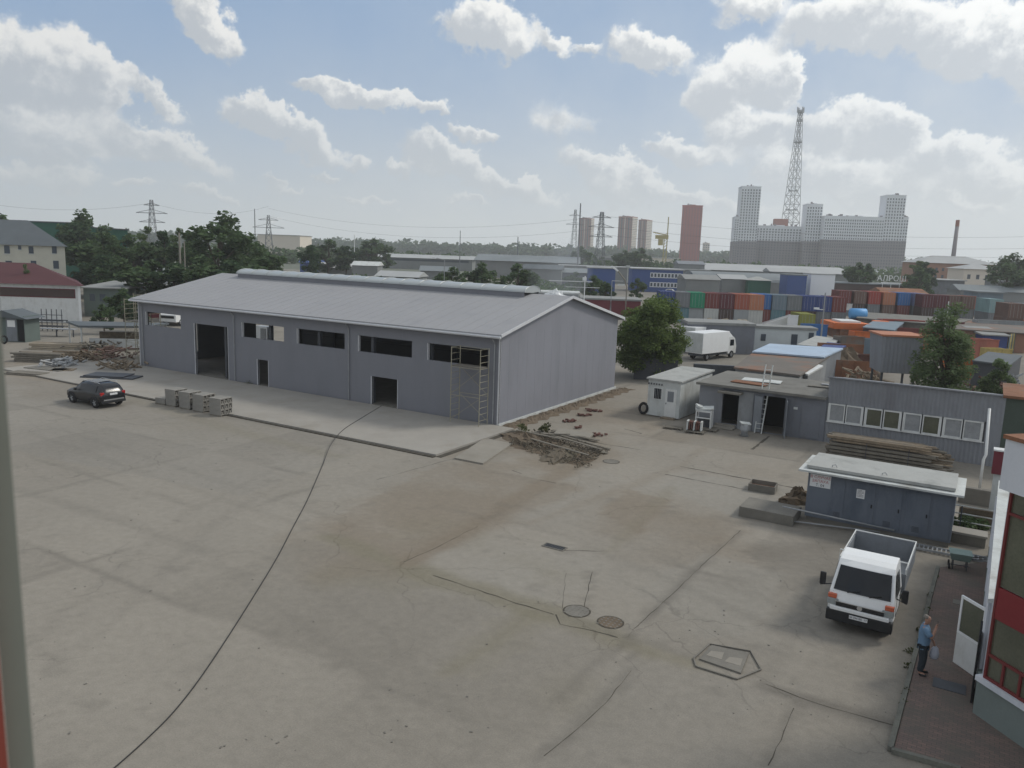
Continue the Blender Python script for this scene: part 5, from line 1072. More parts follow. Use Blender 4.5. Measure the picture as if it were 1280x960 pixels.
def grid(nx, nz, x0=.03, x1=.97, z0=.12, z1=.9, fw_=.5, fh=.45): 
    return [(x0 + (x1 - x0) * (i + .5 - fw_ / 2) / nx, x0 + (x1 - x0) * (i + .5 + fw_ / 2) / nx, z0 + (z1 - z0) * (k + .5 - fh / 2) / nz, z0 + (z1 - z0) * (k + .5 + fh / 2) / nz) for i in range(nx) for k in range(nz)]
def polyshed(name, label, cat, pix, z, wall, roof, th=.14, group=None, ins=.96):
    P = [G(x, y, z) for x, y in pix]; c = sum(P, Vector()) / len(P); t_ = thing(name, label, cat, (c.x, c.y, 0), 0, group)
    b = MB(); b.prism([((p.x - c.x) * ins, (p.y - c.y) * ins) for p in P], 0, z - .003); b.build('wall', wall, t_); b = MB(); b.prism([(p.x - c.x, p.y - c.y) for p in P], z, z + th); b.build('roof', roof, t_); return t_

# containers
def cont_mesh():
    W_, H_, D_ = 2.44, 2.56, 6.0; b = MB(); p = .3
    b.box(.06, W_ - .06, .07, D_ - .06, .08, H_ - .06)
    for x in (0, W_ - .12): b.box(x, x + .12, 0, .12, 0, H_); b.box(x, x + .12, D_ - .12, D_, 0, H_)
    b.box(.121, W_ - .121, 0, .1, H_ - .12, H_); b.box(.121, W_ - .121, 0, .1, 0, .13)
    for s in (0, 1):
        x = 0 if not s else W_ - .06; b.box(x, x + .06, .121, D_ - .121, H_ - .1, H_); b.box(x, x + .06, .121, D_ - .121, 0, .14)
        k = .2
        while k < D_ - .3: b.box((.015 if not s else W_ - .059), (.059 if not s else W_ - .015), k, k + .15, .141, H_ - .101); k += p
    k = .2
    while k < D_ - .2: b.box(.07, W_ - .07, k, k + .15, H_ - .059, H_ - .03); k += p
    return b
CM = cont_mesh()
DM = MB(); DM.box(.13, 1.205, .03, .066, .14, 2.43); DMr = MB(); [DMr.box(x, x + .035, .0, .028, .15, 2.42) for x in (.35, .85)]
cont_cache = {}
def container(loc, lvl, colour, rz, label, group='shipping containers in the yard', ln=1.0):
    t_ = thing('shipping_container', label, 'container', (loc.x, loc.y, lvl * 2.59), rz, group)
    if colour not in cont_cache:
        o = CM.build('body', 'cont_' + colour, t_); d = DM.build('door', 'cont_' + colour, t_); rd = DMr.build('lock_rods', 'steel_grey', d); cont_cache[colour] = (o, d, rd)
    else:
        o, d, rd = [x.copy() for x in cont_cache[colour]]; COL.objects.link(o); COL.objects.link(d); COL.objects.link(rd); o.parent = t_; d.parent = t_; rd.parent = d
    d2 = d.copy(); COL.objects.link(d2); d2.parent = t_; d2.location = (1.11, 0, 0); r2 = rd.copy(); COL.objects.link(r2); r2.parent = d2
    if ln != 1: t_.scale = (1, ln, 1)
    return t_
ordn = ['first', 'second', 'third', 'fourth', 'fifth', 'sixth', 'seventh', 'eighth', 'ninth', 'tenth', 'eleventh', 'twelfth']
def crow(px, py, rz, cols, step, where, z0=0, ln=1.0, Y=None):
    p = G(px, py) if Y is None else AZ(px, Y); e = Vector((math.cos(rz), math.sin(rz), 0))
    for i, stackc in enumerate(cols):
        for lv, c in enumerate(stackc):
            if c: container(p + e * (i * step + random.uniform(-.03, .03)) + Vector((-e.y, e.x, 0)) * random.uniform(-.15, .15), lv, c, rz, '%s container, %s from left, %s tier of %s' % (c, ordn[i], ('bottom', 'upper', 'top')[lv], where), ln=ln)
crow(824, 402, R_(-3), [('maroon', 'navy'), ('teal', 'grey'), ('pale grey', 'green'), ('white', 'maroon'), ('dark brown', 'dark red'), ('pale grey', 'red-brown'), ('white', 'orange-brown')], 2.50, 'the row behind leafy tree')
crow(944, 405, R_(-4), [('maroon', 'blue'), ('teal', 'slate'), ('maroon', 'grey'), ('dark brown', 'navy'), ('grey', 'navy'), ('grey', 'maroon')], 2.55, 'the row left of lamp mast')
crow(1047, 394, R_(-6), [('grey', 'maroon'), ('dark brown', 'brown'), ('grey', 'red'), ('brown', 'orange-brown'), ('maroon', 'blue'), ('grey', 'periwinkle')], 2.95, 'the row right of the lamp mast')
crow(1150, 400, R_(-8), [('dark brown', 'dark red'), ('grey', 'dark red'), ('grey', 'brown'), ('grey', 'brown')], 2.5, 'the row behind airy tree')
crow(1205, 402, R_(20), [('dark brown', 'salmon')], 2.5, 'the pair right of airy tree', ln=.6)
crow(1244, 398, R_(-8), [('grey', 'pale teal')], 2.5, 'the pale pair at the far right', Y=150)
crow(1268, 400, R_(-12), [('brown', 'brown'), ('salmon', 'grey')], 2.5, 'the stack at the right edge', Y=135)
container(G(999, 412), 0, 'olive yellow', R_(-4), 'low olive yellow container before the middle container row')

# things between the garages and the containers
building('grey_shed', 'long blue grey shed behind the two white box trucks', 'shed', 858, 941, 440, 405, 5, R_(-2), 'garage_wall', 'roof_grey', ov=.1)
for i, (px, w_) in enumerate(((893, 1.6), (912, 2.2), (934, 2.6))):
    p = AZ(px, 112); o = heap('sand_pile', ('small', 'middle', 'widest')[i] + ' pale sand pile behind the grey shed', 'sand pile', 900, 420, w_ * 1.5, w_ * 1.2, 2.7, 'sand', 30 + i, jag=.12, group='sand piles before the containers'); o.location = (p.x, p.y, 0)
oc = building('office_container', 'white office container with a small dark window and dark roof edge', 'cabin', 942, 1018, 438, 410, 3, R_(-6), 'office_white', 'roof_grey', ov=.15, wins=((.10, .18, .45, .75), (.60, .70, .1, .8), (.88, .96, .1, .9)))
polyshed('rust_roof_shed', 'low shed with a rusty brown flat roof behind the ladder', 'shed', [(917, 461), (1000, 471), (1037, 447), (945, 439)], 2.6, 'garage_wall_pale', 'roof_rusty')
polyshed('blue_roof_shed', 'low shed with a pale blue flat roof behind the rusty roof', 'shed', [(940, 441), (1030, 448), (1054, 437), (962, 431)], 2.8, 'blue_grey', 'roof_blue_pale')
polyshed('white_roof_kiosk', 'small shed with a white sheet roof right of the rusty roof', 'shed', [(985, 463), (1010, 470), (1029, 459), (1003, 452)], 2.5, 'steel_grey', 'white')
polyshed('low_shed', 'low shed with pale green grey roof below the lamp mast', 'shed', [(996, 432), (1036, 436), (1050, 425), (1020, 421)], 2.4, 'steel_dark', 'roof_green_grey')
polyshed('navy_shed', 'low shed with a dark navy sheet roof left of the orange body', 'shed', [(1020, 439), (1046, 441), (1060, 432), (1034, 429)], 2.6, 'steel_dark', 'cont_navy')
p = G(955, 408); b = MB(); b.prism([(0, 0), (6.3, 0), (6.3, 2.2)], 0, 2.4, 'y'); o = b.build('white_ramp', 'white_clean'); o.location = (p.x, p.y + 2, 0); tag(o, 'white sloping ramp trailer before the container rows', 'ramp')
building('dark_wall', 'long dark grey wall between the garage roof and the box trucks', 'wall', 866, 935, 478, 459, .4, R_(-8), 'steel_dark', 'steel_dark', ov=.02)
building('dark_wall', 'dark wall under the shade of the leafy tree beside the gable', 'wall', 792, 846, 474, 452, .4, R_(-5), 'steel_dark', 'steel_dark', ov=.02)
# two white box trucks
bt0 = thing('box_truck', 'nearer white box truck parked behind the leafy tree', 'truck', G(877, 452), R_(-47), 'white box trucks behind the leafy tree')
b = MB(); b.box(-2.2, 0, 0, 5.2, .8, 3.1); b.build('cargo_box', 'white_clean', bt0, bevel=.03)
for x in (-2.15, -1.08): b = MB(); b.box(x, x + 1.04, -.03, -.002, .9, 3.0); b.build('rear_door', 'white_dirty', bt0)
b = MB(); b.prism([(5.35, .5), (7.0, .5), (7.05, 1.3), (6.7, 2.2), (6.3, 2.45), (5.35, 2.45)], -2.05, -.15, 'x'); b.build('cab', 'white', bt0, bevel=.05)
b = MB(); b.box(-.148, -.14, 5.7, 6.5, 1.4, 2.1); b.build('side_window', 'glass_dark', bt0); b = MB(); b.quad((-1.95, 7.07, 1.4), (-.25, 7.07, 1.4), (-.3, 6.75, 2.2), (-1.9, 6.75, 2.2)); b.build('windscreen', 'glass_dark', bt0)
b = MB(); b.box(-1.9, -.3, .1, 6.8, .5, .79); b.build('chassis', 'steel_dark', bt0)
b = MB(); b.prism([(5.2, 2.0), (5.34, 2.0), (6.2, 2.5), (5.34, 3.1)], -2.0, -.2, 'x'); b.build('wind_deflector', 'white_clean', bt0)
for x, s in ((-.22, 1), (-1.98, -1)): wheel(bt0, x, 1.2, .42, .3, side=s); wheel(bt0, x, 6.1, .42, .28, side=s)
p = G(877, 452); b2 = dup(bt0, (p.x + .6, p.y + 6.6, 0), R_(-47), 'farther white box truck beside the grey shed', sc=1.0)
# truck seen through the hall's far window hole, and a white cabinet inside
tw = building('white_cabinet', 'white cabinet standing inside the hall seen through the second window hole', 'cabinet', 0, 10, 500, 480, 1.2, R_(-30.7), 'white_clean', 'steel_grey', ov=.05); bpy.data.objects.remove([c for c in tw.children if c.name.startswith('wall')][0]); bpy.data.objects.remove([c for c in tw.children if c.name.startswith('roof')][0])
b = MB(); b.box(0, 1.9, 0, .9, .12, 2.4); b.build('body', 'white_clean', tw); b = MB(); [b.box(.9 + k * .15, .96 + k * .15, -.02, -.002, .3, 2.2) for k in range(6)]; b.build('grille_bars', 'steel_dark', tw)
def inhall(px, py, z, yloc):      # x along the hall where a sight line meets a plane inside it
    a = R_(-30.7); e = Vector((math.cos(a), math.sin(a), 0)); nn = Vector((-math.sin(a), math.cos(a), 0)); d = ray(px, py); c = Vector((0, 0, CAM_H)); t = ((HB + nn * yloc - c).dot(nn)) / d.dot(nn); w_ = c + d * t; return (w_ - HB).dot(e), w_.z
x_, z_ = inhall(331, 418, 0, 16.6); tw.location = hl(min(x_, -38.6) - .4, 15.6, 0); cab_z = z_
vt = thing('parked_van', 'white van with red cargo side seen through the far left window hole of the hall', 'van', (0, 0, 0), R_(-30.7 + 15))
x_, z_ = inhall(207, 400, 0, 21.5); vt.location = hl(x_ - 2.0, 22, 0); vt.scale = (1.35,) * 3
b = MB(); b.prism([(0, .4), (0, 1.1), (.5, 1.3), (1.0, 2.1), (2.6, 2.15), (2.6, .4)], 0, 1.9, 'x'); b.build('cab', 'white_clean', vt, bevel=.05); b = MB(); b.quad((.1, .45, 1.33), (1.8, .45, 1.33), (1.7, .95, 2.02), (.2, .95, 2.02)); b.build('windscreen', 'glass_dark', vt)
b = MB(); b.box(-2.3, -.05, .6, 5.0, .6, 2.3); b.build('cargo_side', 'maroon', vt)
for x, s in ((.1, -1), (1.8, 1)): wheel(vt, x, .8, .36, .2, side=s)
b = MB(); b.box(-.25, -.05, .7, .85, 1.3, 1.6); b.build('mirror', 'black_plastic', vt); b = MB(); b.box(.2, 1.7, -.03, 0, .75, 1.0); b.build('grille', 'black_plastic', vt)

# right centre: open skip with soil, slatted yellow body, orange body, silo, tank
sk_ = thing('open_skip', 'brown open topped skip with a dark heap inside, right of the pale blue roof', 'skip', G(1036, 475, 0), R_(-10)); 
b = MB(); Wk, Dk, Hk = 4.6, 7.0, 2.0; b.box(0, Wk, 0, .08, .2, Hk); b.box(0, Wk, Dk - .08, Dk, .2, Hk + .9); b.box(0, .08, .081, Dk - .081, .2, Hk); b.box(Wk - .08, Wk, .081, Dk - .081, .2, Hk); b.box(.081, Wk - .081, .081, Dk - .081, .2, .3); b.build('body', 'rust', sk_)
b = MB(); [b.box(x, x + .1, -.06, -.002, .2, Hk) for x in (0, 1.1, 2.2, 3.3, 4.5)]; b.build('ribs', 'rust', sk_)
o = heap('soil_load', None, None, 0, 0, 2.6, 4.0, 2.6, 'mud', 44, 20, jag=.1); o.parent = sk_; o.location = (2.3, 3.8, .3); o.scale = (.85, .85, 1)
for k_ in ('label', 'category'): 
    if k_ in o: del o[k_]
ys = thing('slatted_body', 'yellow slatted truck body with an orange rim, left of the grey silo box', 'truck body', G(1083, 470), R_(18)); 
b = MB(); [b.bar((k * .28, k * .1, .2), (k * .28 + .05, k * .1, 1.5 + k * .22), .09) for k in range(8)]; b.build('slats', 'yellow_wood', ys); b = MB(); b.bar((0, 0, 1.5), (2.1, .75, 3.15), .12); b.box(2.1, 2.2, .7, .8, 0, 3.6); b.build('top_rail', 'yellow_wood', ys); b = MB(); b.box(2.21, 2.9, .7, 1.9, .6, 3.0); b.build('end_box', 'orange', ys)
ob = thing('orange_truck_body', 'large orange rimmed dump body above the brown skip', 'truck body', G(1044, 428), R_(-4)); b = MB(); b.box(.5, 4.2, 0, 6, .5, 1.9); b.build('body', 'rust', ob); b = MB(); b.box(-.4, 4.6, -.1, 6.1, 1.902, 2.75); b.build('rim', 'orange', ob); b = MB(); b.box(.8, 3.6, 1, 5, 2.752, 3.0); b.build('tarpaulin', 'white', ob)
for x in (.9, 3.8): wheel(ob, x, .5, .5, .4)
rc_ = thing('red_truck_cab', 'red orange truck cab right of the orange dump body', 'truck cab', G(1090, 425), R_(-15)); b = MB(); b.prism([(0, .5), (0, 1.3), (.4, 2.6), (.7, 2.8), (2.2, 2.8), (2.2, .5)], 0, 2.2, 'x'); b.build('cab', 'orange', rc_, bevel=.06); b = MB(); b.quad((.15, .02, 1.42), (2.05, .02, 1.42), (2.0, .36, 2.5), (.2, .36, 2.5)); b.build('windscreen', 'glass_dark', rc_)
for x in (.2, 2.0): wheel(rc_, x, .8, .5, .3)
p = AZ(1069, 125); tk_ = thing('blue_tank', 'bright blue tank on a dark red stand before the container row', 'tank', (p.x, p.y, 0)); b = MB(); b.tube([(0, 0, 3.2), (.15, 0, 3.2), (2.5, 0, 3.2), (2.65, 0, 3.2)], [.5, .85, .85, .5], 16); b.build('tank', 'tarp_blue', tk_, smooth=True); b = MB(); b.box(.2, 2.4, -.6, .6, 0, 2.4); b.build('stand', 'maroon', tk_)
si = thing('silo_box', 'tall blue grey ribbed box on legs with an orange brown roof, left of the tree', 'silo', AZ(1115, 62), R_(-8))
zb, zt = 2.8, 5.7; b = MB(); b.add([(0.1, 0, zb), (2.8, 0, zb), (2.8, 3, zb), (0.1, 3, zb), (-.1, -.1, zt), (3.0, -.1, zt), (3.0, 3.2, zt), (-.1, 3.2, zt)], [(0, 3, 2, 1), (0, 1, 5, 4), (1, 2, 6, 5), (2, 3, 7, 6), (3, 0, 4, 7), (4, 5, 6, 7)]); b.build('box', 'barrack_wall', si); b = MB(); corr(b, .02, 2.88, zb + .05, zt - .05, -.07, .3, .06); b.build('ribbed_cladding', 'barrack_wall', si, rc=False)
b = MB(); b.box(-.2, 3.1, -.2, 3.3, zt + .003, zt + .15); b.build('roof', 'cont_orange-brown', si)
for x in (.2, 2.6):
    for y in (.2, 2.7): b = MB(); b.box(x, x + .15, y, y + .15, 0, zb - .002); b.build('leg', 'steel_dark', si)
building('yellow_end_shed', 'navy shed with a pale sheet roof and yellow boarded right end', 'shed', 1227, 1257, 441, 419, 9, R_(-14), 'cont_navy', 'roof_grey', 'mono', rh=.5, ov=.3)
p = G(1257, 442); yb = thing('yellow_boards', 'yellow and green painted board screen at the end of the navy shed', 'screen', (p.x + .2, p.y, 0), R_(40)); 
for k in range(5): b = MB(); b.box(k * .5, k * .5 + .42, 0, .08, 0, 2.6); b.build('board', 'yellow_wood' if k % 2 else 'green_pale', yb)
polyshed('dark_roof_shed', 'dark low roofed shed below the navy shed at the right', 'shed', [(1215, 452), (1262, 458), (1278, 446), (1235, 441)], 2.6, 'steel_dark', 'roof_slate')
polyshed('slate_roof_shed', 'slate grey roofed shed left of the tall silo box', 'shed', [(1078, 410), (1118, 414), (1130, 404), (1095, 400)], 2.6, 'steel_dark', 'cont_slate')
polyshed('long_flat_roof', 'long low building with a dusty pale flat roof behind the orange body', 'building', [(1070, 398), (1190, 408), (1215, 400), (1080, 391)], 2.7, 'concrete_dark', 'roof_dirty')
polyshed('long_flat_roof', 'long low building with a brownish flat roof right of the tree', 'building', [(1190, 412), (1285, 418), (1295, 404), (1205, 400)], 2.6, 'brick_far', 'roof_rusty')
rr_ = random.Random(77); rb0 = random.Random(12)
for k, (px, py, la) in enumerate(((1225, 478, 'heap of brick rubble at the right end of the barrack roof'), (1250, 465, 'heap of scrap metal right of the tree'), (1075, 462, 'heap of scrap wood beside the brown skip'), (1180, 430, 'heap of scrap behind the right hand tree'), (1240, 448, 'heap of pale scrap below the dark roofed shed'))):
    p = G(px, py + 22); b = MB(); [b.obox((rr_.gauss(0, .9), rr_.gauss(0, .8), rr_.uniform(.1, 1.7)), (rr_.uniform(.3, 1.8), .16, .14), (rr_.uniform(-.6, .6), rr_.uniform(-.5, .5), rr_.uniform(0, 6))) for _ in range(46)]; o = b.build('scrap_heap', ('brick', 'steel_grey', 'wood', 'wood_grey', 'white_dirty')[k], rc=False); o.location = (p.x, p.y, 0); tag(o, la, 'scrap heap', kind='stuff')
for k, (px, Y, z_, sx, sy, sz, mt_, nm, la) in enumerate(((1078, 104, 0, 3.2, 2.4, 2.2, 'orange', 'skip', 'small bright orange skip right of the red truck cab'), (1100, 92, 0, 3.5, 2.3, 2.4, 'cont_slate', 'crate', 'slate blue crate box right of the slatted yellow body'), (1062, 88, 0, 2.6, 2.2, 3.0, 'roof_rusty', 'crate', 'rust stained box behind the slatted yellow body'),
        (1128, 108, 0, 6, 2.5, 2.5, 'cont_maroon', 'skip', 'long maroon skip behind the grey silo box'), (1150, 100, 0, 5, 2.5, 2.5, 'cont_orange-brown', 'skip', 'orange brown skip between silo and airy tree'), (1206, 96, 0, 5, 2.4, 2.5, 'cont_salmon', 'skip', 'salmon skip just right of the airy tree'),
        (1232, 120, 0, 7, 2.4, 3.2, 'cont_pale grey', 'container_office', 'pale grey office box above the navy shed'), (1256, 84, 0, 2.2, 2.0, 2.6, 'yellow_wood', 'crate', 'yellow wooden crate below the yellow boards'), (1206, 78, 0, 2.2, 1.6, 2.4, 'orange', 'crate', 'small orange crate right of the airy tree foot'),
        (1086, 78, 0, 2.0, 1.5, 2.2, 'brick', 'crate', 'dark reddish crate at the foot of the slatted body'), (1015, 108, 0, 3.0, 2.2, 2.6, 'cont_blue', 'skip', 'blue skip left of the lamp mast'), (1050, 140, 2.6, 3, 2, 1.2, 'white', 'tarpaulin_bundle', 'white covered bundle beside the blue tank'),
        (992, 116, 0, 1.4, 1.2, 3.2, 'white_clean', 'signboard', 'small white board left of the olive yellow container'), (1112, 118, 0, 6, 2.4, 2.9, 'cont_red', 'skip', 'red skip behind the slate roofed shed'), (1172, 118, 0, 4.6, 2.4, 2.9, 'cont_maroon', 'skip', 'dark maroon skip behind the airy tree'))):
    p = AZ(px, Y); t_ = thing(nm, la, nm.replace('_', ' '), (p.x, p.y, z_), R_(rb0.uniform(-20, 12)))
    b = MB(); b.box(0, sx, 0, .08, .15, sz); b.box(0, sx, sy - .08, sy, .15, sz); b.box(0, .08, .081, sy - .081, .15, sz); b.box(sx - .08, sx, .081, sy - .081, .15, sz); b.box(.081, sx - .081, .081, sy - .081, .15, sz * .7); b.build('body', mt_, t_)
    b = MB(); n_ = max(2, int(sx / .9)); [b.box(i_ * (sx - .1) / n_, i_ * (sx - .1) / n_ + .1, -.06, -.002, .15, sz) for i_ in range(n_ + 1)]; b.box(-.05, sx + .05, -.08, .0, sz + .002, sz + .12); b.build('ribs', mt_, t_); b = MB(); b.box(.2, .5, .1, sy - .1, 0, .148); b.box(sx - .5, sx - .2, .1, sy - .1, 0, .148); b.build('skid', 'steel_dark', t_)
# smoke drifting behind the end of the hall ridge
sm_ = bpy.data.materials.new('smoke'); sm_.use_nodes = True; t = sm_.node_tree; t.nodes.clear(); ov_ = t.nodes.new('ShaderNodeOutputMaterial'); pv = t.nodes.new('ShaderNodeVolumePrincipled'); pv.inputs['Color'].default_value = (.85, .90, .97, 1); pv.inputs['Density'].default_value = .028; t.links.new(pv.outputs[0], ov_.inputs['Volume']); MATS['smoke'] = sm_
import bmesh as _bm
bmx = _bm.new(); _bm.ops.create_icosphere(bmx, subdivisions=4, radius=1)
for v in bmx.verts:
    c_ = v.co; d_ = 1 + .22 * math.sin(3.1 * c_.x + 2 * c_.z) + .16 * math.sin(4.3 * c_.z + 2.2 * c_.y); v.co = Vector((c_.x * 3.6 * d_ + c_.z * 1.2, c_.y * 2.6 * d_, c_.z * 4.2 * d_))
mx_ = bpy.data.meshes.new('smoke'); bmx.to_mesh(mx_); bmx.free(); mx_.materials.append(sm_); mx_.polygons.foreach_set('use_smooth', [True] * len(mx_.polygons)); o = bpy.data.objects.new('smoke', mx_); COL.objects.link(o); p = AZ(700, 92); o.location = (p.x, p.y, 8.2); tag(o, 'faint bluish smoke drifting behind the right end of the hall ridge', 'smoke', kind='stuff')
# more clutter on the strip between sheds: crates and cars
car_cols = ('white_clean', 'steel_grey', 'cont_navy', 'maroon', 'car_black', 'white')
def small_car(px, py, rz, mt_, label, Y=None):
    p = G(px, py) if Y is None else AZ(px, Y); t_ = thing('parked_car', label, 'car', (p.x, p.y, 0), rz, 'small cars parked around the yard')
    b = MB(); st2 = [(-2.1, .72, .80, .6, .88, .35), (-2.0, .82, .88, .62, .96, .30), (-1.5, .84, .92, .58, 1.32, .26), (-1.1, .84, .92, .56, 1.42, .25), (.2, .84, .90, .56, 1.42, .25), (.95, .83, .86, .62, .98, .25), (1.7, .80, .76, .6, .84, .28), (2.05, .66, .55, .45, .6, .36)]
    loft(b, st2); b.build('body', mt_, t_, smooth=True); b = MB(); b.quad((-.56, -2.03, .98), (.56, -2.03, .98), (.52, -1.52, 1.33), (-.52, -1.52, 1.33)); b.quad((.6, .97, 1.0), (-.6, .97, 1.0), (-.5, .23, 1.42), (.5, .23, 1.42))
    for s in (1, -1): b.quad((s * .80, -1.4, .96), (s * .80, .7, .94), (s * .64, .15, 1.36), (s * .64, -1.1, 1.36))
    b.build('windows', 'glass_dark', t_, rc=False)
    for x, s in ((-.74, -1), (.74, 1)): wheel(t_, x, -1.3, .32, .2, side=s); wheel(t_, x, 1.25, .32, .2, side=s)
    return t_

# ------------------------------------------------------------------ left background
cr = building('cream_house', 'cream rendered house with grey hip roof at the left edge', 'house', -75, 85, 371, 303, 12, R_(1.5), 'cream', 'roof_slate', 'hip', rh=4.3, ov=.5)
Wc, Hc = cr['_w'], cr['_h']
for px, y0, y1, w_ in ((10, 307, 317, 7), (26, 307, 312, 4), (40, 308, 317, 6), (69, 308, 317, 6), (11, 326, 336, 8), (42, 326, 336, 7), (70, 326, 336, 7)):
    Y = cr.location.y; x0 = wid(cr.location, px - w_ / 2, 330, R_(1.5)); x1 = wid(cr.location, px + w_ / 2, 330, R_(1.5)); b = MB(); b.box(x0, x1, -.05, -.002, Ht(px, y1, Y), Ht(px, y0, Y)); wf = b.build('window', 'far_glass', cr); b = MB(); b.box(x0 - .12, x1 + .12, -.07, -.001, Ht(px, y1, Y) - .12, Ht(px, y1, Y) - .01); b.build('sill', 'white_dirty', wf)
rd_ = building('red_roof_building', 'white rendered building with dark red hip roof and maroon band', 'building', -90, 102, 398, 351, 11, R_(2), 'white', 'roof_red', 'hip', rh=2.5, ov=.6)
Wr = rd_['_w']; Y = rd_.location.y; b = MB(); b.box(1, Wr - .6, -.06, -.002, Ht(50, 372, Y), Ht(50, 360.5, Y)); b.build('maroon_band', 'maroon', rd_); b = MB(); b.box(Wr * .45, Wr - .7, -.09, -.061, Ht(50, 371, Y), Ht(50, 361.5, Y)); b.build('band_glazing', 'cont_dark brown', rd_)
b = MB(); b.box(Wr - .25, Wr + .08, -.1, -.002, 0, rd_['_h'] - .05); b.build('corner_pier', 'white_clean', rd_)
gh = thing('green_hall', 'large dark green metal hall behind the trees at the left', 'hall', AZ(14, 200), R_(2)); Wg = wid(gh.location, 160, 300, R_(2)); h0 = Ht(22, 277, 200); h1 = Ht(160, 288, 200)
b = MB(); b.prism([(0, 0), (Wg, 0), (Wg, h1), (Wg * .72, h0 - 1.0), (Wg * .6, h0), (0, h0)], 0, 30, 'y'); b.build('wall', 'green_hall', gh); b = MB(); b.prism([(Wg + .3, h1), (Wg * .72, h0 - 1.0 + .02), (Wg * .6, h0 + .02), (-.3, h0 + .02), (-.3, h0 + .3), (Wg * .6, h0 + .3), (Wg * .72, h0 - .7), (Wg + .3, h1 + .3)], -.3, 30.3, 'y'); b.build('roof', 'roof_slate', gh)
building('green_shed', 'low pale green shed with flat grey roof left of the scaffold', 'shed', 106, 156, 395, 360, 12, R_(6), 'green_pale', 'roof_grey', 'mono', rh=.5, ov=.5, wins=((.15, .28, .55, .8), (.4, .55, .55, .8)))
vs_ = building('grey_flat_shed', 'low grey shed with three white vent pipes behind the hall', 'shed', 150, 232, 388, 356, 14, R_(10), 'blue_grey', 'roof_grey', 'mono', rh=.8, ov=.4, wins=grid(7, 1, .2, .7, .6, .95, .6, .6))
for k, px in enumerate((185, 194, 201)): x_ = wid(vs_.location, px, 380, R_(10)); b = MB(); b.tube([(x_, 6, vs_['_h']), (x_, 6, vs_['_h'] + 2.6)], .17, 8); b.build('vent_pipe', 'white_clean', vs_)
# work canopy with tarpaulin
cn = thing('work_canopy', 'dark flat canopy on posts with a white tarpaulin front, left of the hall', 'canopy', G(100, 438), R_(6)); b = MB(); b.prism([(-3.0, 4.2), (0, 0), (6.3, .9), (7.2, 4.8)], 2.3, 2.5); b.build('roof', 'roof_slate', cn)
for x, y in ((.1, .1), (6.1, 1.0), (-2.7, 4.0), (6.9, 4.5)): b = MB(); b.box(x, x + .12, y, y + .12, 0, 2.298); b.build('post', 'white_dirty', cn)
b = MB(); b.box(.4, 5.9, 1.3, 1.34, .0, 1.1); b.build('tarpaulin', 'white', cn); b = MB(); b.box(.5, 5.8, 3.6, 4.2, .8, 1.5); b.build('shelf', 'wood', cn)
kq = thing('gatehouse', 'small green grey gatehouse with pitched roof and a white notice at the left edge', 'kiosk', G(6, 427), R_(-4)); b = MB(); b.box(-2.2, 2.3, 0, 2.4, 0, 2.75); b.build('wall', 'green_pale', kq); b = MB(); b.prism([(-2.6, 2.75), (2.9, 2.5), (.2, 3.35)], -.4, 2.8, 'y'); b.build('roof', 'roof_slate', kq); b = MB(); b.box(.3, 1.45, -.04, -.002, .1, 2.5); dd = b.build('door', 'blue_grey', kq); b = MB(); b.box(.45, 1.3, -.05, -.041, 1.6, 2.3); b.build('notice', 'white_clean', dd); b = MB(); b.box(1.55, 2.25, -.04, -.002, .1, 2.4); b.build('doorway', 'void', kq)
o = bpy.data.objects['old_tyre'].copy(); COL.objects.link(o); q = G(5, 430); o.location = (q.x, q.y, 0); o.rotation_euler = (0, .1, R_(80)); o['label'] = 'old black tyre leaning at the gatehouse door'
rk = thing('rebar_rack', 'rusty steel rack with upright bars before the white building', 'rack', G(50, 413), R_(0)); b = MB(); [b.tube([(x, 0, 0), (x, 0, 2.6)], .05, 5) for x in (.3, .9, 1.5, 2.1, 2.7)]; b.build('uprights', 'steel_dark', rk); b = MB(); [b.box(-.4, 3.1, y, y + .1, z, z + .1) for z in (.5, 1.2) for y in (-.5, .5)]; b.tube([(.2, 0, 1.9), (2.8, 0, 1.9)], .04, 5); b.build('shelf_beam', 'steel_dark', rk)
rk2 = thing('steel_table', 'low steel table frame below the rebar rack', 'table', G(48, 420), 0); b = MB(); b.box(0, 4, 0, .9, .8, .88); b.build('top', 'steel_grey', rk2)
for x in (0, 2, 3.9): b = MB(); b.box(x, x + .1, 0, .1, 0, .798); b.build('leg', 'steel_dark', rk2)
def lumber(px, py, Ln, n_, rows, rz, label, mt_='wood_grey'):
    t_ = thing('lumber_stack', label, 'lumber', G(px, py), rz, 'lumber stacks left of the hall')
    for k in range(n_ * rows): b = MB(); b.obox((Ln / 2 + random.gauss(0, .15), .1 + (k % n_) * .3, .08 + (k // n_) * .17), (Ln * random.uniform(.9, 1.05), .22, .13), (0, 0, random.gauss(0, .02))); b.build('board', random.choice((mt_, 'wood', mt_)), t_)
lumber(16, 452, 4.4, 4, 5, R_(-2), 'long low lumber stack at the far left of the yard'); lumber(36, 437, 5.2, 4, 4, R_(4), 'lumber stack behind the longer one near the gatehouse', 'sand'); lumber(66, 445, 4.6, 3, 3, R_(10), 'lumber stack below the work canopy')
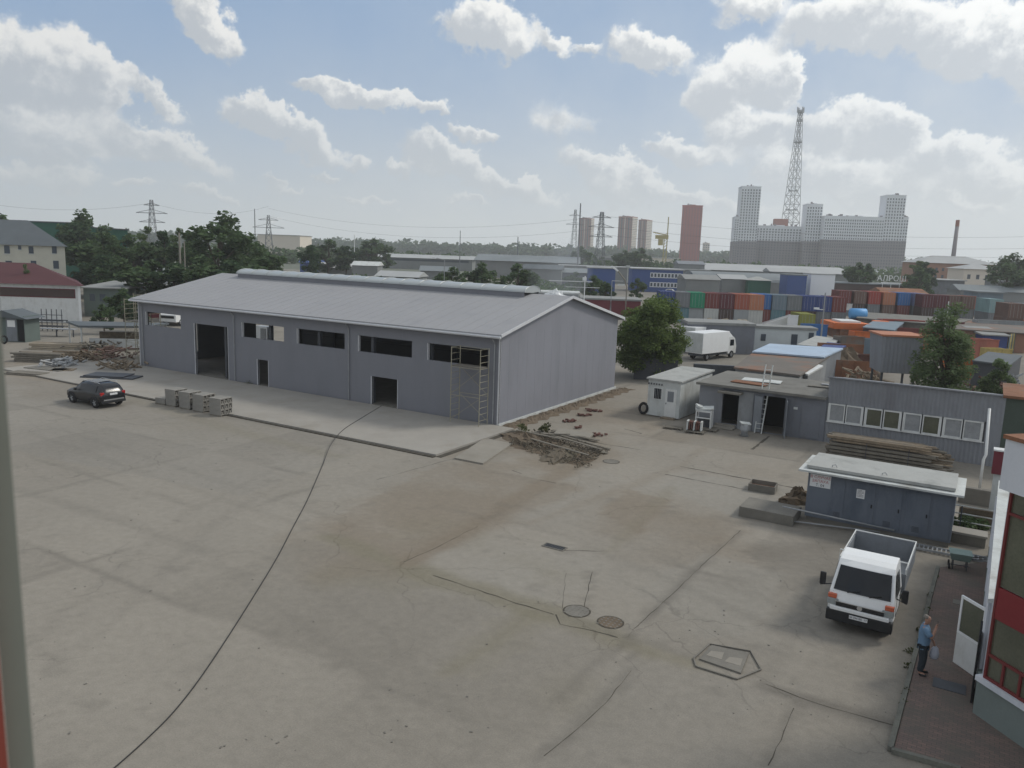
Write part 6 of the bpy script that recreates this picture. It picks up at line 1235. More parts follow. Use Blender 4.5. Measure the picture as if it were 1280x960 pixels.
for k, (a, c_, w_, la) in enumerate((((4, 468), (58, 472), 1.0, 'leftmost flat panel lying on the yard'), ((26, 462), (84, 468), 1.1, 'second flat panel lying left of the car'), ((58, 466), (98, 466), 1.0, 'third flat panel lying left of the car'), ((100, 474), (166, 477), 1.6, 'large dark sheet lying behind the black car'))):
    P, Q = G(*a), G(*c_); d = Q - P; b = MB(); b.box(0, d.length, 0, w_, 0, .10); b.box(.2, d.length * .8, .1, w_ + .3, .11, .18); o = b.build('flat_panel', ('wood_grey', 'concrete_dark', 'wood', 'steel_dark')[k]); o.location = (P.x, P.y, .14 if k == 3 else .01); o.rotation_euler = (0, 0, math.atan2(d.y, d.x)); tag(o, la, 'panel', 'flat panels lying left of the hall')
rr_ = random.Random(31)
for k, (px, py, s_, mt_, la) in enumerate(((140, 448, 2.3, 'cont_brown', 'reddish brown heap of building waste by the left scaffold'), (125, 438, 2.0, 'wood_grey', 'grey heap of building waste below the tarpaulin'), (80, 458, 1.4, 'steel_grey', 'small grey waste heap left of the car'), (150, 462, 1.5, 'wood', 'brown timber waste at the hall corner'), (108, 452, 1.8, 'mud', 'brown earth and timber waste near the canopy post'))):
    p = G(px, py); b = MB(); [b.obox((rr_.gauss(0, s_ * .5), rr_.gauss(0, s_ * .5), rr_.uniform(.05, .9) * (s_ / 2)), (rr_.uniform(.2, 1.2), .14, .12), (rr_.uniform(-.6, .6), rr_.uniform(-.5, .5), rr_.uniform(0, 6))) for _ in range(60)]; o = b.build('waste_heap', mt_, rc=False); o.location = (p.x, p.y, 0); tag(o, la, 'waste heap', kind='stuff')

for t_, k in ((cr, -.56), (rd_, -.58), (gh, -.52)):
    for c_ in [c for c in t_.children] + [g for c in t_.children for g in c.children]:
        for v in c_.data.vertices: v.co.x += k * v.co.y
# ------------------------------------------------------------------ trees
TP = 'trees behind the hall'
protos = [make_tree(16, 5.0, 9.5, 6.0, 46, 70, .42, 'leaf_mid', 1, 'x', (0, 0, 0), TP), make_tree(13, 3.6, 7.5, 5.2, 40, 70, .38, 'leaf_dark', 2, 'x', (0, 0, 0), TP, taper=.5), make_tree(10, 3.8, 5.6, 4.2, 36, 70, .38, 'leaf_mid', 3, 'x', (0, 0, 0), TP), make_tree(12, 2.4, 6.8, 5.2, 34, 60, .32, 'leaf_pale', 4, 'x', (0, 0, 0), TP, taper=.4)]
hts = [15.8, 13.0, 10.0, 12.2]; used = set()
def tree(px, Y, ytop, pi, label, wsc=1.0, group=TP):
    p = AZ(px, Y); s = Ht(px, ytop, Y) / hts[pi]; pr = protos[pi]
    if pi not in used: used.add(pi); pr.location = p; pr.rotation_euler = (0, 0, random.uniform(0, 6)); pr['label'] = label; pr['group'] = group; pr.scale = (s * wsc, s * wsc, s); return pr
    return dup(pr, p, random.uniform(0, 6), label, group, (s * wsc, s * wsc, s))
TL = [(104, 185, 262, 0, 'tall dark tree rising in front of the green hall', 1.05), (98, 180, 270, 1, 'tree left of the tall one at the green hall', 1.2), (126, 150, 290, 2, 'lower tree right of the tall one at the green hall', 1.3), (142, 145, 295, 0, 'tree before the right end of the green hall', 1.0), (166, 150, 293, 2, 'round tree just right of the green hall', 1.2),
      (181, 155, 283, 3, 'slim tree left of the first pylon', .9), (204, 155, 280, 1, 'pointed tree right of the first pylon', .7), (221, 150, 285, 3, 'slim pale tree beside the concrete pole', .8), (238, 148, 292, 2, 'tree left of the broad crowned tree', 1.1), (272, 132, 264, 0, 'broad crowned tree, tallest behind the hall roof', 1.15), (300, 140, 290, 0, 'tree right of the broad crowned tree', 1.1),
      (322, 150, 303, 2, 'low tree under the twin masts', 1.3), (387, 190, 300, 1, 'dark pointed tree before the distant pale block', .8), (150, 130, 322, 2, 'bushy tree behind the low grey sheds', 1.4), (185, 118, 325, 2, 'bushy tree behind the vent pipes', 1.5), (215, 118, 322, 1, 'dark bushy tree left of the concrete pole', 1.5),
      (250, 115, 320, 2, 'bushy tree at the left end of the hall roof', 1.6), (285, 112, 318, 1, 'dark bushy tree behind the left ridge', 1.5), (325, 120, 322, 2, 'bushy tree behind the ridge skylight end', 1.6), (124, 135, 312, 1, 'dark bushy tree above the green shed', 1.3), (410, 260, 300, 2, 'distant tree left of the small mast', 1.5), (432, 260, 303, 1, 'distant dark tree at the small mast', 1.4),
      (470, 330, 299, 2, 'distant round tree beyond the long warehouse', 1.6), (458, 330, 301, 2, 'distant low tree left of the round one', 1.4), (565, 150, 334, 2, 'low tree behind the skylight, middle', 1.2), (603, 160, 328, 2, 'tree left of the pair behind the skylight', 1.2), (650, 155, 330, 2, 'round tree behind the right end of the skylight', 1.2), 
      (745, 170, 344, 2, 'tree behind the hall gable beside the aerial', 1.3), (760, 160, 350, 1, 'dark tree behind the gable below the lamp', 1.2), (800, 190, 348, 2, 'tree before the blue building', 1.1), (720, 200, 340, 2, 'tree behind the smoke near the gable', 1.3), (1146, 240, 326, 3, 'slim tree left of the orange brick building', 1.4), (1152, 230, 334, 2, 'dark tree before the orange brick building', 1.2), (1156, 250, 322, 1, 'dark pointed tree behind the roof sign', 1.2), (1085, 260, 325, 1, 'dark tree right of the grey warehouse', .9), (1073, 250, 328, 2, 'tree at the end of the pale roofed warehouse', 1.0),
      (1255, 260, 320, 0, 'tree right of the orange brick building', 1.0), (1275, 240, 316, 0, 'large tree at the right edge of the skyline', 1.2), (1262, 220, 330, 2, 'low tree before the right edge skyline', 1.3), (800, 420, 310, 2, 'small tree at the foot of the striped towers', 1.3), (780, 430, 313, 2, 'small tree left of the foot of the striped towers', 1.3), (727, 420, 308, 2, 'small tree at the foot of the leftmost tower', 1.2), (5, 175, 268, 2, 'tree top behind the roof of the cream house', 1.0), (18, 175, 270, 1, 'second tree top behind the cream house', 1.0),
      (30, 105, 330, 3, 'thin bush rising before the cream house', .5), (150, 100, 360, 2, 'low green bush behind the left scaffolds', 1.2), (170, 96, 366, 1, 'dark bush beside the left scaffolds', 1.0), (124, 92, 380, 2, 'green bush behind the work canopy', 1.1)]
for a in TL: tree(a[0], a[1], a[2], a[3], a[4], a[5])
# leafy tree by the gable, tree on the barrack side, bushes
p = G(818, 478)
make_tree(8.2, 3.35, 3.9, 3.9, 150, 300, .13, 'leaf_fresh', 61, 'dense leafy green tree beside the gable end of the grey hall', (p.x, p.y + 3.0, 0), taper=.25, extra=[(x, y, z, 1.0, 1.6) for x, y, z in ((-2, 0, 1.5), (0, -1, 1.3), (2, 0, 1.6), (-1, -.8, 2.4), (1.3, -.6, 2.6), (-2.2, .3, 3.2))])
p = AZ(1197, 58)
make_tree(8.6, 2.35, 4.5, 3.9, 120, 95, .12, 'leaf_pale', 62, 'airy pale green tree rising behind the corrugated barrack', (p.x, p.y, 0), taper=.3, extra=[(0, 0, 7.9, .6, .8), (.2, 0, 8.4, .4, .5), (-.9, 0, 3.2, 1.1, 1.5), (.8, 0, 3.3, 1.1, 1.5)])
p = AZ(1268, 60); make_tree(4.6, 1.5, 2.5, 1.9, 34, 150, .11, 'leaf_pale', 63, 'green bush tree at the right edge behind the olive wall', (p.x, p.y, 0))
# far wood along the horizon, scrub in the middle distance
def stripwood(name, label, Y, a0, a1, n_, h, size, per, mt_, seed, rad):
    r = random.Random(seed); cl_ = []
    for k in range(n_):
        a = a0 + (a1 - a0) * (k + r.random()) / n_; yy = Y * r.uniform(.93, 1.12); hh = h * r.uniform(.55, 1.1); cl_.append((math.tan(a) * yy, yy, hh * .55, rad * r.uniform(.7, 1.3), 1))
    me = leaf_mesh(name, [(x, y, z, rd, k) for x, y, z, rd, k in cl_], per, size, mt_, seed); o = bpy.data.objects.new(name, me); COL.objects.link(o); return tag(o, label, 'wood', kind='stuff')
stripwood('far_wood', 'continuous dark wood along the far horizon', 1150, R_(-38), R_(38), 300, 15, 4.0, 110, 'leaf_dark', 91, 13)
stripwood('scrub', 'scrubby tree belt behind the warehouses', 430, R_(-36), R_(36), 170, 7.5, 1.5, 90, 'leaf_mid', 92, 5.5)
stripwood('scrub', 'green scrub between the hall and the warehouses', 175, R_(-28), R_(4), 90, 3.6, .6, 130, 'leaf_mid', 93, 3.0)

# ------------------------------------------------------------------ warehouses and roofs of the industrial belt
Bd = building
Bd('long_warehouse', 'long low warehouse with a pale roof beyond the skylight', 'warehouse', 448, 590, 334, 320, 30, R_(-3), 'far_wall', 'far_roof', 'gable', rh=1.6, ov=1.0, wins=((.02, .97, .72, .9),))
Bd('long_warehouse', 'grey roofed warehouse with a step in its roof, right of the long one', 'warehouse', 594, 722, 346, 325, 30, R_(-4), 'far_wall', 'far_roof_dark', 'gable', rh=2.4, ov=.8)
Bd('pale_block', 'distant pale flat roofed block on the left skyline', 'building', 322, 375, 312, 293, 30, 0, 'tower_cream', 'far_roof', Y=520)
Bd('blue_roof_hall', 'low hall with a blue roof behind the skylight', 'warehouse', 375, 404, 342, 328, 14, R_(5), 'far_blue', 'far_blue', 'gable', rh=1.8)
Bd('pale_roof_hall', 'low hall with a pale green grey roof right of the blue one', 'warehouse', 398, 440, 346, 334, 14, R_(3), 'far_wall', 'roof_green_grey', 'gable', rh=1.6)
Bd('long_roof_building', 'very long low building with a thin pale roof line behind the gable', 'warehouse', 700, 885, 352, 332, 10, R_(-1), 'far_wall', 'far_roof', 'flat', ov=.6)
Bd('dark_warehouse', 'dark grey warehouse left of the blue office building', 'warehouse', 690, 737, 362, 340, 14, R_(-2), 'steel_far', 'far_roof_dark', 'gable', rh=1.2)
Bd('blue_wing', 'plain blue low building behind the gable end', 'building', 735, 768, 366, 335, 9, R_(-2), 'far_blue', 'far_roof', ov=.4)
bo = Bd('blue_office', 'blue two storey building with rows of white framed windows', 'building', 789, 852, 364, 336, 12, R_(-3), 'far_blue', 'far_roof', ov=.4)
Wb, Hb = bo['_w'], bo['_h']
for i in range(9):
    for k in range(2): x = Wb * (.36 + i * .068); z = Hb * (.22 + k * .42); b = MB(); b.box(x, x + .95, -.08, -.002, z, z + 1.5); wf = b.build('window', 'white_clean', bo); b = MB(); b.box(x + .15, x + .8, -.09, -.081, z + .2, z + 1.3); b.build('pane', 'far_glass', wf)
Bd('ridged_roof_hall', 'hall with several low pitched roofs before the striped towers', 'warehouse', 745, 800, 336, 322, 40, R_(-8), 'far_wall', 'far_roof', 'gabley', rh=3.0); Bd('ridged_roof_hall', 'hall with a grey roof left of the pitched ones', 'warehouse', 700, 745, 336, 320, 40, R_(-8), 'far_wall', 'far_roof_dark', 'gabley', rh=2.5); Bd('ridged_roof_hall', 'beige hall below the red tower', 'warehouse', 800, 850, 334, 322, 30, R_(-4), 'tower_cream', 'far_roof', 'flat')
Bd('pale_roof_warehouse', 'wide warehouse with a bright pale roof below the white apartment block', 'warehouse', 884, 1072, 352, 337, 55, R_(-2), 'far_wall', 'far_roof', 'gable', rh=2.6, ov=1)
Bd('arched_warehouse', 'grey warehouse with a low arched roof behind the container rows', 'warehouse', 868, 1000, 366, 350, 20, R_(-3), 'far_wall', 'far_roof_dark', 'arch', rh=2.6, ov=.5)
Bd('white_roof_office', 'low white roofed building under the white apartment block', 'building', 915, 1115, 338, 331, 20, R_(-1), 'tower_white', 'far_roof', 'flat')
Bd('green_kiosk_roof', 'small dark green roofed building behind the front container row', 'building', 934, 962, 372, 350, 6, R_(-4), 'green_hall', 'roof_green_grey', 'hip', rh=1.0)
Bd('grey_cube', 'pale grey windowless cube behind the middle container row', 'building', 1011, 1041, 376, 343, 8, R_(-4), 'tower_white', 'far_roof', ov=.1)
Bd('dark_blue_block', 'dark blue block left of the pale grey cube', 'building', 982, 1006, 376, 344, 8, R_(-4), 'far_blue', 'far_roof_dark', ov=.1)
sg_ = Bd('dark_roof_hall', 'low dark hall carrying a white roof sign, right of the cube', 'warehouse', 1043, 1140, 372, 354, 12, R_(-5), 'cont_dark brown', 'far_roof_dark', 'flat', ov=.3)
p = AZ(1117, 232); rs = thing('roof_sign', 'white lettering sign standing on the low dark hall', 'sign', (p.x, p.y, 0), R_(-4)); zt = Ht(1117, 349, 232); b = MB(); [b.box(x - .05, x + .05, 0, .1, zt - 3, zt - .9) for x in (-2.4, 0, 2.4)]; b.box(-2.9, 2.9, 0, .12, zt - 1.3, zt - .95); b.build('sign_frame', 'white_clean', rs); text_mesh('АЛРОШ', 2.2, 'white_clean', rs, (0, -.1, zt + .1), (R_(90), 0, 0), 'letters', 1.0)
br1 = Bd('orange_brick_building', 'long orange brick building with a pale hip roof right of the chimney foot', 'building', 1148, 1242, 352, 328, 18, R_(-6), 'brick_far', 'far_roof', 'hip', rh=3.2, ov=.8, wins=grid(11, 3, fw_=.35), Y=345)
br2 = Bd('pale_brick_building', 'pale orange building with a light roof before the long brick one', 'building', 1206, 1250, 356, 336, 14, R_(-6), 'tower_cream', 'far_roof', 'hip', rh=2.0, ov=.8, wins=grid(4, 2, fw_=.35), Y=300)
Bd('grey_low_hall', 'grey low hall before the orange brick building', 'warehouse', 1162, 1204, 366, 350, 14, R_(-6), 'blue_grey', 'far_roof', 'flat', Y=255); Bd('grey_low_hall', 'slate roofed low hall right of the brick buildings', 'warehouse', 1205, 1290, 374, 363, 10, R_(-10), 'far_wall', 'far_roof_dark', 'gable', rh=1.5, Y=215); Bd('grey_low_hall', 'slate grey shed wall before the slate roofed hall', 'warehouse', 1228, 1252, 384, 366, 8, R_(-8), 'cont_slate', 'far_roof_dark', 'flat', Y=180)
Bd('grey_low_hall', 'low grey warehouse at the right edge with a pale roof', 'warehouse', 1256, 1300, 360, 352, 12, R_(-8), 'far_wall', 'far_roof', 'flat', Y=240)
Bd('maroon_shed', 'low maroon shed behind the hall gable', 'shed', 726, 800, 392, 374, 8, R_(-3), 'maroon', 'roof_grey', ov=.2)
Bd('low_grey_shed', 'low shed with a white flat roof behind the hall ridge end', 'shed', 668, 722, 390, 366, 6, R_(-3), 'blue_grey', 'white_dirty', ov=.3)
rb = random.Random(55)
names_ = ['first', 'second', 'third', 'fourth', 'fifth', 'sixth', 'seventh', 'eighth', 'ninth']
for k, (x0, x1, Y, h) in enumerate(((470, 520, 190, 4), (526, 566, 210, 5), (655, 700, 230, 6), (440, 470, 240, 5), (860, 900, 215, 5), (905, 935, 230, 5), (1110, 1160, 190, 4), (965, 1010, 260, 7), (850, 880, 300, 8))):
    p = AZ(x0, Y); W_ = (x1 - x0) / 985 * Y * 1.05; t_ = thing('workshop', 'small workshop roof in the industrial belt, %s of nine counted by size and place' % names_[k] if False else ('low workshop with %s roof standing %s') % (('a pale', 'a grey', 'a slate', 'a white', 'a dull grey', 'a pale', 'a rusty', 'a long grey', 'a blue grey')[k], ('behind the left of the skylight', 'behind the skylight centre', 'left of the dark grey warehouse', 'beside the pale roofed hall', 'behind the front container row', 'left of the green roofed building', 'behind the dark red containers', 'below the pale warehouse roof', 'right of the blue office')[k]), 'workshop', p, R_(rb.uniform(-8, 4)))
    b = MB(); b.box(0, W_, 0, 10, 0, h); b.build('wall', 'far_wall', t_); b = MB(); b.prism([(-.4, h + .003), (10.4, h + .003), (5, h + 1.2)], -.4, W_ + .4, 'x'); b.build('roof', ('far_roof', 'far_roof_dark', 'roof_slate', 'white_dirty', 'roof_grey', 'far_roof', 'rust', 'far_roof', 'blue_grey')[k], t_)

# ------------------------------------------------------------------ apartment towers, masts, chimney
def tower(name, label, pxl, pxr, ytop, Y, dep, rz, wall, side=None, nx=6, nf=24, cap=None, stripes=True, low=None, fwid=.45):
    loc = AZ(pxl, Y); W_ = wid(loc, pxr, 320, rz); h = Ht(pxl, ytop, Y); t_ = thing(name, label, 'apartment tower', loc, rz)
    tower_body(t_, 0, W_, 0, dep, h, wall, nx, nf, stripes, fwid, low)
    if wall == 'tower_brown':
        b = MB(); b.box(W_ + .02, W_ + .14, .3, dep - .3, 2, h - .5); b.build('cream_side', 'tower_cream', t_)
        for f0 in (.45,): b = MB(); b.box(W_ * f0, W_ * (f0 + .05), -.40, -.33, 2, h - .5); b.build('cream_band', 'tower_cream', t_)
    return t_
def tower_body(t_, x0, x1, y0, y1, h, wall, nx, nf, stripes=True, fwid=.45, low=None, nm='wall'):
    lo = low or 0
    if low: b = MB(); b.box(x0 - .15, x1 + .15, y0 - .15, y1 + .15, 0, low); b.build('lower_' + nm, 'tower_grey', t_)
    b = MB(); b.box(x0, x1, y0, y1, lo, h); b.build(nm, wall, t_)
    b = MB(); b.box(x0 - .3, x1 + .3, y0 - .3, y1 + .3, h + .003, h + .8); b.box(x0 + (x1 - x0) * .35, x0 + (x1 - x0) * .65, y0 + 2, y1 - 2, h + .81, h + 1.6); b.build('parapet', wall, t_)
    b = MB(); rq = random.Random(int(x0 * 7) + 3); [b.box(xx, xx + rq.uniform(.8, 2.4), y0 + 1.5, y0 + 4, h + .82, h + rq.uniform(1.4, 3.2)) for xx in [x0 + 1 + rq.random() * max(1, x1 - x0 - 4) for _ in range(max(2, int((x1 - x0) / 6)))]]; o_ = b.build('roof_equipment', 'tower_grey', t_); o_['kind'] = 'stuff'
    b = MB(); fh = (h - 4) / nf; cw = (x1 - x0) / nx; ny = max(2, int((y1 - y0) / cw)); cy = (y1 - y0) / ny
    for i in range(nx):
        if stripes and i % 3 == 1: b.box(x0 + (i + .2) * cw, x0 + (i + .8) * cw, y0 - .32, y0 - .16, 3, h - 1)
        else:
            for k in range(nf): z = 3 + k * fh; b.box(x0 + (i + .5 - fwid / 2) * cw, x0 + (i + .5 + fwid / 2) * cw, y0 - .30, y0 - .16, z, z + fh * .55)
    for i in range(ny):
        for k in range(nf): z = 3 + k * fh; b.box(x1 + .16, x1 + .30, y0 + (i + .5 - fwid / 2) * cy, y0 + (i + .5 + fwid / 2) * cy, z, z + fh * .55)
    o = b.build('windows', 'far_glass', t_); o['kind'] = 'stuff'
tower('apartment_tower', 'leftmost distant brown striped apartment tower beside the tall mast', 722, 737, 273, 1250, 18, R_(-20), 'tower_brown', nx=6)
tower('apartment_tower', 'brown and cream striped apartment tower, left of the close pair', 771, 788, 271, 1180, 22, R_(-28), 'tower_brown', nx=6)
tower('apartment_tower', 'brown and cream striped apartment tower, right of the close pair', 796, 806, 275, 1230, 26, R_(-28), 'tower_brown', nx=6)
tower('apartment_tower', 'solid brick red apartment tower standing alone', 849, 874, 257, 900, 18, R_(-12), 'tower_red', nx=7, stripes=False, fwid=.25)
tower('apartment_block', 'small cream apartment block behind the red tower', 878, 886, 304, 1300, 14, R_(-10), 'tower_cream', nx=3, nf=8, stripes=False)
cx = thing('white_apartment_complex', 'large white apartment complex with grey lower floors and three towers', 'apartment complex', AZ(915, 760), R_(-8)); Yc = 760
def cseg(pa, pb, yt, dy, dep, nx, nf, nm):
    x0 = wid(cx.location, pa, 320, R_(-8)); x1 = wid(cx.location, pb, 324, R_(-8)); tower_body(cx, x0, x1, dy, dy + dep, Ht(pb, yt, Yc - 10), 'tower_white', nx, nf, False, .42, Ht(pb, 302, Yc), nm)
cseg(915, 920, 271, 0, 20, 2, 20, 'step_wing'); cseg(920.3, 944, 233, 0, 22, 7, 28, 'left_tower'); cseg(944.5, 1006, 283, 26, 18, 16, 15, 'low_wing'); cseg(1006.5, 1026, 255, 12, 20, 6, 21, 'middle_tower'); cseg(1026.5, 1100, 273, 0, 18, 26, 17, 'long_block'); cseg(1100.5, 1124, 246, 0, 20, 7, 24, 'right_tower'); cseg(1124.5, 1130, 273, 0, 18, 2, 17, 'end_block')
x0 = wid(cx.location, 975, 320, R_(-8)); b = MB(); b.box(x0, x0 + 13, 45, 54, 0, Ht(985, 270, 740)); b.build('brown_stair_core', 'tower_brown', cx)
# lattice mast behind the complex
def lattice(name, label, px, Y, ytop, wb, wt, cat='mast', mt_='steel_far', nb=16, t0=.3, arms=(), t1=None, arm_t=.25):
    p = AZ(px, Y); H_ = Ht(px, ytop, Y); t_ = thing(name, label, cat, p, R_(12)); b = MB(); 
    def wz(z): return (wb + (wt - wb) * min(1, z / (H_ * .9))) / 2
    for sx in (-1, 1):
        for sy in (-1, 1): b.bar((sx * wz(0), sy * wz(0), 0), (sx * wz(H_), sy * wz(H_), H_), t0)
    b.build('leg_frame', mt_, t_); b = MB(); zs = [H_ * (1 - (1 - k / nb) ** 1.25) for k in range(nb + 1)]
    for i in range(nb):
        a, c_ = zs[i], zs[i + 1]; wa, wc = wz(a), wz(c_)
        for (ax, ay, bx, by) in ((-1, -1, 1, -1), (1, -1, 1, 1), (1, 1, -1, 1), (-1, 1, -1, -1)):
            b.bar((ax * wa, ay * wa, a), (bx * wc, by * wc, c_), t0 * .6); b.bar((bx * wa, by * wa, a), (ax * wc, ay * wc, c_), t0 * .6); b.bar((ax * wc, ay * wc, c_), (bx * wc, by * wc, c_), t0 * .6)
    b.build('bracing', mt_, t_)
    for (z, ln) in arms:
        b = MB(); z = H_ * z; b.bar((-ln, 0, z), (ln, 0, z), arm_t); b.bar((-ln, 0, z), (0, 0, z + ln * .25), arm_t * .7); b.bar((ln, 0, z), (0, 0, z + ln * .25), arm_t * .7); b.build('cross_arm', mt_, t_)
    return t_, H_
lm, Hm = lattice('radio_mast', 'tall white and grey lattice radio mast above the apartment complex', 984, 820, 137, 17, 3.0, nb=20, t0=.48, mt_='steel_grey')
for z, r_, hh in ((.985, 3.4, 5), (.93, 2.8, 2), (.80, 4.2, 2.5), (.50, 5.0, 1.2), (.38, 6.2, 1.2)):
    b = MB(); b.tube([(0, 0, Hm * z), (0, 0, Hm * z + hh * .3)], r_, 8); [b.box(r_ * math.cos(a) - .4, r_ * math.cos(a) + .4, r_ * math.sin(a) - .4, r_ * math.sin(a) + .4, Hm * z, Hm * z + hh) for a in (0, 1.57, 3.14, 4.71)]; b.build('antenna_platform', 'steel_grey', lm)
lattice('pylon', 'electricity pylon on the left skyline above the trees', 191, 330, 250, 4.5, 1.0, 'pylon', nb=10, t0=.15, arms=((.92, 3), (.80, 6), (.66, 5)))
lattice('pylon', 'small electricity pylon beside the pale block', 336, 420, 269, 5, 1.0, 'pylon', nb=9, t0=.17, arms=((.9, 5), (.74, 8)))
lattice('pylon', 'double circuit pylon between the striped towers', 750, 330, 265, 4.5, 1.1, 'pylon', nb=12, t0=.19, arms=((.92, 4), (.78, 5.5), (.64, 5)))
lattice('pylon', 'far faint pylon behind the tall dark mast', 717, 520, 262, 5, 1, 'pylon', nb=8, t0=.16, arms=((.9, 4), (.75, 6)))
ch = thing('smokestack', 'tall banded brick smokestack behind the orange brick building', 'chimney', AZ(1190.5, 480)); H_ = Ht(1196, 275, 480)
b = MB(); b.tube([(0, 0, 0), (0, 0, H_ * .9)], [1.5, 1.0], 16); b.build('shaft', 'tower_grey', ch, smooth=True); b = MB(); b.tube([(0, 0, H_ * .9), (0, 0, H_)], [1.1, 1.05], 16); b.build('top_band', 'tower_brown', ch)
def pole(name, label, px, Y, ytop, r_, mt_='steel_far', cat='pole', base=None):
    p = AZ(px, Y) if base is None else base; H_ = Ht(px, ytop, Y); t_ = thing(name, label, cat, p); b = MB(); b.tube([(0, 0, 0), (0, 0, H_)], [r_, r_ * .6], 8); b.build('shaft', mt_, t_); return t_, H_
pole('mast_pole', 'tall thin dark mast left of the leftmost tower', 723, 300, 254, .35); pole('mast_pole', 'left of the twin thin masts on the left skyline', 319, 220, 261, .18)
pole('mast_pole', 'thin pole behind the long warehouse', 575, 330, 288, .22); pole('mast_pole', 'short dark pole on the skyline, middle', 647, 340, 296, .3); pole('mast_pole', 'thin pole beside the tree at the small pylon', 443, 300, 293, .2, 'white')
pole('concrete_pole', 'pale concrete pole, left of the pair above the hall roof', 224, 120, 291, .22, 'concrete'); pole('concrete_pole', 'thinner concrete pole, right of the pair above the hall roof', 230, 118, 302, .14, 'concrete')
pole('white_pole', 'thin white pole rising in the airy tree', 1192, 100, 377, .10, 'white_clean')
# lamp mast over the yard with clamps, street lamp and aerials by the gable
t_, H_ = pole('lamp_mast', 'slim grey lamp mast between the container rows', 1036, 98, 366, .13, 'steel_grey'); b = MB(); b.bar((-.9, 0, H_ * .72), (.1, 0, H_ * .72), .08); b.box(-1.2, -.6, -.15, .15, H_ * .72, H_ * .72 + .22); b.build('lamp_arm', 'white_clean', t_)
p = AZ(786, 88); sl2 = thing('street_lamp', 'curved street lamp with a white head behind the hall gable', 'street lamp', p, 0); hh = Ht(786, 350, 88); ht = Ht(770, 337, 88); b = MB(); b.tube([(0, 0, 0), (0, 0, hh - .8), (-.25, 0, hh), (-1.2, 0, ht)], .07, 8); b.build('post', 'concrete', sl2, smooth=True); b = MB(); b.obox((-1.45, 0, ht + .1), (.9, .3, .18), (0, .6, 0)); b.build('lamp_head', 'white_clean', sl2, bevel=.04); b = MB(); b.tube([(0, 0, hh - .3), (0, 0, ht + .3)], .04, 6); b.box(-.2, .2, -.12, .12, ht + .3, ht + .5); b.build('second_head', 'white_dirty', sl2)
p = AZ(767, 80); lm2 = thing('aerial_mast', 'thin trussed aerial mast behind the hall gable', 'mast', p, 0); H_ = Ht(767, 351, 80); b = MB(); b.bar((-.35, 0, 0), (0, 0, H_ * .75), .07); b.bar((.35, 0, 0), (0, 0, H_ * .75), .07); b.tube([(0, 0, H_ * .7), (0, 0, H_)], .04, 6); [b.bar((-.35 * (1 - z), 0, H_ * .75 * z), (.35 * (1 - z), 0, H_ * .75 * z), .04) for z in (.2, .4, .6, .8)]; b.build('frame', 'steel_grey', lm2); b = MB(); b.bar((0, 0, H_), (1.1, 0, H_), .05); b.box(.6, 1.3, -.1, .1, H_ - .45, H_ - .3); b.build('arm', 'white', lm2)
p = AZ(733, 84); ae = thing('tv_aerial', 'white aerial with long crossbars standing behind the hall ridge', 'aerial', p, 0); H_ = Ht(733, 345, 84); b = MB(); b.tube([(0, 0, 0), (0, 0, H_)], .05, 6); b.build('post', 'white_clean', ae); b = MB(); b.bar((-3.8, 0, H_ - .6), (.8, 0, H_ - .6), .07); b.bar((-2, 0, H_ - 1.2), (1.6, 0, H_ - 1.2), .05); b.box(-.25, .15, -.15, .15, H_ - .5, H_ - .15); b.build('crossbar', 'white_clean', ae)
p = AZ(556, 120); sl3 = thing('street_lamp', 'single street lamp behind the middle of the skylight', 'street lamp', p, 0); H_ = Ht(556, 325, 120); b = MB(); b.tube([(0, 0, 0), (0, 0, H_), (-1.4, 0, H_ + .3)], .07, 6); b.build('post', 'steel_grey', sl3); b = MB(); b.obox((-1.6, 0, H_ + .32), (.7, .25, .15), (0, .2, 0)); b.build('lamp_head', 'white_clean', sl3)
p = AZ(703, 88); o = heap('white_sacks', 'white sacks piled on the low shed behind the ridge end', 'sacks', 700, 380, 1.6, .8, .9, 'white_clean', 71, jag=.4); o.location = (p.x, p.y + 12, Ht(703, 372, p.y + 12))
# construction crane far off
cr_ = thing('construction_crane', 'yellow truck crane with raised lattice jib between towers', 'crane', AZ(829, 640), 0); H_ = Ht(831, 271, 640); Hh = Ht(829, 294, 640); b = MB()
for x in (0, 2.4): b.bar((x, 0, 0), (x, 0, H_ if x else Hh), .7)
z = 2
while z < Hh: b.bar((0, 0, z), (2.4, 0, z + 2.4), .35); z += 2.4
b.build('mast', 'yellow', cr_); b = MB(); b.box(-7, 3, -1.5, 1.5, Hh - 3, Hh); b.box(-4.5, -1, -1.5, 1.5, Hh - 8, Hh - 3.1); b.bar((-9, 0, Hh + 2), (3, 0, Hh), .8); b.build('cab_and_counterweight', 'yellow', cr_)
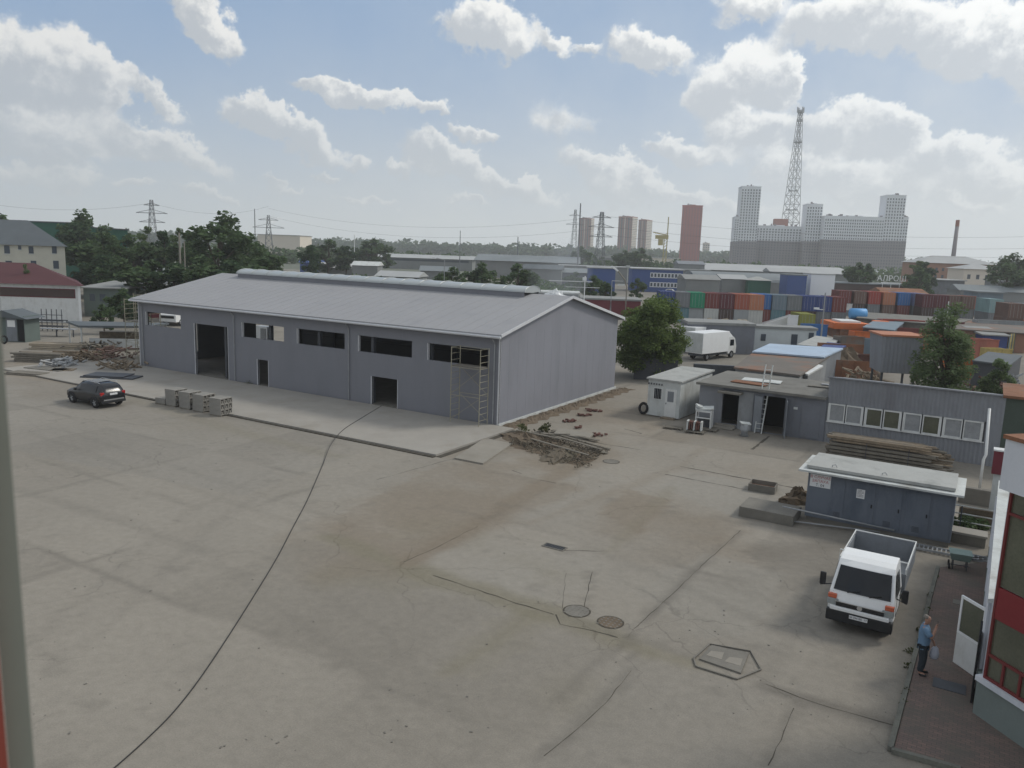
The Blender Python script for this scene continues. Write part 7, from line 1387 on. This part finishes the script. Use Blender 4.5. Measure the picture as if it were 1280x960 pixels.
# power lines
def wire(pa, Ya, pb, Yb, za, zb_, sag, label):
    A = AZ(pa, Ya); B = AZ(pb, Yb); A.z, B.z = za, zb_; pts = [A.lerp(B, k / 24) - Vector((0, 0, sag * 4 * (k / 24) * (1 - k / 24))) for k in range(25)]; b = MB(); b.tube(pts, .03, 4); tag(b.build('power_line', 'wire_black'), label, 'power line', 'power lines over the town')
for k, (pa, Ya, pb, Yb, za, zb_, sg) in enumerate(((750, 330, 1420, 330, 26, 27, 5), (750, 330, 1420, 330, 22, 22, 5), (750, 330, 1420, 330, 18.5, 17.5, 4), (336, 420, 750, 330, 28, 26, 7), (191, 330, 336, 420, 25, 29, 4), (191, 330, -60, 330, 25, 25, 4), (336, 420, 750, 330, 24, 21, 7))):
    wire(pa, Ya, pb, Yb, za, zb_, sg, ('highest line running right from the double circuit pylon', 'middle line running right from the double circuit pylon', 'lowest line running right from the double circuit pylon', 'upper line between the small pylon and the double circuit pylon', 'line between the two left pylons', 'line leaving the left pylon for the left edge', 'lower line between the small pylon and the double circuit pylon')[k])
for a in ((1240, 372, 40, 'white_clean', 'white car beside the slate roofed hall at the right', 200), (1222, 372, 20, 'steel_grey', 'silver car left of the white one at the slate roofed hall', 205), (1205, 370, 30, 'cont_navy', 'navy car farther left at the slate roofed hall', 210), (838, 366, 80, 'white', 'white car parked before the blue office', 232), (868, 366, 70, 'maroon', 'dark red car right of the blue office', 235), (515, 340, 30, 'white_clean', 'white car behind the skylight centre', 165), (700, 370, 60, 'white_clean', 'white car beside the low shed behind the ridge end', 130)):
    small_car(a[0], a[1], R_(a[2]), a[3], a[4], Y=a[5])

# ------------------------------------------------------------------ haze
hm = bpy.data.materials.new('haze'); hm.use_nodes = True; t = hm.node_tree; t.nodes.clear(); ov_ = t.nodes.new('ShaderNodeOutputMaterial'); pv = t.nodes.new('ShaderNodeVolumePrincipled'); pv.inputs['Color'].default_value = (.95, .97, .99, 1); pv.inputs['Density'].default_value = .00032; pv.inputs['Anisotropy'].default_value = .25; t.links.new(pv.outputs[0], ov_.inputs['Volume']); MATS['haze'] = hm
b = MB(); b.box(-3100, 3100, -350, 3100, -2, 215); tag(b.build('haze', 'haze'), 'thin pale haze in the air over the whole yard and town', 'haze', kind='stuff')
for o in list(bpy.data.objects):
    for k_ in ('_w', '_h'):
        if k_ in o: del o[k_]
